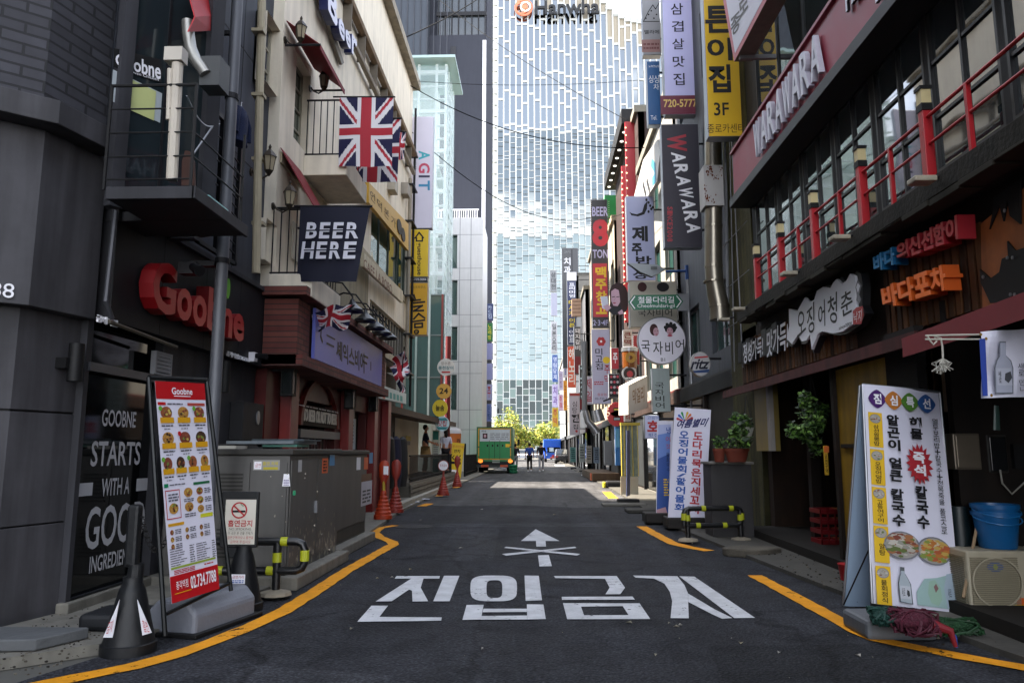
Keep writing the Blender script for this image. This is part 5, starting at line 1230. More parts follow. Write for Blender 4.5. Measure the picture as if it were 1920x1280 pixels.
def left_street2():
    BK = mat('1d1f22', .45, var=.15, bump=.15)
    # black cone post in the foreground
    L_ = PZ(240, 1222, 0.0); T = cone_post(tuple(L_), 'black chain post on ribbed cone base at the near left', 'chain_post', 'barrier post', BK, r0=.165, h=.42)
    f = FY(L_.y)
    pz = [f.px(250, y)[1] for y in (945, 1062)]; x0 = f.px(240, 1000)[0]; x1 = f.px(263, 1000)[0]
    MB().box(x0, L_.y - .04, pz[1], x1, L_.y + .03, pz[0], BK).ob('post', T, bevel=.02); MB().cyl(V((L_.x + .01, L_.y, .42)), V((L_.x + .015, L_.y, pz[1] + .02)), .05, .045, BK, 16).ob('neck', T)
    ref = MB(); 
    for pts in ([(225, 1123), (212, 1194), (194, 1194), (218, 1140)], [(258, 1123), (285, 1185), (268, 1190), (262, 1150)]): ref.ppoly(FY(L_.y - .13), pts, 0, mat('c7c8cf', .35, var=.03), .006)
    fz = FY(L_.y - .139); ref.text(fz, '금지', [(204, 1166), (214, 1160), (209, 1184), (199, 1188)], RED, .003); ref.text(fz, '흡연', [(266, 1160), (275, 1164), (281, 1184), (271, 1184)], RED, .003); ref.ob('reflective_panel', T)
    c = MB(); p0 = V((x1, L_.y, pz[0] - .08)); p1 = PD(318, 1000, 5.3)
    for i in range(28):
        t = i / 27; p = p0.lerp(p1, t) - V((0, 0, .16 * math.sin(math.pi * t))); c.ring(F(p, (1, .4, 0), (0, 0, 1)) if i % 2 else F(p, (1, .4, 0), (.4, -1, 0)), 0, 0, .011, .017, -.004, .004, BLACK, 8)
    solo(c, 'chain', 'black plastic chain hanging from the near barrier post', 'chain')
    # no smoking sign on black cone
    L_ = PZ(452, 1143, 0.0); T = cone_post(tuple(L_), 'black cone stand carrying the white no smoking sign', 'no_smoking_sign', 'sign stand', BK, r0=.165, h=.46); f = FY(L_.y)
    k = MB(); a0, b0, a1, b1 = f.rect(418, 921, 482, 1026); k.fbox(f, a0, b0, a1, b1, -.02, .02, BK); k.fbox(f, a0 + .07, b0 - .08, a1 - .07, b0, -.02, .02, BK); k.ob('sign_holder', T, bevel=.008)
    m = MB(); fs = f.off(.021); SW = mat('c3beb2', .5, var=.04); m.pquad(fs, (424, 936, 477, 1020), .002, SW)
    a, b = fs.px(449, 956); r = abs(fs.px(464, 956)[0] - a); m.ring(fs, a, b, r * .82, r, .003, .005, RED, 28)
    m.stroke(fs, [(438, 958), (459, 958)], .016, .0045, INK, c1=.0055); m.stroke(fs, [(452, 944), (456, 948), (460, 946)], .008, .0045, mat('6f8a6a', .6)); m.stroke(fs, [(439, 947), (459, 966)], .012, .008, RED)
    m.text(fs, '흡연금지', (428, 974, 473, 987), RED, .004, bold=.02); m.text(fs, 'NO SMOKING', (430, 989, 471, 993), INK, .004); m.pquad(fs, (428, 994, 474, 994.6), .004, INK)
    m.text(fs, '이 곳은 본 건물 전체가', (428, 996, 474, 1002), INK, .004); m.text(fs, '금연구역이오니 흡연을', (427, 1004, 475, 1010), RED, .004); m.text(fs, '금하여 주십시오', (432, 1012, 470, 1018), RED, .004); m.ob('sign_face', T)
    m = MB(); fs = FY(L_.y - .135); m.pquad(fs, (434, 1076, 459, 1094), 0, WHITE); m.text(fs, '금연거리', (436, 1078, 457, 1084), RED, .003); m.dashes(fs, (436, 1086, 457, 1093), 2, BLUE, .003); m.ob('sticker', T)
    # cabinets
    CB = mat('53514e', .5, var=.12, scale=3, streak=.18); CB2 = mat('403e3a', .55, var=.12, streak=.2)
    def cabinet(x0, x1, y0, y1, h, lab, nm):
        T = thing(nm, lab, 'utility cabinet', ((x0 + x1) / 2, y0, 0), 'roadside utility cabinets')
        MB().box(x0 - .02, y0 + .0, .12, x1, y1, h - .06, CB).ob('cabinet_body', T, bevel=.01)
        MB().box(x0 - .05, y0 - .03, h - .06, x1 + .035, y1 + .02, h, CB2).ob('top_cover', T, bevel=.012)
        MB().box(x0 - .08, y0 - .08, 0, x1 + .14, y1 + .05, .12, CONC).ob('concrete_base', T, bevel=.015)
        return T
    x1 = -2.30; y0, y1 = 7.0, 8.75
    T = cabinet(-3.45, x1, y0, y1, 1.27, 'long brown grey utility cabinet with peeling paint and stickers behind no smoking sign', 'utility_cabinet')
    f = FY(y0); fs = FL(x1)
    d = MB(); a, b = f.rect(476, 872, 553, 1080)[0::2][0], None
    r = f.rect(474, 868, 551, 1085); r = (r[0], .2, min(r[2], x1 - .02), 1.14); d.fbox(f, *r, 0.001, .012, CB); d.fbox(f, r[0] - .62, .2, r[0] - .02, 1.14, .001, .012, CB)
    for z0 in (.28, .78):
        for i in range(8):
            for a0 in (r[0] - .58, r[0] - .30): d.fbox(f, a0, z0 + i * .035, a0 + .22, z0 + .018 + i * .035, .012, .022, CB2)
    d.ob('front_door', T)
    d = MB(); d.fbox(fs, y0 + .03, .2, y0 + .86, 1.16, .001, .012, CB); d.fbox(fs, y0 + .89, .2, y1 - .03, 1.16, .001, .012, CB); d.fbox(fs, y0 + .8, .62, y0 + .83, .74, .012, .04, METAL); d.ob('side_door', T)
    pe = MB(); PE = mat('8b8578', .9, var=.3, scale=20); rr = random.Random(5)
    for i in range(150):
        a = y0 + .05 + rr.random() * 1.6; b = .14 + abs(rr.gauss(0, .2)); s = rr.uniform(.006, .03) * (1.2 - b)
        if abs(a - y0 - .875) < .04 or b > 1: continue
        pe.fpoly(fs, [(a + s * rr.uniform(.5, 1) * math.cos(t), b + 2.0 * s * rr.uniform(.4, 1) * math.sin(t)) for t in [k * 1.05 for k in range(6)]], .013 + i * 3e-6, PE)
    for i in range(16):
        a = r[0] + rr.random() * .8; b = .3 + rr.random() * .8; s = rr.uniform(.004, .012); pe.fpoly(f, [(a + s * rr.uniform(.5, 1) * math.cos(t), b + s * rr.uniform(.5, 1.4) * math.sin(t)) for t in [k * 1.05 for k in range(6)]], .0145, PE)
    pe.ob('peeling_paint', T)
    s = MB(); s.pquad(f, (476, 862, 525, 881), .0135, mat('8d8c88', .5)); s.text(f, '흡연 자제', (494, 865, 522, 872), mat('b7a81c', .5), .016, bold=.02); s.pquad(f, (495, 875, 522, 880), .0155, mat('a89c1c', .5)); s.pquad(f, (478, 865, 491, 879), .0155, WHITE); s.text(f, '금연', (480, 868, 490, 876), RED, .017)
    s.ppoly(f, [(533, 888), (543, 888), (545, 911), (530, 911)], .0135, WHITE); s.dashes(f, (533, 898, 543, 910), 4, mat('5f4a86', .5), .015); s.pquad(f, (550, 919, 555, 928), .014, GREEN)
    s.pquad(fs, (602, 859, 612, 886), .0135, ORANGE); s.dashes(fs, (604, 862, 610, 884), 4, BLACK, .015, .5, 1); s.pquad(fs, (616, 852, 625, 872), .0135, mat('2477a8', .4)); s.pquad(fs, (557, 862, 563, 884), .0135, mat('b8b8b8', .5))
    s.ob('stickers', T)
    T2 = cabinet(-3.35, -2.42, 8.95, 10.75, 1.26, 'second brown grey utility cabinet with white notice farther along the kerb', 'utility_cabinet'); f2 = FL(-2.42)
    d = MB(); d.fbox(f2, 9.0, .3, 10.7, 1.18, .001, .012, CB); d.fbox(f2, 9.02, .14, 10.68, .28, .001, .006, CB2); d.ob('side_door', T2)
    s = MB(); s.pquad(f2, (676, 903, 695, 943), .0135, mat('b4b2bb', .5)); s.dashes(f2, (678, 918, 693, 940), 4, DKMETAL, .015, .5, 2); s.pquad(f2, (667, 857, 674, 880), .0135, WHITE); s.pquad(f2, (681, 857, 688, 879), .0135, ORANGE); s.pquad(f2, (691, 848, 697, 868), .0135, mat('2477a8', .4)); s.pquad(f2, (676, 889, 695, 900), .0135, mat('6b4a34', .6)); s.ob('stickers', T2)
    m = MB(); z = 1.27; BKP = mat('222326', .5, var=.2)
    m.box(-3.2, 7.5, z, -2.75, 8.1, z + .05, BKP); m.box(-3.1, 7.45, z + .05, -2.42, 8.25, z + .08, mat('5d656b', .5, var=.2)); m.box(-3.3, 7.2, z, -2.9, 7.5, z + .03, mat('a9a59c', .5)); m.box(-2.9, 7.6, z + .081, -2.36, 8.2, z + .10, mat('39454b', .5)); m.box(-2.8, 7.5, z + .02, -2.4, 7.9, z + .045, mat('2f6a5c', .5))
    solo(m, 'folded_cardboard', 'dark folded boards and sheets stacked on the long utility cabinet', 'boards')
    # black and yellow pipe barrier by the cabinet
    def barrier(lab, P0, P1, zt, zb, posts, r=.035):
        T = thing('pipe_barrier', lab, 'barrier', tuple(V((P0.x, P0.y, 0))), 'black and yellow pipe barriers'); d = (P1 - P0); L2 = d.length; d.normalize()
        k = MB(); R2 = .07
        q = lambda s, z: V((P0.x + d.x * s, P0.y + d.y * s, z)); e = L2
        loop = [q(0, zb), q(0, zb + .03), q(0, zt - R2), q(R2 * .3, zt - R2 * .3), q(R2, zt), q(e - R2, zt), q(e - R2 * .3, zt - R2 * .3), q(e, zt - R2), q(e, zb + R2), q(e - R2 * .3, zb + R2 * .3), q(e - R2, zb), q(R2, zb), q(0, zb)]
        k.tube(loop, r, mat('16171a', .35, var=.1), 12); k.ob('pipe_loop', T, smooth=True)
        for s in posts: MB().cyl(q(s, 0.03), q(s, zt), r, r, mat('16171a', .35, var=.1), 12).ob('leg', T, smooth=True); 
        for s in posts: b = MB().lathe([(.14, .03), (.13, .055), (.05, .075)], q(s, 0), mat('7d7566', .9, var=.3, bump=.5), 10); b.ob('footing', T)
        y = MB(); YB = mat('9ba01a', .4, var=.08)
        for s, z in ((.3, zt), (.78, zt), (.2, zb), (.66, zb)):
            y.cyl(q(e * s, z), q(e * s + .06, z), r + .004, r + .004, YB, 12)
        for s in (0, e): y.cyl(q(s, (zt + zb) / 2 - .04), q(s, (zt + zb) / 2 + .05), r + .004, r + .004, YB, 12)
        for s in posts: y.cyl(q(s, (zt + zb) / 2 - .05), q(s, (zt + zb) / 2 + .03), r + .004, r + .004, YB, 12)
        y.ob('yellow_band', T); return T
    A = PZ(515, 1122, 0.0); d0 = A.y
    barrier('black and yellow pipe barrier in front of the long utility cabinet', V((-2.95, d0, 0)), V((PD(570, 1040, d0).x, d0 + .02, 0)), PD(540, 1015, d0).z, PD(540, 1070, d0).z, ((A.x + 2.95),))
    # orange posts
    OR = mat('9c3210', .5, var=.12)
    for px, py, h, lab, b in ((718, 972, .86, 'near orange cone post with round notice beside utility cabinets', 1), (741, 960, .86, 'second orange cone post standing right behind the near one', 0), (831, 928, .8, 'orange cone post with white round no parking disc', 2), (857, 912, .86, 'farthest orange cone post in front of the yellow sign board', 0)):
        L_ = PZ(px, py, 0.05); T = thing('orange_cone_post', lab, 'cone post', tuple(L_), 'orange cone posts along the left kerb'); O2 = OR if px < 730 else mat('86281c', .5, var=.12)
        prof = [(.165, 0), (.165, .07), (.15, .075)]
        for i in range(6): prof += [(.145 - .018 * i, .08 + .065 * i), (.148 - .018 * i, .12 + .065 * i)]
        MB().lathe(prof + [(.045, .48), (.035, .5)], L_, O2, 20).ob('cone', T, smooth=True); MB().cyl(L_ + V((0, 0, .5)), L_ + V((0, 0, h - .1)), .03, .025, mat('a88c1e', .5) if b == 1 else O2, 10).ob('post', T)
        k = MB()
        if b == 2: k.disc(FY(L_.y - .03), L_.x, L_.z + h, .15, .15, 0, O2, 24, c1=.03); k.disc(FY(L_.y - .061), L_.x, L_.z + h, .13, .13, 0, WHITE, 24); k.ftext(FY(L_.y - .061), '주차금지', L_.x - .1, L_.z + h - .03, L_.x + .1, L_.z + h + .04, RED, .003)
        else: k.lathe([(.03, -.25), (.085, -.12), (.1, .05), (.08, .13), (.03, .17)], L_ + V((0, 0, h)), O2, 14, squash=(1, .5))
        if b == 1: k.fbox(FY(L_.y - .055), L_.x - .0, L_.z + h - .09, L_.x + .09, L_.z + h + .07, 0, .004, WHITE); k.dashes(FY(L_.y - .06), (px + 1, 888, px + 8, 898), 3, RED, .001, .5, 2)
        k.ob('head', T, smooth=True)
    # round hanging signs on the annex
    for px, py, rx, ry, cm, tx, lab, tm in ((836, 688, 16, 16, 'c9c6bf', ('장수촌', '풍천장어'), 'white round sign with two lines above the annex corner', '24646a'), (832, 733, 14, 14, 'c99a3a', ('24', ''), 'orange round cafe sign under the white round sign', '3a2a1c'), (825, 765, 14, 16, 'c9b21c', ('늘솜', ''), 'yellow round sign under the orange round sign', '2b2516'), (829, 794, 13, 14, 'b3cdd2', ('맛집', ''), 'white and teal round sign at the bottom of the round sign stack', 'a02030')):
        d = 25.5; f = FY(d); T = thing('round_sign', lab, 'sign', tuple(PD(px, py, d)), 'round signs on the annex'); m = MB().pdisc(f, px, py, rx, ry, -.08, mat(cm, .4, var=.04), c1=0); 
        if 'teal' in lab: m.ppoly(f, [(px - 11, py - 6), (px + 11, py - 6), (px + 7, py - 11), (px - 7, py - 11)], .004, mat('1d7a80', .4)); m.ppoly(f, [(px - 11, py + 6), (px + 11, py + 6), (px + 7, py + 11), (px - 7, py + 11)], .004, mat('1d7a80', .4))
        if tx[1]: m.text(f, tx[0], (px - 9, py - 10, px + 9, py - 4), mat('6a4a30', .5), .004); m.text(f, tx[1], (px - 14, py - 2, px + 14, py + 5), mat(tm, .5), .004, bold=.02); m.pquad(f, (px - 8, py + 8, px + 8, py + 11), .004, RED)
        else: m.text(f, tx[0], (px - 8, py - 6, px + 8, py + 5), mat(tm, .5), .005, bold=.02)
        m.ob('sign_disc', T); MB().cyl(PD(px + rx * .7, py - ry, d + .04), PD(px + rx * .7, py - ry - 6, d + .04), .02, .02, DKMETAL).ob('bracket', T)
    # teal standing menu, cup column, yellow board
    d = 27.2; f = FY(d); T = thing('menu_board', 'teal and white upright menu board on planter at annex corner', 'menu board', tuple(PD(820, 893, d))); m = MB().pbox(f, (811, 806, 823, 886), -.12, 0, mat('b3bfb4', .4)); m.pquad(f, (812, 808, 822, 824), .004, mat('1d7a70', .4)); m.pquad(f, (811.5, 860, 822.5, 884), .004, mat('1d7a70', .4)); m.dashes(f, (813, 828, 821, 856), 7, GREY, .004); m.ob('board', T); MB().pbox(f, (801, 892, 818, 908), -.35, .05, mat('77705f', .8, var=.2)).ob('planter', T)
    d = 33; f = FY(d); T = thing('cup_shaped_kiosk', 'giant orange paper cup shaped kiosk in front of white building', 'kiosk', tuple(PD(848, 888, d))); q = PD(848, 880, d); r = 16 / FP * d
    MB().lathe([(r * .8, 0), (r, 1.9)], V((q.x, d, .1)), mat('b5652a', .5, var=.08), 24).ob('cup', T, smooth=True); MB().lathe([(r * 1.04, 1.9), (r * 1.04, 2.0), (r * .9, 2.1), (r * .6, 2.14)], V((q.x, d, .1)), mat('b9b9bd', .4), 24).ob('lid', T, smooth=True); MB().text(f.off(r * .7), '라', (857, 822, 864, 830), BLACK, .1, bold=.02).ob('lettering', T)
    L_ = PZ(853, 898, .05); d = L_.y; f = F((0, d, 0), (1, .06, 0), (0, 0, 1)); T = thing('parking_sign_board', 'yellow leaning parking sign board with black chevrons behind orange cone', 'sign board', tuple(L_)); m = MB(); Y2 = mat('c6a70c', .45, var=.05)
    m.ppoly(f, [(847, 829), (871, 831), (864, 896), (839, 895)], 0, Y2, .05); fz = f.off(.05); m.text(fz, '주차안내', [(849, 834), (869, 835), (868, 840), (848, 839)], RED, .003); m.text(fz, '만차', [(852, 842), (864, 842), (863, 849), (851, 848)], INK, .003, bold=.02)
    for i in range(3): x = 847 + i * 6; m.ppoly(fz, [(x + 4, 853), (x, 857), (x + 4, 862), (x + 6, 862), (x + 2.5, 857), (x + 6, 853)], .003, INK)
    m.ppoly(fz, [(844, 864), (864, 866), (864, 870), (843, 869)], .003, INK); m.ppoly(fz, [(846, 880), (858, 881), (857, 890), (845, 890)], .003, WHITE); m.ob('board', T); MB().tube([f.P(*f.px(850, 880), -.02), V((L_.x + .1, d + .5, .05))], .02, DKMETAL).ob('strut', T)
    # vertical signs on the left
    d = 19.7
    def vsign(name, lab, rect, d, face, txt=None, tm=INK, tr=None, bold=.02, rim=METAL, th=.22, cat='sign', extra=None, group=None, br=None):
        f = FY(d); T = thing(name, lab, cat, tuple(PD((rect[0] + rect[2]) / 2, rect[3], d)), group); a0, b0, a1, b1 = f.rect(*rect)
        MB().fbox(f, a0, b0, a1, b1, -th, -.004, rim).ob('sign_case', T, bevel=.008)
        m = MB().fbox(f, a0 + .012, b0 + .012, a1 - .012, b1 - .012, -.004, .004, face)
        if txt: m.vtext(f, txt, tr or (rect[0] + 3, rect[1] + 3, rect[2] - 3, rect[3] - 3), tm, .007, bold)
        if extra: extra(m, f)
        m.ob('sign_face', T)
        b = MB(); s = 1 if a0 > 0 else -1
        for t in (.15, .85): z = b0 + (b1 - b0) * t; xe = a1 if s > 0 else a0; b.cyl((xe, d + th / 2, z), (xe + s * (br or .5), d + th / 2, z), .025, .025, DKMETAL, 8)
        b.ob('bracket', T); return T
    def agit(m, f):
        for ch, y0, y1, c in (('A', 283, 300, '2f9aa8'), ('G', 306, 325, 'b8405c'), ('I', 329, 333, '2c2a50'), ('T', 339, 357, '2a7fa8')):
            vs, fs, ed = glyphs(ch, .03); q = [f.px(806, y0), f.px(806, y1), f.px(785, y1), f.px(785, y0)]; m.text4(f, vs, fs, ed, q, mat(c, .4), .007, 0, None, 0)
        vs, fs, ed = glyphs('GUEST HOUSE', 0); m.text4(f, vs, fs, ed, [f.px(781, 283), f.px(781, 318), f.px(778, 318), f.px(778, 283)], GREY, .007, 0, None, 0)
    vsign('vertical_sign', 'tall pale lilac vertical sign with sideways coloured letters in front of glass building', (771, 219, 810, 428), d, mat('cac6d6', .35, var=.03), extra=agit)
    def gh(m, f):
        m.stroke(f, [(778, 447), (786, 436), (794, 446)], .04, .007, INK); m.stroke(f, [(781, 446), (781, 452), (792, 452), (792, 446)], .04, .007, INK)
        vs, fs, ed = glyphs('guesthouse', .02); m.text4(f, vs, fs, ed, [f.px(791, 455), f.px(791, 516), f.px(780, 516), f.px(780, 455)], INK, .007, 0, None, 0)
    vsign('vertical_sign', 'bright yellow guesthouse sign under the lilac sign', (767, 430, 803, 519), d, YEL, extra=gh)
    m = vsign('vertical_sign', 'thin dark phone strip between the two yellow signs', (766, 520, 802, 528), d, BLACK, extra=lambda m, f: m.text(f, '02-739-9004', (769, 522, 799, 526), WHITE, .007))
    def nul(m, f):
        m.text(f, '게스트하우스', (769, 536, 798, 541), INK, .007); BW = .05
        for s in ([(776, 553), (779, 563), (788, 562)], [(774, 568), (796, 566)], [(776, 575), (792, 573), (776, 583), (794, 582)], [(785, 588), (776, 598)], [(785, 588), (796, 596)], [(774, 603), (796, 600)], [(778, 607), (792, 606), (792, 613), (778, 614), (778, 607)]): m.stroke(f, s, BW, .007, INK)
        m.pdisc(f, 781, 622, 5, 5, .007, INK); m.text(f, '1F', (779, 619, 783, 625), AMBER, .011)
    vsign('vertical_sign', 'amber sign with brush lettering at the bottom of the yellow signs', (764, 530, 801, 628), d, AMBER, extra=nul)
    # signs hung on the dark tower
    for r, c, t, tm, lab in (((912, 569, 925, 601), '20336e', '카드집', 'b9c4e0', 'navy vertical sign high on the dark tower edge'), ((912, 605, 924, 640), '1c7a34', '노래방', 'd6cf3a', 'green and yellow vertical sign on dark tower edge'), ((912, 643, 924, 674), '9a9ccc', None, None, 'upper blank lilac sign on dark tower edge'), ((911, 681, 924, 712), '9a9ccc', None, None, 'lower blank lilac sign on dark tower edge'), ((911, 720, 923, 750), 'a9abd0', '주', 'b03a4a', 'lilac sign with red mark on dark tower edge'), ((911, 757, 922, 790), '6a7ab4', '은행', '2a4f8c', 'blue striped sign lowest on dark tower edge')):
        vsign('tower_edge_sign', lab, r, 54, mat(c, .4, var=.04), t, mat(tm, .4, var=0) if tm else INK, None, .02, group='signs on the dark tower edge', br=.25)
    globals()['vsign'] = vsign; globals()['barrier'] = barrier
left_street2()
# ================================================================ right signs and street objects
def right_signs():
    def rot(m, f, ch, x0, y0, x1, y1, mm, bold=.02, dx=0, c=.007):       # a letter turned to read downwards
        vs, fs, ed = glyphs(ch, bold); m.text4(f, vs, fs, ed, [f.px(x1, y0), f.px(x1 + dx, y1), f.px(x0 + dx, y1), f.px(x0, y0)], mm, c, 0, None, 0)
    def s1(m, f):
        for ch, x0, y0, x1, y1 in (('생', 1254, -30, 1279, -6), ('삼', 1257, 7, 1281, 28), ('겹', 1259, 40, 1282, 60), ('살', 1260, 73, 1283, 93), ('맛', 1261, 106, 1284, 126), ('집', 1262, 138, 1284, 160)): m.text(f, ch, (x0, y0, x1, y1), mat('2b2740', .5, var=0), .007, bold=.01)
        m.pquad(f, (1238, 180, 1310, 214), .006, mat('6e1c36', .4, var=.05)); m.text(f, '720-5777', (1244, 187, 1307, 201), mat('d6b264', .4), .009, bold=.02)
    vsign('vertical_sign', 'tall lilac vertical restaurant sign with crimson phone strip', (1236, -150, 1311, 215), 16, mat('bdbbe4', .35, var=.03), extra=s1)
    def s2(m, f):
        for ch, x0, y0, x1, y1 in (('튼', 1318, -50, 1362, -2), ('튼', 1321, 12, 1372, 62), ('이', 1325, 72, 1374, 114), ('집', 1327, 122, 1371, 174)): m.text(f, ch, (x0, y0, x1, y1), INK, .007, bold=.03)
        m.text(f, '3F', (1338, 193, 1367, 217), INK, .007, bold=.015); m.text(f, '종로카센타', (1326, 233, 1397, 249), mat('4a3510', .5), .007)
    vsign('vertical_sign', 'large yellow vertical sign marked 3F in front of mossy pillar', (1312, -150, 1402, 256), 12, mat('d6ac06', .4, var=.05), extra=s2)
    def s4(m, f):
        R2 = mat('9c2634', .5)
        rot(m, f, 'W', 1250, 252, 1286, 284, R2, .04, 2)
        for i, ch in enumerate('ARAWARA'): y = 286 + i * 22; x = 1258 + i * 4.6; rot(m, f, ch, x, y, x + 26, y + 19, WHITE, .03, 3)
        for i, ch in enumerate('SINCE2008'): rot(m, f, ch, 1251, 388 + i * 7.4, 1261, 394 + i * 7.4, R2, .02)
    vsign('vertical_sign', 'charcoal vertical sign with sideways white lettering and red mark', (1239, 233, 1318, 464), 15.3, mat('403d47', .45, var=.06), extra=s4)
    vsign('vertical_sign', 'deep blue vertical sign half hidden behind the lilac sign', (1212, 115, 1240, 234), 17.2, mat('0f4f86', .4, var=.05), extra=lambda m, f: (m.text(f, '싱', (1216, 142, 1225, 156), WHITE, .007), m.text(f, '싱', (1226, 142, 1236, 156), WHITE, .007), m.text(f, '차', (1225, 158, 1236, 169), WHITE, .007), m.text(f, 'Tel.', (1220, 217, 1232, 225), WHITE, .007), m.text(f, '노래연습장', (1216, 123, 1236, 127), WHITE, .007)))
    def s6(m, f):
        m.stroke(f, [(1207, 40), (1216, 22), (1224, 10), (1229, 18), (1237, 4)], .02, .007, INK); m.stroke(f, [(1206, 41), (1236, 41)], .02, .007, INK)
        for i in range(5): m.pdisc(f, 1211 + i * 5, 35 - (i % 3) * 7, 1.6, 1.6, .007, INK, 8)
        m.text(f, '멜라메', (1208, 57, 1236, 64), INK, .007, bold=.01); m.pquad(f, (1203, 75, 1238, 98), .006, mat('8f6a66', .5)); m.dashes(f, (1206, 80, 1236, 94), 2, mat('6e3a3a', .5), .008)
    vsign('vertical_sign', 'grey sign with ink mountain drawing at the top beside lilac sign', (1200, -120, 1240, 103), 17.9, mat('8a8a8e', .5, var=.06), extra=s6)
    def s7(m, f):
        m.ppoly(f, [(1180, 397), (1184, 404), (1196, 406), (1208, 402), (1213, 392), (1214, 377), (1208, 384), (1204, 398), (1194, 402), (1184, 400)], .007, INK)
        for x, y in ((1216, 380), (1219, 386), (1221, 392), (1216, 397), (1212, 375), (1224, 389)): m.pdisc(f, x, y, 2.2, 2.8, .007, INK, 8)
        m.text(f, '제', (1184, 424, 1215, 453), INK, .007, bold=.04); m.text(f, '주', (1184, 456, 1204, 479), INK, .007, bold=.04); m.text(f, '밥', (1192, 480, 1222, 500), INK, .007, bold=.03); m.text(f, '상', (1186, 506, 1216, 523), INK, .007, bold=.03)
    vsign('vertical_sign', 'pale blue sign with black ink fish drawing and brush lettering', (1173, 368, 1230, 526), 19.2, mat('9397b8', .4, var=.04), extra=s7)
    def s8(m, f):
        LL = mat('a9a6cc', .4); R2 = mat('b01c2c', .4); m.text(f, 'BEER', (1110, 388, 1140, 405), LL, .007, bold=.02)
        m.text(f, '8', (1110, 411, 1141, 462), R2, .007, bold=.05); m.text(f, 'TON', (1111, 468, 1140, 484), LL, .007, bold=.02); m.pquad(f, (1111, 494, 1140, 594), .006, R2); m.vtext(f, '맥주창고', (1116, 499, 1138, 590), mat('d6b010', .4), .009, .04); m.text(f, '2·3·4F', (1112, 600, 1140, 610), LL, .007, bold=.01)
        for i in range(60): 
            for px in (1108.5, 1141.5): m.pdisc(f, px, 378 + i * 3.95, .7, .7, .007, mat('cfc6b0', .4), 6)
    vsign('beer_sign', 'tall black and red beer sign with big red figure eight', (1107, 374, 1143, 615), 32.5, mat('2b272d', .4), extra=s8)
    def s9(m, f):
        for i in range(6): t = i * math.pi / 3; m.pdisc(f, 1127 + 5 * math.cos(t), 640 + 5 * math.sin(t), 4, 4, .007 + i * .0003, RED, 10)
        m.pdisc(f, 1127, 640, 2.2, 2.2, .011, WHITE, 10); m.vtext(f, '미고집', (1116, 652, 1130, 694), INK, .007, .01); m.pdisc(f, 1137, 675, 7, 6.5, .007, YEL); m.vtext(f, '주막', (1133, 683, 1144, 720), RED, .009, .01); m.dashes(f, (1114, 714, 1132, 722), 2, RED, .007); m.text(f, '종로점', (1120, 737, 1137, 742), RED, .007); m.text(f, '02-733.7', (1116, 745, 1138, 749), INK, .007)
    vsign('vertical_sign', 'white vertical sign with red flower directly under the beer sign', (1109, 617, 1146, 757), 32.4, mat('a9a7bd', .4, var=.04), extra=s9)
    # far signs
    G = 'small hanging signs far down the right side'
    for r, d, c, t, tm, lab in (((1053, 465, 1087, 690), 60, '47484c', '', '', 'dark grey clinic slab sign rising above the far signs'), ((1031, 507, 1044, 547), 84, '74777c', '삼대천', '3a3c42', 'grey far sign highest at the left of far signs'), ((1033, 549, 1045, 592), 83, '8f91a4', '', '', 'blank grey lilac sign below the highest far sign'), ((1033, 603, 1045, 662), 82, 'a4a6ac', '일본요리', '26262a', 'pale sign with black Japanese food lettering'), ((1035, 665, 1046, 716), 80, '27509c', '영림당제', 'c6cee4', 'blue far sign with white lettering'), ((1035, 720, 1047, 763), 78, 'b5b0d8', '치과', '5a2f8c', 'lilac dental sign with purple lettering'), ((1035, 764, 1047, 800), 76, 'b59a20', '주막', 'a02a40', 'mustard far sign with red lettering just above the tree'),
                                ((1063, 510, 1081, 526), 52, 'c9c6cc', '', '', 'white blank cap sign above navy massage sign'), ((1063, 527, 1081, 646), 52, '232c5e', '', '', 'navy vertical sign with white and yellow lettering'), ((1076, 612, 1090, 702), 44, '26262b', '돼지갈비', 'b9b6bd', 'black sign with white pork rib lettering'), ((1064, 649, 1080, 726), 46, 'c2441c', '해노리', 'd6d0cc', 'orange sign with white lettering in the far cluster'), ((1047, 695, 1056, 731), 70, 'a9a6c8', '맛집', '7a6a90', 'small lilac sign left of the amber far sign'), ((1047, 739, 1056, 769), 70, 'b9a2be', '주점', 'a03050', 'small pinkish sign below the small lilac one'), ((1056, 713, 1064, 769), 66, 'c78a10', '노래방', '8c3010', 'amber sign in the far cluster'), ((1055, 612, 1064, 707), 66, 'b4b6c6', '커피전문점', '2c4a9c', 'white sign with blue lettering left of orange sign'), ((1067, 736, 1088, 815), 40, 'a9a3b0', '', '', 'white pancake house sign with big brush letter low in far cluster'), ((1086, 684, 1098, 768), 38, '24262b', '고깃집', 'a9c0cc', 'dark sign with pale lettering beside the white pancake sign'), ((1096, 705, 1112, 758), 36, 'a3a5bd', '제일', '8c3a50', 'small white sign left of the flower sign')):
        def ex(m, f, lab=lab):
            if 'clinic' in lab: m.vtext(f, '치과', (1057, 482, 1070, 514), WHITE, .007, .02); m.text(f, '24시', (1058, 468, 1069, 475), GREY, .007); m.pquad(f, (1073, 467, 1074, 690), .008, DKMETAL)
            if 'massage' not in lab and 'navy' in lab: m.vtext(f, '프리미엄', (1067, 530, 1078, 558), WHITE, .007, .02); m.vtext(f, '마사지', (1066, 562, 1079, 592), mat('cdb21c', .4), .007, .03); m.vtext(f, '이튼', (1067, 596, 1078, 614), mat('cdb21c', .4), .007, .03); m.vtext(f, '이벤트', (1067, 618, 1078, 642), WHITE, .007, .02)
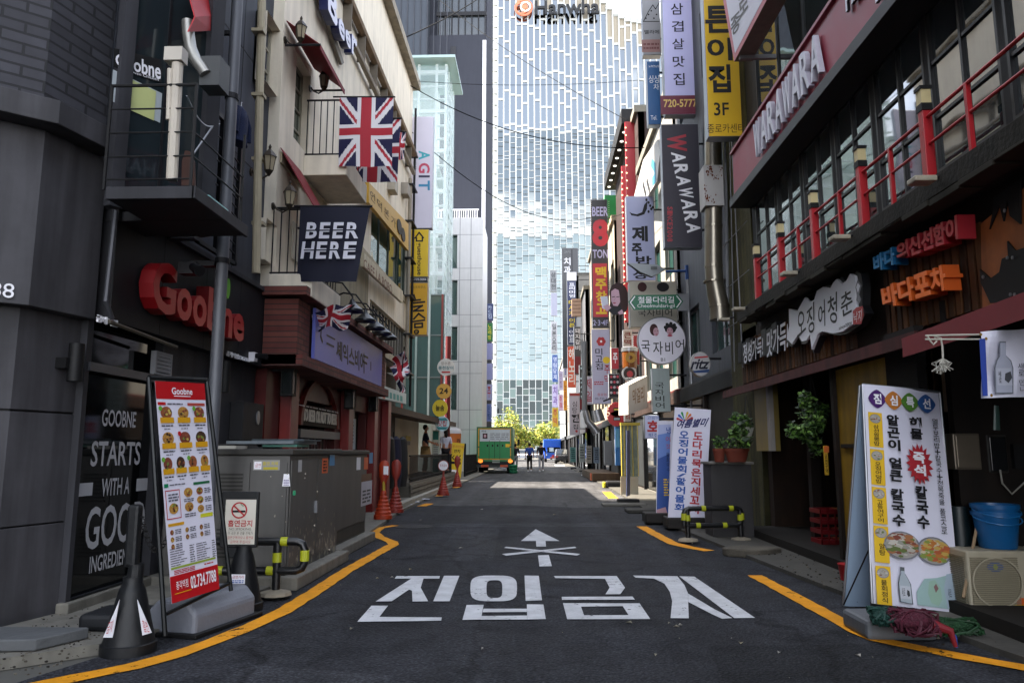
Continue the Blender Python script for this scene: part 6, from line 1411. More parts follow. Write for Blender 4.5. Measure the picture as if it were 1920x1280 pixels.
            if 'pancake' in lab: m.vtext(f, '심탐', (1073, 751, 1082, 775), INK, .007, .0); m.text(f, '전', (1071, 776, 1086, 792), INK, .007, bold=.04); m.text(f, '집', (1074, 795, 1084, 804), INK, .007, bold=.01); m.pdisc(f, 1081, 808, 2.5, 2.5, .007, RED, 8); m.pquad(f, (1068, 737, 1087, 742), .006, mat('8c3028', .5))
            if 'pork' in lab: m.pquad(f, (1078, 668, 1089, 700), .0085, mat('6a1420', .5))
            if 'brush' not in lab and 'pale lettering' in lab: m.pquad(f, (1087, 748, 1097, 767), .0085, mat('6a1420', .5))
        vsign('hanging_sign', lab, r, d, mat(c, .4, var=.05), t or None, mat(tm, .5, var=0) if tm else INK, (r[0] + 2, r[1] + 3, r[2] - 2, (r[1] + r[3]) / 2 if 'pork' in lab else r[3] - 4), .02, extra=ex, group=G, th=.3, br=.9)
    # beer house round sign, box sign and street name
    d = 17.85; f = FY(d); T = thing('round_sign', 'large white round beer house sign with two cartoon faces', 'sign', tuple(PD(1241, 683, d)))
    a, b = f.px(1241, 638); r = 45.5 / FP * d; MB().disc(f, a, b, r, r, -.16, mat('77777c', .4, .3), 40, c1=-.003).ob('sign_case', T); m = MB().disc(f, a, b, r * .96, r * .96, .001, mat('dedae6', .4, var=.03), 40)
    HR, SK, BH = mat('4a2426', .6), mat('b98f9c', .6), mat('1b1a1e', .6)
    m.pdisc(f, 1226, 618, 8, 11, .003, HR); m.pdisc(f, 1230, 622, 5.5, 8, .006, SK); m.pdisc(f, 1257, 616, 11, 9, .003, BH); m.pdisc(f, 1256, 621, 6, 7, .006, SK)
    for i in range(8): t = i * .8; m.pdisc(f, 1257 + 9.5 * math.cos(t), 614 + 7.5 * math.sin(t), 3.4, 3.4, .0032 + i * 1e-4, BH, 8)
    for x, y in ((1228, 620), (1233, 620), (1253, 618), (1259, 618)): m.pdisc(f, x, y, 1, .8, .009, INK, 6)
    m.pdisc(f, 1231, 627, 1.8, .8, .009, RED, 8); m.pdisc(f, 1256, 625, 2, .9, .009, RED, 8); m.pdisc(f, 1256, 629, 5, 2, .007, mat('b03050', .5), 10)
    for i, (ch, x0, y0, x1, y1) in enumerate((('국', 1202, 638, 1219, 659), ('자', 1224, 640, 1243, 665), ('비', 1247, 640, 1262, 664), ('어', 1266, 636, 1283, 656))): m.text(f, ch, (x0, y0, x1, y1), INK, .004, bold=.005)
    m.text(f, 'B1', (1239, 671, 1247, 677), INK, .004); m.ob('sign_face', T)
    MB().cyl(PD(1285, 600, d + .1), PD(1310, 600, d + .1), .025, .025, DKMETAL).ob('bracket', T)
    T = vsign('box_sign', 'cream lightbox sign behind the green street name plate', (1180, 528, 1271, 613), 18.15, mat('a39d8f', .5, var=.05), rim=mat('84827c', .4, .3), th=.35, extra=lambda m, f: (m.pdisc(f, 1204, 538, 9, 9, .006, HR, 14), m.pdisc(f, 1243, 538, 12, 9, .006, BH, 14), m.text(f, '국자비어', (1196, 579, 1260, 593), INK, .007)))
    P = thing('sign_pole', 'slim steel pole carrying the green street name plate and blue bracket', 'pole', (3.56, 17.4, 0)); d = 17.4; q0 = PD(1289, 510, d); MB().cyl((q0.x, d, .03), (q0.x, d, q0.z + .1), .045, .042, METAL, 14).ob('pole_shaft', P, smooth=True); k = MB(); k.cyl((q0.x, d, PD(1290, 524, d).z), (q0.x, d, PD(1290, 498, d).z), .058, .058, mat('1f4a8c', .4), 14); k.cyl(PD(1287, 508, d), PD(1248, 509, d), .03, .03, mat('1f4a8c', .4), 10); k.ob('blue_bracket', P, smooth=True)
    T = thing('solar_lamp', 'white folded panel lamp on the blue pole bracket', 'street lamp', tuple(PD(1215, 520, d))); m = MB(); f = FY(d - .1)
    m.ppoly(f, [(1176, 493), (1233, 496), (1248, 505), (1222, 519), (1200, 510)], -.12, mat('8c9296', .35, var=.1), 0); m.ppoly(f, [(1176, 493), (1200, 510), (1222, 519), (1226, 521), (1196, 512)], .001, BLACK, .03); m.ob('lamp_panel', T); MB().pbox(f, (1220, 500, 1232, 505), .002, .02, mat('5a5e60', .5)).ob('lamp_sensor', T)
    d = 17.25; f = FY(d); T = thing('street_name_sign', 'green arrow shaped street name plate with white lettering', 'street sign', tuple(PD(1230, 580, d))); GG = mat('0f6a4a', .4, var=.04)
    m = MB().ppoly(f, [(1178, 566), (1188, 553), (1271, 552), (1281, 565), (1271, 579), (1188, 581)], -.02, GG, 0); m.text(f, '철물다리길', (1196, 556, 1264, 568), WHITE, .003, bold=.01); m.text(f, 'Cheolmuldari-gil', (1195, 570, 1265, 578), WHITE, .003)
    m.stroke(f, [(1190, 556), (1182, 567), (1190, 578)], .025, .003, WHITE); m.stroke(f, [(1269, 555), (1277, 565), (1269, 576)], .025, .003, WHITE); m.ob('name_plate', T); MB().pbox(f, (1271, 550, 1292, 582), -.05, -.022, METAL).ob('bracket', T)
    # cut-out figure sign
    d = 20.6; f = FY(d); T = thing('cutout_sign', 'cut-out sign of a dark haired woman lifting a glass', 'cut-out sign', tuple(PD(1158, 590, d))); m = MB(); HR = mat('3a2226', .6); SK = mat('a98a9c', .6)
    m.ppoly(f, [(1143, 545), (1147, 535), (1156, 530), (1166, 531), (1173, 538), (1178, 550), (1179, 566), (1176, 580), (1168, 590), (1150, 590), (1142, 583), (1144, 565)], -.04, HR, 0); m.ppoly(f, [(1146, 546), (1153, 541), (1160, 544), (1162, 556), (1163, 566), (1158, 574), (1150, 573), (1146, 564)], .004, SK)
    m.ppoly(f, [(1145, 573), (1154, 576), (1163, 572), (1168, 588), (1150, 590), (1142, 584)], .006, mat('22242e', .6)); m.ppoly(f, [(1126, 556), (1139, 555), (1141, 573), (1136, 580), (1130, 578)], -.03, mat('a9aec0', .3), 0); m.ppoly(f, [(1131, 574), (1140, 570), (1146, 577), (1138, 584)], .008, SK); m.ppoly(f, [(1158, 586), (1166, 580), (1170, 588), (1162, 590)], .009, SK)
    m.stroke(f, [(1148, 557), (1153, 556)], .02, .008, INK); m.stroke(f, [(1156, 557), (1161, 556)], .02, .008, INK); m.pdisc(f, 1152, 568, 3, 1.5, .008, mat('8c3a50', .5), 10); m.stroke(f, [(1154, 558), (1152, 563)], .012, .008, mat('8a6a7a', .6)); m.ob('figure_panel', T); MB().tube([PD(1166, 531, d), PD(1178, 527, d), PD(1200, 527, d)], .02, DKMETAL).ob('bracket', T)
    # beer mug sign and small things under
    d = 22.5; f = FY(d); T = thing('beer_mug_sign', 'beer mug shaped sign with amber glass and silver rim', 'sign', tuple(PD(1180, 690, d))); q = PD(1181, 690, d); q.y = d; s = d / FP
    MB().lathe([(13.5 * s, 0), (14 * s, 3 * s), (14.5 * s, 32 * s)], q, mat('6a3c18', .15, var=.15), 22).ob('mug_glass', T, smooth=True); MB().lathe([(15.5 * s, 31 * s), (15.5 * s, 38 * s), (12 * s, 40 * s)], q, METAL, 22).ob('mug_rim', T, smooth=True); MB().ring(FY(d - 15 * s), q.x, q.z + 18 * s, .06, .16, 0, .02, mat('8c6a20', .4), 18).ob('mug_badge', T)
    d = 22.3; f = FY(d); T = thing('round_emblem_sign', 'round dark red emblem sign under the beer mug', 'sign', tuple(PD(1180, 714, d))); m = MB().pdisc(f, 1180, 700, 14, 14, -.06, mat('9a9a9e', .4, .3), c1=0); m.pdisc(f, 1180, 700, 11, 11, .003, mat('3a2a2a', .5)); m.pdisc(f, 1181, 701, 6, 6, .006, mat('9a2a34', .5)); m.dashes(f, (1173, 707, 1187, 710), 1, WHITE, .008); m.ob('sign_disc', T)
    T = vsign('vertical_sign', 'narrow red sign with white dots beside the beer mug', (1186, 628, 1200, 684), 22.8, mat('8c1a20', .4), extra=lambda m, f: [m.pdisc(f, 1187.5, 631 + i * 4, .9, .9, .007, WHITE, 6) for i in range(13)])
    vsign('vertical_sign', 'small red and white brush letter sign above the beer mug', (1168, 618, 1186, 650), 23.6, mat('b0a39a', .5), '큰맥', mat('7a2a20', .5), (1170, 622, 1184, 648))
    d = 25; f = FY(d); T = thing('figure_eight_sign', 'red scalloped figure eight sign low on the right', 'sign', tuple(PD(1156, 797, d))); m = MB(); R2 = mat('a01420', .4, var=.04)
    for cy, r in ((768, 15), (784, 16)): m.pdisc(f, 1156, cy, r, r * .85, -.08, R2, 24, c1=0)
    for i in range(22): t = 2 * math.pi * i / 22; m.pdisc(f, 1156 + 16 * math.cos(t), 776 + 21 * math.sin(t), 2.3, 2.3, -.07, R2, 8, c1=-.005)
    m.pquad(f, (1150, 764, 1163, 771), .004, BLACK); m.pquad(f, (1150, 781, 1163, 788), .004, BLACK); m.pquad(f, (1151, 766, 1162, 769), .007, mat('b9a23a', .4)); m.pquad(f, (1151, 783, 1162, 787), .007, mat('7f93a0', .4)); m.ob('sign_panel', T); MB().cyl(PD(1172, 776, d), PD(1190, 776, d), .03, .03, DKMETAL).ob('bracket', T)
    # white box signs and the round cap sign
    d = 20.8; T = thing('box_sign', 'weathered white box sign with faint brown lettering below the round sign', 'sign', tuple(PD(1200, 775, d))); f = F(PD(1178, 720, d), (.9, .43, 0), (0, 0, 1)); m = MB(); m.ppoly(f, [(1178, 722), (1214, 704), (1214, 764), (1178, 777)], -.5, mat('a19d98', .5, streak=.1), 0); m.text(f, '막걸리', [(1186, 730), (1208, 722), (1208, 752), (1186, 758)], mat('76604f', .6), .004, bold=.02); m.ob('sign_case', T)
    vsign('vertical_sign', 'pale green sign with dark lettering beneath the round sign', (1222, 690, 1258, 772), 17.9, mat('8f9a98', .5, streak=.1, var=.1), '국자비어', INK, (1228, 716, 1246, 766), .0)
    d = 14.2; f = FY(d); T = thing('round_sign', 'weathered white round beer brand sign beside the slim pole', 'sign', tuple(PD(1315, 706, d))); m = MB().pdisc(f, 1314, 682, 19, 23, -.2, mat('93908c', .5), c1=-.003); m.pdisc(f, 1314, 682, 17.5, 21.5, .001, mat('a5a4a6', .4, var=.06)); m.text(f, 'ritz', (1297, 673, 1330, 692), NAVY, .006, bold=.03, slant=.2); m.ppoly(f, [(1302, 669), (1327, 667), (1327, 670), (1302, 672)], .006, RED); m.ppoly(f, [(1299, 695), (1330, 692), (1328, 698), (1302, 699)], .006, mat('27406e', .5)); m.ob('sign_disc', T); MB().cyl(PD(1328, 672, d + .1), PD(1352, 672, d + .1), .025, .025, DKMETAL).ob('bracket', T)
    vsign('hanging_sign', 'small bright red sign with white letter left of the beer mug', (1146, 652, 1161, 692), 27, mat('a8202c', .4), '주', WHITE, (1149, 660, 1158, 682), .03)
    vsign('hanging_sign', 'dark sign with pink heart marks above the red figure eight sign', (1141, 700, 1163, 745), 26.5, mat('25242a', .5), extra=lambda m, f: [m.pdisc(f, 1146 + (i % 3) * 6, 706 + (i // 3) * 10, 2.6, 2.6, .006, mat(['b03a4c', 'a9a2a8'][i % 2], .5), 8) for i in range(12)])
    vsign('hanging_sign', 'pale sign with red and black letters in front of cream building', (1170, 745, 1184, 790), 23, mat('a9a4a0', .5), '노가리', mat('8c2a24', .5), None, .02)
    # diamond-cornered white sign parallel to the street
    f = FR(2.95); T = thing('projecting_sign', 'white sign board with red border above the wine red band', 'sign', tuple(f.P(*f.px(1400, 60)))); m = MB(); P = [(1338, -95), (1356, 0), (1377, 116), (1438, 0), (1484, -95)]; m.ppoly(f, P, -.25, mat('7a7468', .6, streak=.2), 0); m.ppoly(f, P, .003, RED); P2 = [(1345, -95), (1362, 0), (1379, 100), (1431, 0), (1476, -95)]; m.ppoly(f, P2, .006, mat('b5b2bd', .4, var=.04)); m.text(f, '종', [(1370, 38), (1389, 18), (1389, 50), (1374, 72)], mat('3f3422', .5), .01, bold=.02); m.text(f, '로', [(1384, 0), (1402, -22), (1404, 14), (1388, 36)], mat('3f3422', .5), .01, bold=.02); m.ob('sign_panel', T); MB().box(2.98, 10.2, f.px(1420, 40)[1], 3.5, 10.26, f.px(1420, 40)[1] + .06, GREY).ob('bracket', T)
    f = FR(3.02); T = thing('slanted_sign', 'pale slanted sign with blue brush curl beside the red bar panel', 'sign', (3.0, 21, 9)); m = MB(); m.ppoly(f, [(1188, 372), (1206, 300), (1232, 262), (1238, 285), (1232, 340), (1214, 368)], -.1, mat('a5a3a0', .5, var=.06), 0); m.stroke(f, [(1222, 305), (1228, 315), (1229, 333), (1224, 340)], .25, .004, mat('2b7a96', .5)); m.stroke(f, [(1206, 345), (1211, 365)], .18, .004, INK); m.stroke(f, [(1213, 338), (1218, 358)], .18, .004, INK); m.ob('sign_panel', T)
    # steel exhaust duct with rusty box
    T = thing('exhaust_duct', 'tall round steel exhaust duct with rusty white box on it', 'duct', (3.12, 13.1, 3)); d = 13.1; DU = mat('8a8478', .32, .85, var=.15, streak=.15)
    xs = PD(1339, 300, d).x; MB().tube([PD(1336, -120, d), PD(1337, 260, d), PD(1338, 500, d), PD(1340, 530, d), PD(1344, 552, d), PD(1349, 575, d), PD(1350, 600, d)], [.155, .155, .155, .16, .17, .17, .18], DU, 18).ob('duct_pipe', T, smooth=True)
    k = MB(); 
    for y in (210, 425, 500, 528, 574): p = PD(1338 if y < 540 else 1349, y, d); k.cyl(p - V((0, 0, .015)), p + V((0, 0, .015)), .165 if y < 520 else .183, .165 if y < 520 else .183, DU, 18)
    k.ob('duct_seams', T)
    f = FY(d - .2); b = MB().pbox(f, (1319, 310, 1358, 385), -.4, 0, mat('a9a7a6', .6, var=.08)); RU = mat('6a3313', .9, var=.4, scale=20); rr = random.Random(9)
    for x, y, n in ((1333, 318, 14), (1340, 335, 8), (1326, 322, 6), (1326, 372, 16), (1322, 350, 4), (1350, 313, 6), (1338, 376, 8)):
        for i in range(n): xx, yy, s = x + rr.gauss(0, 2.6), y + rr.gauss(0, 5), rr.uniform(.6, 2.4); b.ppoly(f, [(xx + s * rr.uniform(.5, 1) * math.cos(t), min(384, max(311, yy + 1.6 * s * rr.uniform(.5, 1) * math.sin(t)))) for t in (0, 1, 2.1, 3.2, 4.3, 5.2)], .003 + i * 2e-4, RU)
    b.ob('rusty_box', T); MB().tube([PD(1360, -100, d), PD(1361, 340, d), PD(1364, 560, d)], .03, GREY, 8).ob('conduit', T)
    T = thing('air_conditioner', 'beige outdoor unit bracketed high among the far signs', 'air conditioner', tuple(PD(1081, 592, 46))); m = MB().pbox(FY(46), (1072, 560, 1090, 592), -.4, 0, mat('9a7f6e', .6)); [m.pbox(FY(46), (1073, 563 + i * 7, 1089, 566 + i * 7), .001, .02, mat('7d6455', .6)) for i in range(4)]; m.ob('unit_case', T)
right_signs()
def right_shop():
    # fascia signs
    f = FR(3.40); zf = lambda P: [(1460 + x / 5.818, 480 + y / 5.818) for x, y in P]
    O = [(205, 575), (300, 600), (345, 520), (385, 450), (440, 500), (490, 475), (520, 380), (590, 335), (670, 352), (705, 290), (740, 250), (800, 305), (850, 270), (895, 192), (945, 215), (965, 330), (960, 540), (1000, 622), (930, 740), (800, 825), (700, 842), (580, 820), (530, 850), (462, 1020), (440, 855), (400, 920), (350, 930), (305, 850), (240, 962), (180, 900), (210, 760)]
    cx, cy = 560, 600; O2 = [(cx + (x - cx) * 1.07 + (12 if x > cx else -8), cy + (y - cy) * 1.08 + 4) for x, y in O]
    T = thing('splash_sign', 'white splash shaped squid restaurant sign with black brush lettering', 'sign', tuple(f.P(*f.px(1560, 650)))); MB().ppoly(f, zf(O2), 0, mat('25272c', .4), .08).ob('backing', T)
    m = MB().ppoly(f, zf(O), .081, mat('dfe1ea', .45, var=.04), .11); fs = f.off(.11)
    for ch, q in (('오', [(205, 610), (285, 590), (300, 800), (205, 900)]), ('징', [(305, 590), (390, 490), (392, 830), (318, 850)]), ('어', [(430, 560), (505, 465), (512, 760), (440, 780)]), ('청', [(530, 470), (640, 380), (640, 740), (548, 720)]), ('춘', [(670, 430), (800, 340), (815, 600), (690, 670)])): m.text(fs, ch, zf(q), INK, .003, bold=.01)
    m.ppoly(fs, zf([(865, 260), (910, 320), (880, 420), (905, 470), (880, 520), (850, 480), (860, 420), (840, 340)]), .003, mat('76787f', .5)); m.ppoly(fs, zf([(868, 290), (895, 325), (870, 400), (850, 340)]), .005, mat('dfe1ea', .5))
    m.ppoly(fs, zf([(812, 600), (850, 560), (920, 545), (932, 640), (905, 740), (815, 748)]), .003, RED); m.text(fs, '낙지', zf([(825, 620), (915, 575), (905, 710), (825, 730)]), WHITE, .006); m.text(fs, 'since2008', zf([(660, 765), (800, 710), (800, 745), (660, 805)]), INK, .003); m.ob('sign_face', T)
    for t, q, lab in (('정성가득!', [(1394, 645), (1431, 627), (1431, 668), (1394, 683)], 'white on black block lettering farthest along the wooden fascia'), ('맛가득!', [(1438, 622), (1478, 598), (1478, 655), (1438, 671)], 'white on black block lettering beside the splash sign')):
        T = thing('block_sign', lab, 'sign', tuple(f.P(*f.px(q[3][0], q[3][1])))); k = MB(); n = len(t)
        for i in range(n - 1):
            l = lambda a, b, s: (a[0] + (b[0] - a[0]) * s, a[1] + (b[1] - a[1]) * s); c = [l(q[0], q[1], (i + .04) / n), l(q[0], q[1], (i + .96) / n), l(q[3], q[2], (i + .96) / n), l(q[3], q[2], (i + .04) / n)]; o = 3 if i % 2 else -2; k.ppoly(f, [(x, y + o) for x, y in c], 0, mat('1d1f26', .5), .09)
        k.ob('letter_blocks', T); m = MB(); m.text(f.off(.09), t, q, mat('d5d7e0', .5), .003, bold=.02); m.ob('lettering', T)
    fz = FR(3.42)
    for t, q, c, s, lab in (('바다', [(1665, 480), (1707, 461), (1710, 494), (1668, 512)], '1c9ade', '136ea4', 'blue three dimensional letters on the wooden fascia'), ('의신선함이', [(1710, 458), (1831, 402), (1834, 447), (1713, 490)], 'd02a3a', 'a01c2a', 'red three dimensional letters on the wooden fascia'), ('바다포차', [(1680, 539), (1806, 494), (1812, 542), (1686, 580)], 'f2701a', 'c4540f', 'orange three dimensional letters below the red ones')):
        T = thing('channel_letter_sign', lab, 'sign', tuple(fz.P(*fz.px(*q[3])))); m = MB(); n = len(t); l = lambda a, b, s: (a[0] + (b[0] - a[0]) * s, a[1] + (b[1] - a[1]) * s)
        for i, ch in enumerate(t): m.text(fz, ch, [l(q[0], q[1], (i + .02) / n), l(q[0], q[1], (i + .98) / n), l(q[3], q[2], (i + .98) / n), l(q[3], q[2], (i + .02) / n)], mat(c, .4, var=.05), .01, .14, bold=.04, side=mat(s, .45))
        m.ob('letters', T)
    # burnt wood panel
    fz = FR(3.44); T = thing('wooden_sign_panel', 'orange wood panel with jagged black metal edge at the right end', 'sign panel', tuple(fz.P(*fz.px(1880, 560)))); m = MB(); m.ppoly(fz, [(1846, 420), (1925, 355), (1960, 320), (1960, 570), (1850, 590)], 0, mat('a8602a', .6, var=.25, scale=5, streak=.3), .03); m.ob('wood_board', T)
    m = MB(); m.ppoly(fz, [(1875, 370), (1925, 335), (1925, 420), (1905, 405), (1900, 375), (1893, 415), (1885, 385), (1866, 430), (1872, 400)], .032, BLACK, .045); m.ppoly(fz, [(1848, 505), (1868, 522), (1885, 510), (1890, 485), (1902, 480), (1900, 452), (1915, 470), (1960, 455), (1960, 560), (1868, 568), (1850, 530)], .032, BLACK, .045); 
    for x, y in ((1856, 519), (1902, 483), (1912, 483), (1908, 552), (1916, 552), (1897, 395)): m.pdisc(fz, x, y, 2.2, 2.6, .046, METAL, 8, c1=.055)
    m.ob('metal_edge', T)
    # standing banners by the kerb
    def xbanner(q, d, lab, face, ex, base=True):
        f = FY(d); T = thing('standing_banner', lab, 'banner', tuple(PD((q[2][0] + q[3][0]) / 2, max(q[2][1], q[3][1]), d))); m = MB().ppoly(f, q, 0, face, .008); ex(m, f.off(.008)); m.ob('printed_sheet', T)
        k = MB(); k.tube([PD(q[0][0] + 2, q[0][1], d + .03), PD(q[3][0] + 2, q[3][1], d + .03)], .012, DKMETAL); k.tube([PD(q[1][0] - 2, q[1][1], d + .03), PD(q[2][0] - 2, q[2][1], d + .03)], .012, DKMETAL); k.ob('banner_frame', T)
        if base: p = PD((q[2][0] + q[3][0]) / 2, q[2][1], d); b = MB().box(p.x - .32, d - .12, .03, p.x + .3, d + .35, .2, mat('2b2724', .7)); b.ob('base', T, bevel=.02)
        return T
    def s1(m, f):
        for i, (c, a) in enumerate((('b03040', 165), ('2a56b0', 140), ('1d8a4a', 112), ('c8a51a', 70), ('c8641a', 45), ('a0282c', 20))): t = math.radians(a); m.ppoly(f, [(1284, 789), (1284 + 15 * math.cos(t + .15), 789 - 17 * math.sin(t + .15)), (1284 + 17 * math.cos(t), 789 - 19 * math.sin(t)), (1284 + 15 * math.cos(t - .15), 789 - 17 * math.sin(t - .15))], .003 + i * 3e-4, mat(c, .5))
        m.text(f, '여름별미', [(1270, 787), (1327, 783), (1325, 799), (1269, 803)], mat('2a2f6e', .5), .006, bold=.03, slant=.1); m.vtext(f, '도다리묵은지세꼬시', [(1300, 808), (1318, 809), (1310, 964), (1292, 962)], mat('a8182a', .5), .004, .03); m.vtext(f, '오징어물회/활어물회', [(1274, 806), (1292, 807), (1282, 960), (1264, 958)], mat('1d50a0', .5), .004, .03)
    xbanner([(1265, 763), (1333, 768), (1322, 976), (1252, 972)], 12.3, 'white standing banner with blue and red raw fish dishes behind pipe barrier', mat('d4d3e4', .5, var=.04), s1)
    def s2(m, f):
        BL = mat('1c448c', .5)
        m.ppoly(f, [(1233, 860), (1256, 850), (1254, 968), (1231, 968)], .002, BL); m.ppoly(f, [(1233, 815), (1257, 810), (1256, 850), (1233, 860)], .0024, mat('5a78b8', .5)); m.ppoly(f, [(1234, 796), (1258, 795), (1257, 812), (1234, 815)], .0022, mat('a0a8cc', .5)); m.text(f, '냉', (1249, 800, 1258, 813), mat('24408c', .5), .005, bold=.01); m.text(f, '이', (1248, 818, 1257, 828), RED, .005); m.text(f, '것', (1248, 832, 1257, 841), RED, .005); m.vtext(f, '물회국수', (1249, 848, 1256, 885), INK, .005, .0); m.dashes(f, (1244, 896, 1254, 930), 7, YEL, .005, .5, 1); m.ppoly(f, [(1231, 955), (1248, 950), (1252, 965), (1231, 968)], .004, mat('b08a90', .6))
    xbanner([(1232, 788), (1262, 789), (1258, 972), (1230, 972)], 13.2, 'narrow blue gradient standing banner left of the white fish banner', mat('c3c3d2', .5), s2)
    vsign('wall_sign', 'small white sign with big red letter behind the blue banner', (1208, 778, 1237, 822), 16.2, mat('b5b7d2', .4), extra=lambda m, f: (m.text(f, '고등어', (1213, 780, 1236, 786), BLUE, .007), m.text(f, '호', (1213, 788, 1236, 809), RED, .007, bold=.04), m.text(f, '횟집', (1215, 812, 1235, 819), BLUE, .007)))
    barrier('black and yellow pipe barrier in front of the white fish banner', V((PD(1283, 990, 10.6).x, 10.6, 0)), V((PD(1395, 990, 10.6).x, 10.7, 0)), PD(1300, 953, 10.6).z, PD(1300, 985, 10.6).z, (.05, .8))
    m = MB(); p = PZ(1410, 1035, .04); pts = [(p.x + .33 * math.cos(t) * rnd.uniform(.8, 1.1), p.y + .22 * math.sin(t) * rnd.uniform(.8, 1.1)) for t in [i * .6 for i in range(10)]]; m.prism(pts, .0, .1, mat('544f46', .9, var=.3, bump=.6)); solo(m, 'paving_stone', 'loose flat stone by the right end of pipe barrier', 'stone', bevel=.02)
    # planter cabinet and pots
    f = FY(11.0); T = thing('planter_cabinet', 'dark grey cabinet under the terracotta pots beside the dining room', 'cabinet', tuple(f.P(2.85, .04))); a0, b0, a1, b1 = f.rect(1332, 870, 1415, 1010); MB().fbox(f, a0, .04, a1, b1, -.5, 0, mat('3c3a3b', .6, var=.1, streak=.15)).ob('cabinet_body', T, bevel=.006); MB().fbox(f, a0 - .03, b1, a1 + .03, b1 + .035, -.52, .03, mat('67645f', .7)).ob('cabinet_top', T, bevel=.005)
    TC = mat('6d3122', .75, var=.15)
    def leaves(n, c, r, cols, s, seed, droop=0, parent=None, name='foliage'):
        rr = random.Random(seed); m = MB()
        for i in range(n):
            d_ = V((rr.gauss(0, 1), rr.gauss(0, 1), rr.gauss(0, 1))).normalized() * rr.random() ** .4; p = V(c) + V((d_.x * r[0], d_.y * r[1], d_.z * r[2] - droop * (d_.x ** 2 + d_.y ** 2)))
            u = V((rr.gauss(0, 1), rr.gauss(0, 1), rr.gauss(0, .6))).normalized(); w = u.orthogonal().normalized(); w = (w + u.cross(w) * rr.uniform(-1, 1)).normalized(); q = s * rr.uniform(.6, 1.3)
            m.add([p - u * q, p - u * q * .2 + w * q * .55, p + u * q, p - u * q * .2 - w * q * .55], [(0, 1, 2, 3)], rr.choice(cols))
        return m
    globals()['leaves'] = leaves
    GL = [mat('2f4a1c', .5, var=.2), mat('46662a', .5, var=.2), mat('5d7d34', .5, var=.2), mat('223a18', .5, var=.2)]
    zt = b1 + .035
    for px, w, lab in ((1349, .085, 'small round terracotta pot on the dark cabinet'), (1382, .17, 'wide terracotta trough pot on the dark cabinet')):
        q = PD(px, 868, 10.85); q.z = zt; T = thing('plant_pot', lab, 'plant pot', tuple(q)); MB().lathe([(w * .75, 0), (w, .15), (w * 1.08, .15), (w * 1.08, .19), (w * .95, .19)], q, TC, 20, squash=(1, 1 if w < .1 else .55)).ob('pot', T, smooth=True); lv = leaves(150, q + V((0, 0, .27)), (w * .95, .1, .1), GL, .026, int(px), 0); [lv.tube([q + V((a_ * w * .4, 0, .17)), q + V((a_ * w * .8, .03 * a_, .27)), q + V((a_ * w, -.03 * a_, .33 + .04 * (i_ % 2)))], .004, GL[3], 5) for i_, a_ in enumerate((-1, -.5, .1, .6, 1))]; lv.ob('foliage', T)
    for c, r, n, s, lab, seed in ((PD(1395, 800, 10.6), (.19, .18, .2), 420, .045, 'leafy hanging plant above the terracotta pots', 3), (PD(1517, 770, 8.6), (.19, .18, .26), 700, .036, 'trailing green hanging plant under the awning by yellow door', 4)):
        T = thing('hanging_plant', lab, 'hanging plant', tuple(c)); fo = leaves(n // 3, c, (r[0] * .7, r[1] * .7, r[2] * .7), GL, s, seed)
        for j in range(7): rj = random.Random(seed * 10 + j); cc = c + V((rj.uniform(-1, 1) * r[0], rj.uniform(-1, 1) * r[1], rj.uniform(-1.1, .8) * r[2])); k2 = leaves(n // 8, cc, (r[0] * .42, r[1] * .42, r[2] * .4), GL, s, seed + j); fo.add(k2.v, [], GL[0]); b0 = len(fo.v) - len(k2.v); fo.f += [tuple(b0 + i for i in q) for q in k2.f]; fo.m += [fo.mi(k2.mats[i]) for i in k2.m]
        fo.ob('foliage', T)
        if seed == 4: leaves(260, c + V((.05, 0, -.32)), (.09, .09, .22), GL, .035, 8).ob('trailing_stems', T)
        MB().lathe([(.05, -.08), (.09, .04), (.085, .05)], c + V((.06, .05, -.05)), mat('a3a29c', .6), 14).ob('pot', T, smooth=True); k = MB(); [k.cyl(c + V((.06 + .08 * math.cos(t), .05 + .08 * math.sin(t), 0)), c + V((.06, .05, .45)), .004, .004, BLACK, 4) for t in (0, 2.1, 4.2)]; k.ob('hanger', T)
    # dining furniture
    DK = mat('1a1718', .5, var=.1)
    def chair(x, y, rz, lab):
        T = thing('dining_chair', lab, 'chair', (x, y, .14), 'dark dining chairs under the awning'); T.rotation_euler = (0, 0, rz); o = V((x, y, .14))
        MB().box(x - .2, y - .2, .56, x + .2, y + .2, .61, DK).ob('seat', T, bevel=.015); b = MB(); b.tube([(x - .18, y + .2, .6), (x - .18, y + .24, 1.02), (x + .18, y + .24, 1.02), (x + .18, y + .2, .6)], .014, DKMETAL); b.box(x - .17, y + .21, .8, x + .17, y + .24, 1.0, DK); b.ob('backrest', T)
        for sx in (-1, 1):
            for sy in (-1, 1): MB().cyl((x + sx * .17, y + sy * .17, .56), (x + sx * .19, y + sy * .19, .14), .014, .012, DKMETAL, 8).ob('leg', T)
    chair(3.75, 7.6, 2.2, 'dark dining chair nearest the yellow door'); chair(4.3, 8.6, -.6, 'dark dining chair behind the round table')
    T = thing('dining_table', 'dark round dining table with small tray inside open front', 'table', (3.85, 8.4, .14)); MB().cyl((3.85, 8.4, .84), (3.85, 8.4, .87), .36, .36, mat('26221f', .35), 24).ob('table_top', T); MB().cyl((3.85, 8.4, .18), (3.85, 8.4, .84), .03, .03, DKMETAL).ob('leg', T); MB().lathe([(.24, .14), (.2, .17), (.04, .2)], (3.85, 8.4, 0), DKMETAL, 18).ob('base', T)
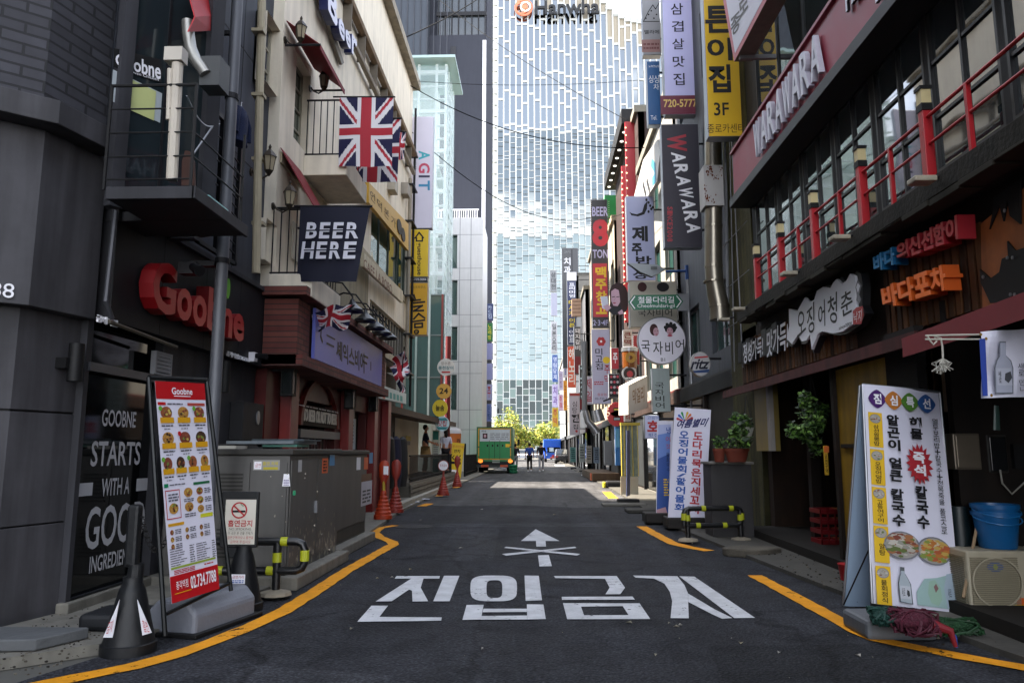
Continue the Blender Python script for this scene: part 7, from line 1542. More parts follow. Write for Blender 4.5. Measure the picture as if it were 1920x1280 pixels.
    T = thing('menu_stand', 'white folded menu card standing on the round dining table', 'menu', (3.75, 8.25, .87)); m = MB(); m.add([V(p) for p in ((3.6, 8.2, .875), (3.85, 8.12, .875), (3.9, 8.22, 1.06), (3.66, 8.3, 1.06), (3.58, 8.05, .88), (3.83, 7.98, .88))], [(0, 1, 2, 3), (4, 5, 1, 0)], mat('8f8f94', .5)); m.ob('card', T)
    for i, (x, c, lab) in enumerate(((3.55, '7a141a', 'red bottle crate under the round table'), (3.82, 'a06414', 'orange bottle crate right of the red crate'))):
        T = thing('bottle_crate', lab, 'crate', (x, 9.5, .14)); k = MB(); cm = mat(c, .5, var=.1); y = 9.5
        for z in (.14, .26, .38, .50): k.frame(FG(z), x - .13, y - .18, x + .13, y + .18, .02, 0, .05, cm)
        for sx in (-.13, -.045, .04, .115): k.box(x + sx, y - .18, .14, x + sx + .015, y - .165, .55, cm)
        k.box(x - .12, y - .17, .15, x + .12, y + .17, .17, cm); k.ob('crate', T)
    T = thing('strip_notice', 'orange and yellow vertical strip notice beside the yellow door', 'notice', (3.2, 8.2, 1.0)); f = FY(8.2); m = MB().pbox(f, (1543, 835, 1553, 890), 0, .02, mat('b8901a', .5)); m.pquad(f, (1543, 836, 1553, 848), .023, mat('b85a1a', .5)); m.vtext(f, '금연구역', (1544.5, 851, 1551.5, 887), INK, .025, .01); m.ob('panel', T)
    # A-frame lunch banner
    bot = PZ(1715, 1165, .0); d0 = bot.y; th = math.radians(7); f = F((0, d0, 0), (1, .03, 0), (0, math.sin(th), math.cos(th)))
    T = thing('lunch_banner', 'white tilted lunch special banner with noodle dishes on grey weighted base', 'menu banner', (bot.x, d0, 0)); q = [(1617, 722), (1762, 737), (1801, 1152), (1637, 1133)]; Q = [V(f.px(*p)) for p in q]
    def PP(x, y, c=0): p = Q[0].lerp(Q[1], x).lerp(Q[3].lerp(Q[2], x), y); return f.P(p.x, p.y, c + .012 * math.sin(x * 5 + y * 4))
    WB = mat('d2d1e0', .55, var=.05); m = MB().grid(lambda u, v: PP(u, v), 12, 30, lambda u, v: WB)
    L3 = lambda x, y: (Q[0].lerp(Q[1], x).lerp(Q[3].lerp(Q[2], x), y)); fq = f.off(.016)
    def pol(pts, mm, c): m.fpoly(fq, [tuple(L3(x, y)) for x, y in pts], c, mm)
    def bx(x0, y0, x1, y1, mm, c=.002): pol([(x0, y0), (x1, y0), (x1, y1), (x0, y1)], mm, c)
    def tx(t, x0, y0, x1, y1, mm, bold=.02, c=.005): vs, fs, ed = glyphs(t, bold); m.text4(fq, vs, fs, ed, [L3(x0, y0), L3(x1, y0), L3(x1, y1), L3(x0, y1)], mm, c, 0, None, 0)
    def vt(t, x0, y0, x1, y1, mm, bold=.03, c=.005, gap=.1):
        w = [.45 if ch in ' ' else 1 for ch in t]; y = y0; h = (y1 - y0) / sum(w)
        for ch, k in zip(t, w):
            if ch != ' ': tx(ch, x0, y + h * gap / 2, x1, y + h * k - h * gap / 2, mm, bold, c)
            y += h * k
    for i, (ch, c) in enumerate(zip('점심특선', ('4a1f6a', 'b06a1c', '4a7a24', '1c4a86'))): x = .16 + i * .21; y = .068; pol([(x + .115 * math.copysign(abs(math.cos(t)) ** 1.4, math.cos(t)), y + .045 * math.copysign(abs(math.sin(t)) ** 1.4, math.sin(t))) for t in [k * math.pi / 12 for k in range(24)]], mat(c, .5), .002 + i * .0006); tx(ch, x - .05, y - .025, x + .05, y + .025, WHITE, .03, .007)
    YB = mat('d8ae0c', .5, var=.04); FO = [mat('6a3a22', .7, var=.5, scale=90), mat('8a7a5a', .7, var=.5, scale=90), mat('5a4a3c', .7, var=.5, scale=90)]
    rr = random.Random(11)
    def dish(x, y, rx, ry, n, c0):
        pol([(x + rx * math.cos(t), y + ry * math.sin(t)) for t in [k * math.pi / 12 for k in range(24)]], mat('6f7078', .4), c0); pol([(x + rx * .9 * math.cos(t), y + ry * .9 * math.sin(t)) for t in [k * math.pi / 12 for k in range(24)]], mat('9a9690', .5), c0 + .0005)
        for i in range(n): t, r = rr.uniform(0, 6.28), rr.random() ** .5 * .8; X, Y = x + rx * r * math.cos(t), y + ry * r * math.sin(t); s = rr.uniform(.1, .3); a = rr.uniform(0, 3); pol([(X + rx * s * math.cos(k + a), Y + ry * s * .6 * math.sin(k + a)) for k in (0, 1.2, 2.4, 3.7, 5)], rr.choice(cols), c0 + .001 + i * 4e-5)
    cols = [mat('8a8a80', .6), mat('a8a296', .6), mat('7a3a28', .6), mat('5a6a30', .6), mat('96603a', .6), mat('b9b4a8', .6)]
    for i, t in enumerate(('삼선짬뽕밥', '오징어덮밥', '고등어구이', '알탕', '물회정식')): y = .135 + i * .175; bx(.035, y, .21, y + .165 if i != 3 else y + .16, YB, .0015); dish(.12, y + .03, .07, .022, 14, .003); vt(t, .09, y + .058 if i != 3 else y + .075, .16, y + .158 if i != 3 else y + .13, INK, .01)
    bx(.075, .66 + .14, .19, .66 + .15, INK, .003) if False else None
    vt('알큰이 얼큰 칼국수'.replace('알큰이', '알곤이'), .265, .135, .42, .655, INK, .04); vt('해물', .555, .135, .71, .245, INK, .04)
    pol([((.645 + (.17 if k % 2 else .12) * math.cos(k * math.pi / 17)), (.358 + (.098 if k % 2 else .07) * math.sin(k * math.pi / 17))) for k in range(34)], mat('a01422', .5), .003); vt('즉석', .565, .30, .715, .415, WHITE, .04, .006); vt('칼국수', .565, .455, .71, .655, INK, .04); vt('열무보리밥+칼국수+전복죽을 풀코스로', .845, .135, .915, .665, INK, .005)
    dish(.365, .735, .215, .062, 90, .003); cols = [mat('b06a28', .6), mat('b89a4a', .6), mat('a8522a', .6), mat('c0b49a', .6), mat('7a8a3a', .6)]; dish(.74, .745, .2, .062, 90, .004)
    SB = mat('7f96a0', .4); GB = mat('8fae9c', .5); pol([(.5, .985), (.5, .93), (.6, .87), (.75, .86), (.9, .84), (1, .9), (1, .99)], mat('94b0ae', .5), .0018)
    bt = [(.30, .98), (.29, .90), (.31, .87), (.325, .855), (.325, .83), (.375, .83), (.375, .855), (.40, .87), (.44, .90), (.45, .985)]; pol(bt, mat('4a5258', .4), .003); pol([(.37 + (x - .37) * .88, .92 + (y - .92) * .96) for x, y in bt], mat('a2acb4', .4), .0036); bx(.31, .91, .43, .965, mat('b9bcc4', .4), .0042); tx('새로', .325, .918, .365, .955, INK, 0, .005); pol([(.39, .925), (.415, .93), (.42, .95), (.4, .955), (.385, .945)], mat('3a3c42', .5), .005); bx(.33, .832, .372, .846, mat('54595c', .5), .0045)
    pol([(.66, .97), (.63, .93), (.65, .88), (.72, .87), (.78, .90), (.79, .95), (.74, .98)], GB, .004); pol([(.70, .90), (.73, .885), (.755, .905), (.72, .925)], mat('7a5a5a', .6), .005); pol([(.84, .985), (.82, .9), (.86, .84), (.95, .83), (.96, .985)], mat('9aaab8', .4), .004); tx('새로', .86, .90, .90, .94, INK, 0, .006)
    m.ob('printed_sheet', T)
    g = F((0, d0 + .45, 0), (1, .03, 0), (0, -.16, 1)); b = MB(); bs = [PD(1612, 722, f.P(*Q[0]).y + .05), PD(1760, 737, f.P(*Q[1]).y + .05), PD(1790, 1150, d0 + .55), PD(1581, 1135, d0 + .55)]; b.poly(bs, mat('8fa3b8', .5, var=.06)); b.ob('back_sheet', T, solid=.006)
    k = MB()
    for i in (0, 1): k.tube([f.P(*Q[i], -.012), f.P(*Q[3 - i], -.012)], .011, METAL); k.tube([bs[i], bs[3 - i]], .011, METAL)
    k.tube([f.P(*Q[0], -.012), f.P(*Q[1], -.012)], .011, METAL); k.tube([f.P(*L3(0, .77), -.03), bs[3]], .006, DKMETAL); k.tube([PD(1684, 1135, d0 + .2), PD(1685, 1185, d0 + .2)], .018, mat('9a9a9e', .4)); k.ob('banner_frame', T)
    pw = PZ(1690, 1200, 0); b = MB(); x, y = pw.x - .03, pw.y; b.box(x - .2, y - .02, 0, x + .27, y + .4, .13, mat('56595d', .6, var=.15, bump=.2)); b.ob('weighted_base', T, bevel=.03)
    # bundles
    rr = random.Random(6)
    for c, r, col, lab, nm in ((PZ(1715, 1165, .16), (.16, .12, .07), '521a2c', 'crimson net bundle lying on the grey banner base', 'net_bundle'), (PZ(1660, 1155, .17), (.11, .09, .05), '1a4038', 'teal cloth bundle behind the grey banner base', 'cloth_bundle'), (PZ(1790, 1175, .08), (.2, .07, .05), '1c4424', 'green plastic broom head lying beside the banner base', 'floor_brush')):
        m = MB(); cm_ = mat(col, .8, var=.5, scale=40); c2_ = mat(col, .6, var=.3)
        for j in range(46):
            ax, ay, ph = rr.uniform(0, 3.14), rr.uniform(-.9, .9), rr.uniform(0, 6.28); m.tube([c + V((r[0] * math.cos(t) * math.cos(ax) * (1 - .3 * abs(ay)) - r[0] * .7 * math.sin(ax) * math.sin(t) * ay, r[1] * (math.cos(t) * math.sin(ax) + .5 * ay), max(-.9, math.sin(t + ph * .2) * math.cos(ay)) * r[2] + rr.gauss(0, .004))) for t in [ph + k_ * .42 for k_ in range(int(rr.uniform(8, 15)))]], rr.uniform(.004, .009), rr.choice([cm_, c2_]), 5)
        m.ball(c, tuple(x * .86 for x in r), mat(col, .8, var=.45, scale=30, bump=.9, bscale=90), 56, 30)
        for i in range(len(m.v)): e_ = m.v[i] - c; w_ = math.sin(e_.x * 70 + math.sin(e_.y * 55) * 2) * math.sin(e_.z * 90 + e_.x * 40) + .6 * math.sin(e_.x * 150 + e_.y * 120); m.v[i] = c + e_ * (1 + .06 * w_)
        if 'crimson' in lab: m.tube([c + V((.08, -.08, 0)), c + V((.16, -.12, -.03)), c + V((.18, -.13, -.12))], [.03, .025, .012], mat('7a1a24', .6), 8); m.tube([c + V((.12, -.1, 0)), c + V((.19, -.12, -.06)), c + V((.2, -.1, -.13))], .008, mat('1f4aa0', .5), 6)
        solo(m, nm, lab, 'bundle', smooth=True)
    # outdoor unit, buckets, meters
    pa = PZ(1822, 1160, .04); X0, Y0 = pa.x, pa.y; f = FY(Y0); AC = mat('a59d88', .5, var=.08, streak=.08); h0, h1 = .08, f.px(1822, 1032)[1]
    T = thing('air_conditioner', 'cream outdoor air conditioner unit standing at the right kerb', 'air conditioner', (X0 + .4, Y0, .05)); MB().fbox(f, X0, h0, X0 + .82, h1, -.32, 0, AC).ob('unit_case', T, bevel=.015)
    k = MB(); 
    for i in range(26): z = h0 + .04 + i * (h1 - h0 - .08) / 26; k.fbox(f, X0 + .02, z, X0 + .36, z + .007, .001, .014, mat('7f7763', .5)); k.box(X0 - .012, Y0 + .03, z, X0 - .001, Y0 + .29, z + .007, mat('7f7763', .5))
    k.ring(f, X0 + .2, (h0 + h1) / 2, .17, .18, .002, .02, AC, 28); k.ob('grille', T); s = MB(); s.pdisc(f, 1865, 1062, 16, 9, .004, mat('27508c', .4), c1=.01); s.pdisc(f, 1865, 1062, 5, 5, .011, mat('8a9a2a', .4)); s.pquad(f, (1905, 1120, 1925, 1150), .004, ORANGE); s.pquad(f, (1902, 1133, 1925, 1148), .005, YEL); s.dashes(f, (1904, 1134, 1924, 1147), 3, RED, .007); s.ob('stickers', T); k = MB(); [k.box(X0 + x, Y0 + .02, .03, X0 + x + .08, Y0 + .3, .08, CONC) for x in (.08, .62)]; k.ob('feet', T)
    BB = mat('14588f', .35, var=.05)
    ctr = PD(1873, 1040, Y0 + .17); ctr.z = h1
    for i, (z, lab) in enumerate(((0, 'blue plastic bucket standing on the air conditioner unit'), (.055, 'second blue bucket nested in the lower blue bucket'))):
        c = V((ctr.x, ctr.y, h1 + .002 + z)); T = thing('bucket', lab, 'bucket', tuple(c), 'nested blue buckets'); r0, r1, hh = .125, .158, .27
        MB().lathe([(r0 * .97, 0), (r0, .005), (r1 * .98, hh - .03), (r1 * 1.05, hh - .03), (r1 * 1.06, hh), (r1 * .99, hh), (r0 * .9, .01)], c, BB, 28).ob('bucket_body', T, smooth=True); MB().tube([c + V((r1 * 1.07 * math.cos(t), -r1 * 1.07 * abs(math.sin(t)) , hh - .04 - .05 * abs(math.sin(t)))) for t in [math.pi * k / 12 for k in range(13)]], .005, mat('1c6aa6', .4), 6).ob('handle', T)
    fw = FY(6.24)
    for r, lab, nm in (((1786, 812, 1842, 880), 'grey steel electric box with glossy door left of the meter', 'electric_box'), ((1849, 815, 1893, 886), 'dark electric meter box with window at the right edge', 'meter_box')):
        T = thing(nm, lab, 'electric box', tuple(fw.P(*fw.px(r[0], r[3])))); m = MB().pbox(fw, r, -.12, 0, mat('6a6154', .35, .4, var=.2) if 'grey' in lab else mat('33312e', .5)); m.ob('box', T, bevel=.008); k = MB(); k.pbox(fw, (r[0] + 4, r[1] + 4, r[2] - 4, r[3] - 4), .001, .015, mat('7a7062', .3, .5, var=.2) if 'grey' in lab else mat('26282a', .15)); k.ob('box_door', T, bevel=.004)
    T = thing('wall_switch', 'black conduit box with white cable hanging at the right edge', 'conduit', tuple(fw.P(*fw.px(1905, 870)))); MB().pbox(fw, (1895, 832, 1930, 878), -.1, .03, BLACK).ob('box', T); MB().tube([fw.P(*fw.px(x, y), .05) for x, y in ((1868, 880), (1872, 905), (1890, 925), (1912, 905), (1930, 888))], .007, mat('9a978e', .5), 6).ob('cable', T)
    MBp = MB().cyl(fw.P(*fw.px(1870, 806), -.05), fw.P(*fw.px(1870, 760), -.05), .05, .045, mat('4a6660', .3), 14); MBp.cyl(fw.P(*fw.px(1872, 760), -.05), fw.P(*fw.px(1876, 690), -.05), .03, .03, mat('7a6a56', .6), 10); solo(MBp, 'water_filter', 'short green cylinder with pipe above the dark meter box', 'pipe', smooth=True)
    m = MB().tube([PD(1806, 1120, 5.75), PD(1832, 985, 6.0)], .012, mat('8a7458', .7), 8); solo(m, 'broom_stick', 'wooden broom stick leaning behind the lunch banner', 'stick')
    m = MB().lathe([(.08, 0), (.085, .3), (.075, .55)], PD(1800, 1010, 6.1) - V((0, 0, .3)), mat('0c2025', .4, var=.2), 16); solo(m, 'bin', 'dark teal bin behind the lunch banner', 'bin', smooth=True)
    # bottle banner with rope
    d = 4.75; f = FY(d); T = thing('bottle_banner', 'white drink banner with printed bottle tied at the top right corner', 'banner', tuple(PD(1900, 745, d))); q = [(1838, 622), (1990, 612), (1990, 742), (1843, 746)]; Q4 = [V(f.px(*p)) for p in q]
    def fb(u, v): p = Q4[0].lerp(Q4[1], u).lerp(Q4[3].lerp(Q4[2], u), v); return f.P(p.x, p.y, .02 * math.sin(u * 10 + v * 5))
    m = MB().grid(fb, 24, 12, lambda u, v: WB); fz = f.off(.03); m.ppoly(fz, [(1836, 636), (1847, 634), (1852, 742), (1842, 742)], .0, mat('1d3c96', .5), .002); b = [(1866, 738), (1864, 690), (1868, 676), (1874, 666), (1874, 640), (1886, 640), (1886, 666), (1896, 676), (1900, 690), (1900, 738)]; m.ppoly(fz, b, .001, mat('5e626c', .5)); m.ppoly(fz, [(1882 + (x - 1882) * .88, 690 + (y - 690) * .95) for x, y in b], .002, mat('9a9dac', .5)); m.pquad(fz, (1867, 690, 1898, 722), .003, mat('a9abb8', .5)); m.vtext(fz, '새로', (1870, 695, 1878, 718), INK, .005, 0); m.ppoly(fz, [(1884, 700), (1894, 696), (1897, 708), (1890, 718), (1883, 712)], .005, mat('44464c', .5)); m.vtext(fz, '새로 만나', (1907, 680, 1924, 736), mat('3a3c50', .5), .004, 0)
    for p in ((1838, 627), (1848, 635), (1858, 741)): m.pdisc(fz, *p, 3, 3, .006, mat('8a6a2a', .4, .5), 12)
    m.ob('cloth', T); m = MB()
    for y0, y1 in ((627, 627), (634, 636)): m.tube([PD(1735, y0 + 2, d), PD(1838, y1, d)], .006, mat('b0aca0', .8), 6)
    m.tube([PD(x, y, d) for x, y in ((1738, 629), (1745, 640), (1750, 646), (1756, 640), (1752, 630), (1764, 634), (1767, 650), (1768, 672))], .006, mat('b0aca0', .8), 6); rr = random.Random(2)
    for i in range(40): p = PD(1768, 672, d); m.tube([p, p + V((rr.gauss(0, .02), rr.gauss(0, .015), -.03)), p + V((rr.gauss(0, .022), rr.gauss(0, .02), -.08 + rr.gauss(0, .01)))], .003, mat('a5a298', .9), 4)
    solo(m, 'tie_rope', 'white rope with frayed tassel tied to the awning edge', 'rope')
    T = thing('kerb_slab', 'low worn kerb slab under the air conditioner unit', 'kerb', (3, 5, 0)); MB().box(X0 - .25, Y0 - .12, 0, X0 + 1.5, Y0 + .5, .055, CONC).ob('slab', T, bevel=.02)
    m = MB(); p = PZ(1622, 1098, .04); m.lathe([(.09, 0), (.11, .14), (.115, .15)], V((p.x, p.y + .3, .04)), RED, 16); solo(m, 'red_tub', 'small red tub peeking out behind the lunch banner', 'tub', smooth=True)
right_shop()
# ================================================================ far street: vehicles, people, trees, cables
def skin_mesh(nodes, edges, mt, sub=1):
    me = bpy.data.meshes.new('s'); me.from_pydata([n[0] for n in nodes], edges, []); o = bpy.data.objects.new('s', me); C.objects.link(o)
    o.modifiers.new('skin', 'SKIN')
    if not me.skin_vertices: me.skin_vertices.new()
    for i, n in enumerate(nodes): r = n[1]; me.skin_vertices[0].data[i].radius = (r, r) if not isinstance(r, tuple) else r
    me.skin_vertices[0].data[0].use_root = True
    if sub: s = o.modifiers.new('sub', 'SUBSURF'); s.levels = sub; s.render_levels = sub
    bpy.context.view_layer.update()
    ev = o.evaluated_get(bpy.context.evaluated_depsgraph_get()); m2 = ev.to_mesh()
    vs = [v.co.copy() for v in m2.vertices]; fs = [tuple(p.vertices) for p in m2.polygons]; ev.to_mesh_clear()
    bpy.data.objects.remove(o); bpy.data.meshes.remove(me)
    return vs, fs
def person(loc, lab, h, yaw, top, bottom, shoe, hair, stride=.0, armL=None, armR=None, sleeve=.5, extra=None, apron=None, long_hair=False):
    T = thing('person', lab, 'person', tuple(loc)); k = h / 1.75; c, s = math.cos(yaw), math.sin(yaw); Lc = V(loc)
    W = lambda x, y, z: Lc + V(((x * c - y * s) * k, (x * s + y * c) * k, z * k))          # y forward
    SK = mat('a8765a', .6, var=.05); st = stride
    hipL, hipR = (-.09, 0, .92), (.09, 0, .92)
    kn = [(-.10, .14 * st + .02, .50), (.10, -.10 * st + .03, .50)]; an = [(-.10, .20 * st - .02, .09), (.10, -.30 * st - .02, .09 + .05 * abs(st))]
    shL, shR = (-.19, 0, 1.42), (.19, 0, 1.42)
    aL = armL or ((-.25, -.04, 1.16), (-.25, .04, .90)); aR = armR or ((.25, .02, 1.16), (.25, .06, .91))
    N = [(W(0, 0, .95), .12), (W(0, 0, 1.15), .115), (W(0, .01, 1.36), .13), (W(0, 0, 1.48), .055), (W(0, .01, 1.56), .055),
         (W(*hipL), .085), (W(*kn[0]), .055), (W(*an[0]), .04), (W(*hipR), .085), (W(*kn[1]), .055), (W(*an[1]), .04),
         (W(*shL), .055), (W(*aL[0]), .042), (W(*aL[1]), .03), (W(*shR), .055), (W(*aR[0]), .042), (W(*aR[1]), .03)]
    N = [(p, r * k) for p, r in N]
    E_ = [(0, 1), (1, 2), (2, 3), (3, 4), (0, 5), (5, 6), (6, 7), (0, 8), (8, 9), (9, 10), (2, 11), (11, 12), (12, 13), (2, 14), (14, 15), (15, 16)]
    b = MB(); vs, fs = skin_mesh(N, E_, SK); b.add(vs, fs, SK)
    hc = W(0, .015, 1.645); b.ball(hc, (.078 * k, .095 * k, .115 * k), SK, 14, 10); b.ball(W(0, .115, 1.63), .016 * k, SK, 8, 5)
    for sx in (-1, 1): b.ball(W(sx * .08, .0, 1.64), (.012 * k, .02 * k, .03 * k), SK, 6, 5)
    EY = mat('2a2020', .4, var=0)
    for sx in (-1, 1): b.ball(W(sx * .03, .098, 1.655), .009 * k, EY, 6, 4)
    b.ball(W(0, .103, 1.595), (.022 * k, .006 * k, .006 * k), mat('8a4a44', .5), 8, 4)
    for (el, wr), sx in ((aL, -1), (aR, 1)):
        d = (V(wr) - V(el)).normalized(); w = V(wr); b.ball(W(*(w + d * .05)), (.032 * k, .04 * k, .045 * k), SK, 8, 6)
        for j in range(4): o = V((0.004 * sx, -.027 + .018 * j, 0)); ln = (.062, .075, .07, .055)[j]; p0 = w + o + d * .075; b.tube([W(*p0), W(*(p0 + d * ln * .55 + V((-sx * .006, 0, 0)))), W(*(p0 + d * ln + V((-sx * .018, 0, 0))))], [.009 * k, .0085 * k, .007 * k], SK, 6)
        p0 = w + d * .03 + V((0, .03, 0)); b.tube([W(*p0), W(*(p0 + d * .03 + V((-sx * .01, .022, 0)))), W(*(p0 + d * .055 + V((-sx * .018, .026, 0))))], [.01 * k, .009 * k, .008 * k], SK, 6)
    b.ob('body', T, smooth=True)
    l = lambda a, q, t: tuple(V(a).lerp(V(q), t))
    g = 1.22
    tN = [(W(0, 0, .93), .135), (W(0, 0, 1.15), .135), (W(0, .01, 1.36), .15), (W(0, 0, 1.46), .07), (W(*shL), .07), (W(*l(shL, aL[0], .95)), .06), (W(*shR), .07), (W(*l(shR, aR[0], .95)), .06)]
    tE = [(0, 1), (1, 2), (2, 3), (2, 4), (4, 5), (2, 6), (6, 7)]
    if sleeve > .8: tN += [(W(*l(aL[0], aL[1], .95)), .042), (W(*l(aR[0], aR[1], .95)), .042)]; tE += [(5, 8), (7, 9)]
    vs, fs = skin_mesh([(p, r * k) for p, r in tN], tE, top); MB().add(vs, fs, top).ob('shirt', T, smooth=True)
    pN = [(W(0, 0, .98), .13), (W(*hipL), .10), (W(*kn[0]), .072), (W(*l(kn[0], an[0], .92)), .062), (W(*hipR), .10), (W(*kn[1]), .072), (W(*l(kn[1], an[1], .92)), .062)]
    vs, fs = skin_mesh([(p, r * k) for p, r in pN], [(0, 1), (1, 2), (2, 3), (0, 4), (4, 5), (5, 6)], bottom); MB().add(vs, fs, bottom).ob('trousers', T, smooth=True)
    for a in an: q = V(a); MB().ball(W(q.x, q.y + .05, q.z - .045), (.045 * k, .125 * k, .045 * k), shoe, 10, 6).ob('shoe', T, smooth=True)
    hm = MB(); hm.ball(W(0, -.012, 1.675), (.092 * k, .102 * k, .105 * k), hair, 14, 9); 
    if long_hair: hm.ball(W(0, -.075, 1.56), (.07 * k, .05 * k, .13 * k), hair, 12, 8)
    hm.v = [v if (v - hc).dot(W(0, 1, 0) - Lc) / k < .06 * 1 else hc + (v - hc) * .82 for v in hm.v]; hm.ob('hair', T, smooth=True)
    if apron: a = MB(); a.tube([W(0, 0, 1.0), W(0, .02, .62)], [.16 * k, .2 * k], apron, 12); a.ob('apron', T, smooth=True)
    if extra: extra(T, W)
    return T
def people():
    HB = mat('17140f', .7, var=.1)
    L1 = PZ(966, 884, 0); person(L1, 'pedestrian in charcoal shirt walking beside the green truck', 1.68, 0, mat('2b2c36', .85), mat('7f8288', .85), WHITE, HB, .7)
    L2 = PZ(993, 884, 0); person(L2, 'pedestrian in bright blue shirt and black trousers in mid street', 1.72, 0, mat('1d3f8c', .85), mat('1a1a1e', .85), WHITE, HB, .8)
    L3 = PZ(1015, 884, 0); person(L3, 'pedestrian in black shirt and pale trousers on the right of the three walkers', 1.76, 0, mat('17171a', .85), mat('8e8e96', .85), WHITE, HB, -.7)
    p = PD(797, 866, 26.2); person(V((p.x, 26.2, .42)), 'man in navy shirt leaning on the iron railing of annex deck', 1.72, -1.35, mat('1c2740', .85), mat('6a5434', .9), BLACK, HB, .2, armL=((-.22, .12, 1.18), (-.12, .34, 1.12)), armR=((.24, .1, 1.18), (.18, .34, 1.08)), apron=mat('8a7048', .9))
    p = PD(829, 880, 27.6); person(V((p.x, 28.6, .42)), 'woman in white top standing behind the teal menu board', 1.62, .4, mat('b9bccb', .85), mat('22222a', .9), BLACK, HB, .1, long_hair=True)
people()
def wheel(T, c, r, w, n='wheel'):
    o = MB().lathe([(r * .6, -w / 2), (r * .95, -w / 2), (r, -w * .35), (r, w * .35), (r * .95, w / 2), (r * .6, w / 2)], c, mat('17171a', .8), 20, ax=(1, 0, 0)).ob(n, T, smooth=True); MB().lathe([(r * .1, -w * .42), (r * .62, -w * .42), (r * .62, w * .42), (r * .1, w * .42)], c, METAL, 16, ax=(1, 0, 0)).ob('rim', o)
def vehicles():
    d = 42.5; f = FY(d); GRN = mat('128044', .4, var=.06); AMB = mat('b98a1c', .4); a0, b0, a1, b1 = f.rect(894, 800, 961, 862)
    T = thing('box_truck', 'green box truck with amber striped rear door parked on the left', 'truck', ((a0 + a1) / 2, d + 2, 0))
    MB().fbox(f, a0, b0 - .1, a1, b1, -4.2, 0, GRN).ob('cargo_box', T, bevel=.03)
    m = MB(); m.frame(f, a0 + .08, b0 + .02, a1 - .08, b1 - .08, .06, .002, .02, AMB); m.ob('amber_stripe', T)
    m = MB().pbox(f, (900, 805, 956, 827), .003, .02, mat('b4bcc2', .4)); fz = f.off(.02); m.pquad(fz, (905, 812, 914, 822), .003, mat('4a2430', .5)); m.pdisc(fz, 909.5, 817, 2.4, 3, .006, mat('b9929c', .5), 10); m.dashes(fz, (919, 811, 954, 824), 4, GREY, .003, .4, 3); m.text(fz, '배송', (903, 806, 912, 810), INK, .004); m.ob('rear_panel', T)
    m = MB(); [m.pdisc(f, 914 + i * 9.5, 835, 1.6, 2.2, .003, BLACK, 8) for i in range(4)]; m.pbox(f, (948, 832, 957, 838), .003, .02, YEL); m.ob('door_latch', T)
    m = MB().fbox(f, a0 + .05, .42, a1 - .05, b0 - .1, -.3, -.02, DKMETAL); m.fbox(f, a0, .34, a1, .46, -.2, .03, mat('3c3f3f', .5)); m.ob('rear_bumper', T)
    m = MB(); ac = (a0 + a1) / 2; m.fbox(f, ac - .012, b0, ac + .012, b1 - .15, .002, .006, mat('0a3a1e', .5))
    for xx in (ac - .3, ac + .3): m.fbox(f, xx - .015, b0 + .05, xx + .015, b1 - .75, .004, .035, mat('0c5c30', .4))
    for zz_ in (b0 + .15, b0 + .7): [m.fbox(f, a0 + e_ * (a1 - a0) - .05, zz_, a0 + e_ * (a1 - a0) + .05, zz_ + .06, .004, .03, mat('0c5c30', .4)) for e_ in (.06, .94)]
    m.frame(f, a0, b0 - .1, a1, b1, .05, .0015, .03, mat('0c5c30', .4)); m.ob('door_bars', T)
    for sx, xx in ((-1, a0), (1, a1)): m = MB(); m.tube([V((xx, d + 5.2, 1.9)), V((xx + sx * .22, d + 5.1, 1.9))], .015, DKMETAL); m.box(xx + sx * .22 - .07, d + 5.05, 1.6, xx + sx * .22 + .07, d + 5.12, 1.98, BLACK); m.ob('mirror', T)
    for px in (901, 957): MB().pdisc(f, px, 864, 4.5, 3.4, .0, mat('c2651c', .3, emit=.4), 14, c1=.06).ob('tail_light', T)
    m = MB(); [m.pbox(f, (x, 871, x + 14, 875), .031, .045, mat('b8481c', .4)) for x in (902, 938)]; m.ob('reflector', T); m = MB().pbox(f, (923, 862, 937, 867), .0, .02, mat('9aa09c', .4)); m.ob('number_plate', T)
    for x in (a0 + .2, a1 - .2):
        for y in (d + .9, d + 4.9): wheel(T, V((x, y, .4)), .4, .28)
    MB().box(a0 + .05, d + 4.3, .45, a1 - .05, d + 6, 2.1, GRN).ob('cab', T, bevel=.08)
    m = MB(); [m.lathe([(.2, z), (.24, z + .05), (.24, z + .12), (.2, z + .16)], (a1 + .05, d - .25, 0), mat('1d6a4a', .5), 14) for z in (0.02, .18, .34)]; solo(m, 'plastic_tub', 'stack of green plastic tubs behind the truck corner', 'tubs', smooth=True)
    # blue lorry facing us
    d = 84; f = FY(d); BL = mat('0f4fae', .35, var=.05); a0, b0, a1, b1 = f.rect(1019, 823, 1052, 862); T = thing('blue_truck', 'bright blue small truck far down the street', 'truck', ((a0 + a1) / 2, d, 0))
    MB().fbox(f, a0, .45, a1, b1, -4, -.3, BL).ob('cargo_box', T, bevel=.05); MB().fbox(f, a0 + .1, .4, a1 - .1, 1.35, -.29, 0, BL).ob('cab', T, bevel=.08); m = MB().pbox(f, (1026, 838, 1050, 848), .001, .03, GLASSD); m.pbox(f, (1030, 839, 1038, 846), .032, .035, mat('a9bcc9', .3)); m.ob('windscreen', T); m = MB().ppoly(f, [(1034, 853), (1051, 850), (1051, 853), (1036, 856)], .003, RED, .02); m.ob('red_stripe', T); MB().pbox(f, (1032, 856, 1040, 858.5), .003, .04, ORANGE).ob('number_plate', T)  # pale block on the windscreen is a painted reflection
    for px in (1024, 1048): MB().pdisc(f, px, 852, 2, 2, .002, mat('c9ccd0', .2), 10, c1=.05).ob('headlight', T)
    for x in (a0 + .25, a1 - .25): wheel(T, V((x, d + .9, .38)), .38, .25); wheel(T, V((x, d + 3.4, .38)), .38, .25)
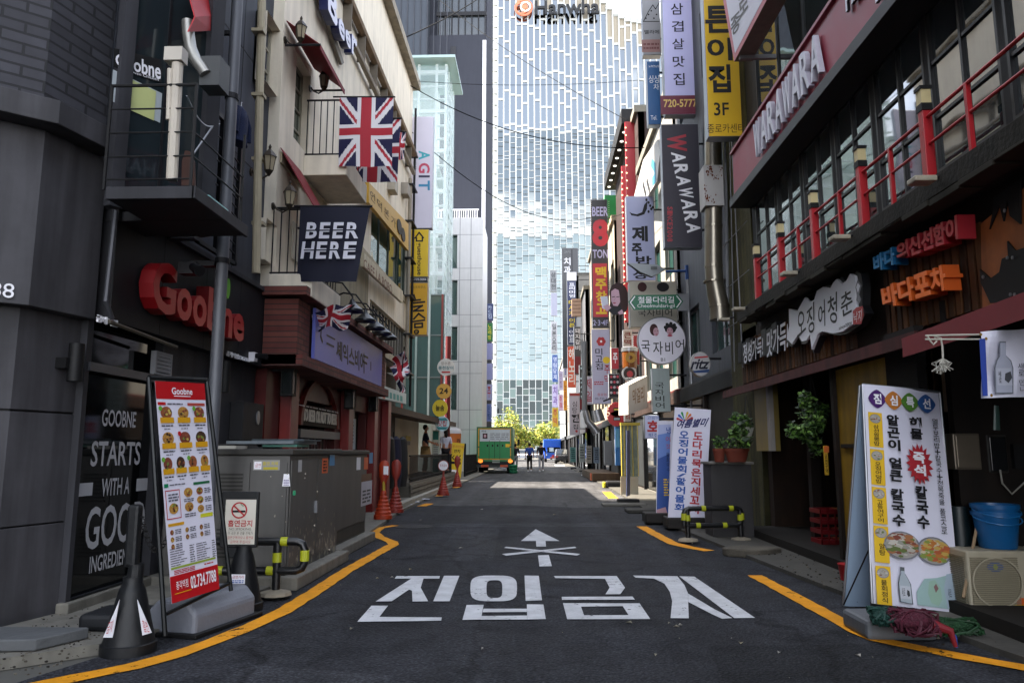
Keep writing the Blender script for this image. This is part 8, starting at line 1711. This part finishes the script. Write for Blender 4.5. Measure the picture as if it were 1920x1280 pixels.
    # small cars
    for px, dd, c, lab in ((979, 92, 'b9bcc0', 'white car far away between the walkers'), (1004, 96, '9da1a6', 'silver car far away beside the blue truck'), (1058, 74, '2a2c30', 'dark parked car half hidden at the far right kerb')):
        x = PD(px, 850, dd).x; T = thing('parked_car', lab, 'car', (x, dd, 0)); CM = mat(c, .25, .2, var=.04, coat=.5); w = .88
        m = MB(); pr = [(0, .35), (0, .8), (.5, .92), (1.0, 1.42), (2.6, 1.45), (3.4, .95), (4.2, .85), (4.2, .35)]; vs = [V((x + sx * w * (1 if z < 1 else .86), dd + y, z)) for sx in (-1, 1) for y, z in pr]; n = len(pr); m.add(vs, [tuple(range(n)), tuple(range(2 * n - 1, n - 1, -1))] + [(i, n + i, n + (i + 1) % n, (i + 1) % n) for i in range(n)], CM); m.ob('body', T, bevel=.05)
        g = MB(); g.add([V((x - .7, dd + .5 - .01, .95)), V((x + .7, dd + .5 - .01, .95)), V((x + .66, dd + .95, 1.40)), V((x - .66, dd + .95, 1.40))], [(0, 1, 2, 3)], GLASSD); g.ob('rear_window', T)
        for sx in (-1, 1): MB().box(x + sx * .72 - .12, dd - .03, .62, x + sx * .72 + .12, dd + .02, .78, mat('8a1a1a', .3)).ob('tail_light', T)
        for sx in (-1, 1):
            for yy in (.8, 3.3): wheel(T, V((x + sx * .78, dd + yy, .32)), .32, .2)
vehicles()
def trees():
    cols = [[mat('6f8020', .6, var=.2), mat('8c9024', .6, var=.2), mat('566e1a', .6, var=.2), mat('9a8e28', .6, var=.2)], [mat('8a7a2a', .6, var=.2), mat('a08030', .6, var=.2), mat('6a7a22', .6, var=.2)]]
    rr = random.Random(4)
    for px, py, dd, w, hh, ci, lab in ((952, 800, 112, 2.6, 3.6, 0, 'tall yellow green street tree at the end of the street'), (935, 825, 114, 2.2, 2.4, 1, 'low orange tinted tree left of the tall street tree'), (985, 818, 113, 2.9, 2.8, 0, 'round yellow green tree behind the walkers'), (1012, 818, 116, 2.6, 2.8, 0, 'yellow tree between the walkers and blue truck'), (1033, 812, 113, 2.4, 3.4, 0, 'bright yellow green tree above the blue truck'), (968, 828, 118, 2.6, 2.2, 1, 'orange brown tree behind the tall street tree')):
        c = PD(px, py, dd); T = thing('street_tree', lab, 'tree', (c.x, dd, 0), 'trees at the end of the street'); TR = mat('4a3c2c', .9, var=.3)
        t = MB(); t.tube([(c.x, dd, 0), (c.x + .08, dd, 1.4), (c.x - .05, dd, c.z)], [.16, .12, .07], TR)
        for i in range(5): a = rr.uniform(0, 6.28); t.tube([(c.x, dd, 1.5 + .3 * i), (c.x + w * .3 * math.cos(a), dd + w * .3 * math.sin(a), c.z - .3), (c.x + w * .55 * math.cos(a), dd + w * .55 * math.sin(a), c.z + hh * .2)], [.07, .045, .02], TR, 6)
        t.ob('trunk', T); m = MB(); cl = [V((rr.gauss(0, w * .36), rr.gauss(0, w * .36), rr.gauss(0, hh * .24))) for _ in range(26)]
        for i in range(1900):
            o = rr.choice(cl); p = c + o + V((rr.gauss(0, w * .14), rr.gauss(0, w * .14), rr.gauss(0, hh * .10))); u = V((rr.gauss(0, 1), rr.gauss(0, 1), rr.gauss(0, .7))).normalized(); q = u.orthogonal().normalized(); q = (q + u.cross(q) * rr.uniform(-1, 1)).normalized(); s = rr.uniform(.09, .2)
            m.add([p - u * s, p + q * s * .6, p + u * s, p - q * s * .6], [(0, 1, 2, 3)], rr.choice(cols[ci]))
        m.ob('crown', T)
trees()
for q in ([(1090, 889), (1160, 889), (1160, 891.5), (1090, 890.8)], [(1040, 871), (1080, 871), (1080, 873), (1040, 872.4)]): struct(MB().ppoly(FG(.008), q, 0, RW), 'white_road_line')
def cables():
    for A, B, sag, r, lab in (((700, 95, 16), (905, -8, 30), .15, .028, 'thick cable running up from the cream roof to the dark tower'), ((752, 150, 19.3), (1208, 277, 17.3), .55, .018, 'black cable sagging from cream building to the charcoal sign'), ((800, -20, 40), (1176, 226, 24.4), .4, .02, 'thin cable crossing in front of the glass tower to red panel'), ((756, 150, 19.4), (1205, 150, 18), .15, .010, 'nearly level thin cable high between both sides'), ((762, 238, 19.4), (1108, 408, 32), 1.0, .018, 'cable sagging down to the top of black beer sign'), ((1100, 415, 31), (1232, 376, 19), .12, .014, 'short cable between beer sign and pale blue fish sign'), ((690, 128, 15), (757, 82, 19.5), .05, .015, 'short cable along the cream roof edge')):
        a, b = PD(*A), PD(*B); pts = [a.lerp(b, t) - V((0, 0, sag * 4 * t * (1 - t))) for t in [i / 20 for i in range(21)]]
        solo(MB().tube(pts, r * .65, mat('08080a', .95, var=0, spec=.1), 6), 'overhead_cable', lab, 'cable', tuple(a), 'overhead cables')
cables()
def far_right_clutter():
    d = 21.5; f = FY(d); T = thing('lit_bar', 'bright yellow framed bar front glowing at right kerb', 'shop front', tuple(PD(1175, 935, d)))
    k = MB(); YW = mat('b8a82c', .4, var=.1)
    for x in (1164, 1170, 1177, 1185, 1195): k.pbox(f, (x, 795, x + 3, 892), -.1, 0, YW)
    k.pbox(f, (1163, 792, 1200, 797), -.1, .02, YW); k.ob('yellow_frame', T); m = MB().pbox(f, (1164, 797, 1198, 930), -.14, -.11, mat('6f7a70', .2, var=.3, scale=9)); m.pbox(f, (1164, 893, 1198, 935), -.108, -.06, mat('8c8a7c', .5)); m.ob('shop_glass', T)
    d = 18; f = FY(d); T = thing('standing_banner', 'thin blue and white banner seen edge on with black base', 'banner', tuple(PD(1177, 945, d))); m = MB(); g = F(PD(1177, 900, d), (.25, .97, 0), (0, 0, 1)); m.ppoly(g, [(1174, 806), (1180, 808), (1180, 928), (1174, 930)], 0, mat('8f93b8', .5, var=.1), .02); m.ob('printed_sheet', T); q = PZ(1178, 942, .03); MB().box(q.x - .25, q.y - .15, .02, q.x + .25, q.y + .2, .12, BLACK).ob('base', T, bevel=.02)
    q = PZ(1150, 915, .0); T = thing('road_block', 'black rubber road block with yellow reflective end at right kerb', 'road block', tuple(q)); MB().box(q.x - .25, q.y, 0, q.x + .45, q.y + .5, .24, mat('1c1c1e', .6)).ob('block', T, bevel=.06); MB().box(q.x - .33, q.y + .02, .02, q.x - .25, q.y + .48, .2, mat('c2b41c', .4)).ob('reflective_end', T, bevel=.02)
    for px, py, dd, w, h, c, lab in ((1170, 948, 17.6, .5, .06, '54524c', 'low rubber ramp at the right kerb by the edge on banner'), (1215, 958, 15.8, .45, .07, '3c3a36', 'flat doorstep slab near the narrow blue banner')):
        p = PD(px, py, dd); solo(MB().box(p.x - w, dd - .3, .0, p.x + w, dd + .3, h, mat(c, .8, var=.2)), 'step', lab, 'step', bevel=.02)
    # air conditioners, menu stands and platform far right
    d = 31; T = thing('wooden_platform', 'dark wooden terrace platform along the far right kerb', 'platform', (3.0, d, 0)); MB().box(2.3, d, .04, 3.4, 38, .35, mat('5a4632', .7, var=.2, streak=.2)).ob('deck', T, bevel=.01); MB().box(2.28, d + .5, .05, 2.3, d + 1.2, .33, ORANGE).ob('front_board', T)
    for px, y0, y1, dd, c, lab in ((1161, 823, 872, 31.2, '8d9094', 'tall grey outdoor unit stack standing on the terrace platform'), (1141, 826, 872, 32.6, '74787c', 'narrow grey panel beside the outdoor unit stack')):
        a = FY(dd); T = thing('outdoor_unit', lab, 'air conditioner', tuple(PD(px, y1, dd))); MB().pbox(a, (px - 8, y0, px + 7, y1), -.4, 0, mat(c, .5, var=.1)).ob('unit_case', T, bevel=.02); k = MB(); [k.pbox(a, (px - 7, y0 + 3 + i * 4, px + 6, y0 + 4.5 + i * 4), .001, .02, GREY) for i in range(10)]; k.ob('grille', T)
    f = FY(31.4); T = thing('vending_panel', 'blue lit panel beside the tall grey outdoor unit', 'panel', tuple(PD(1176, 880, 31.4))); m = MB().pbox(FY(26.5), (1153, 800, 1163, 872), -.1, 0, mat('1d5f9c', .3)); m.pquad(FY(26.5), (1154, 803, 1162, 838), .003, mat('5a9cc0', .3)); m.ob('panel', T)
    for px, y0, y1, dd, c, lab in ((1092, 832, 866, 45, '8f9694', 'pale standing menu board far right beyond the platform'), (1075, 838, 866, 52, '4a7a74', 'teal standing board at the far right kerb'), (1105, 835, 868, 41, 'a09a90', 'cream standing board near the wooden platform'), (1119, 838, 868, 37.5, '6a7a8c', 'grey blue standing board left of the outdoor units')):
        a = FY(dd); T = thing('menu_board', lab, 'menu board', tuple(PD(px, y1, dd)), 'standing boards at the far right kerb'); m = MB().pbox(a, (px - 6, y0, px + 5, y1), -.06, 0, mat(c, .5)); m.dashes(a, (px - 4, y0 + 4, px + 3, y1 - 6), 5, BLACK, .004, .4, 2); m.ob('board', T); p = PD(px, 870, dd); MB().box(p.x - .2, dd - .1, .02, p.x + .2, dd + .2, .12, BLACK).ob('base', T)
    # ducts under the beer sign
    m = MB().tube([PD(1098, 770, 33), PD(1102, 790, 33), PD(1112, 800, 33), PD(1120, 812, 33)], [.14, .15, .16, .2], METAL, 14); m.tube([PD(1118, 768, 32), PD(1124, 790, 32)], [.22, .26], METAL, 14); m.tube([PD(1096, 640, 33), PD(1096, 770, 33)], .12, mat('6c6e70', .5), 10); solo(m, 'exhaust_duct', 'curved silver exhaust duct under the white flower sign', 'duct', smooth=True)
    m = MB(); a = PD(1141, 752, 27); m.add([PD(1131, 752, 27), PD(1168, 738, 27), PD(1168, 738, 29), PD(1131, 752, 29)], [(0, 1, 2, 3)], DKMETAL); solo(m, 'small_awning', 'small dark slanted canopy above the red figure eight sign', 'canopy', solid=.06)
    # litter bags and low goods on the left kerb
    m = MB(); rr = random.Random(8)
    for i in range(14): p = V((-2.95 + rr.gauss(0, .08), 18 + rr.uniform(-1, 1.6), .05)); m.ball(p, (rr.uniform(.04, .12), rr.uniform(.05, .15), .015), rr.choice([mat('8f93a0', .6), mat('5a5f70', .6), mat('a9a598', .6)]), 8, 4)
    struct(m, 'kerb_litter', 'stuff')
    p = PZ(870, 858, .05); T = thing('iron_fence', 'short black iron railing in front of white building', 'fence', (-3.2, 39, .05)); k = MB(); k.box(-3.42, 36, 1.02, -3.38, 44, 1.07, BLACK); k.box(-3.42, 36, .2, -3.38, 44, .24, BLACK); k.ob('rails', T); k = MB(); [k.box(-3.41, 36 + i * .2, .05, -3.39, 36.02 + i * .2, 1.05, BLACK) for i in range(41)]; k.box(-3.45, 36, .0, -3.35, 36.08, 1.6, BLACK); k.ob('balusters', T)
    m = MB(); x = PD(168, 600, 5.75).x; m.tube([V((-3.42, 5.74, 5.6)), V((-3.42, 5.74, 3.4)), V((-3.40, 5.74, 3.2)), V((-3.40, 5.70, 2.42)), V((-3.40, 5.8, 2.3))], .022, mat('4a4b50', .45, .3), 8); m.tube([V((-3.40, 5.76, 2.27)), V((-3.40, 6.9, 2.22))], .018, mat('5a5448', .5, .3), 8); solo(m, 'drain_pipe', 'thin dark pipe between brick corner building and shop fascia', 'pipe', smooth=True)
    m = MB().box(-3.5, 9.38, 1.02, -3.2, 10.05, 1.12, mat('a9a6a0', .5)); m.box(-3.45, 9.4, .12, -3.25, 10.0, 1.02, mat('3a3027', .7, var=.3)); solo(m, 'shelf_stand', 'brown shelf stand with pale top between shop wall and pub', 'stand', bevel=.01)
    m = MB(); q = PZ(165, 1180, .05); m.box(q.x - .05, q.y - .05, .05, q.x + .36, q.y + .3, .16, mat('25272b', .5, var=.15)); solo(m, 'ramp_block', 'dark plastic ramp block behind the black chain post', 'ramp', bevel=.03)
    m = MB(); q = PZ(30, 1210, .05); m.fpoly(FG(.05), [(q.x - .5, q.y - .2), (q.x + .2, q.y - .12), (q.x + .34, q.y + .2), (q.x - .4, q.y + .2)], 0, mat('4e5052', .8, var=.2, bump=.3), .07); solo(m, 'stone_slab', 'grey stone slab at the foot of the corner building', 'slab', bevel=.01)
far_right_clutter()
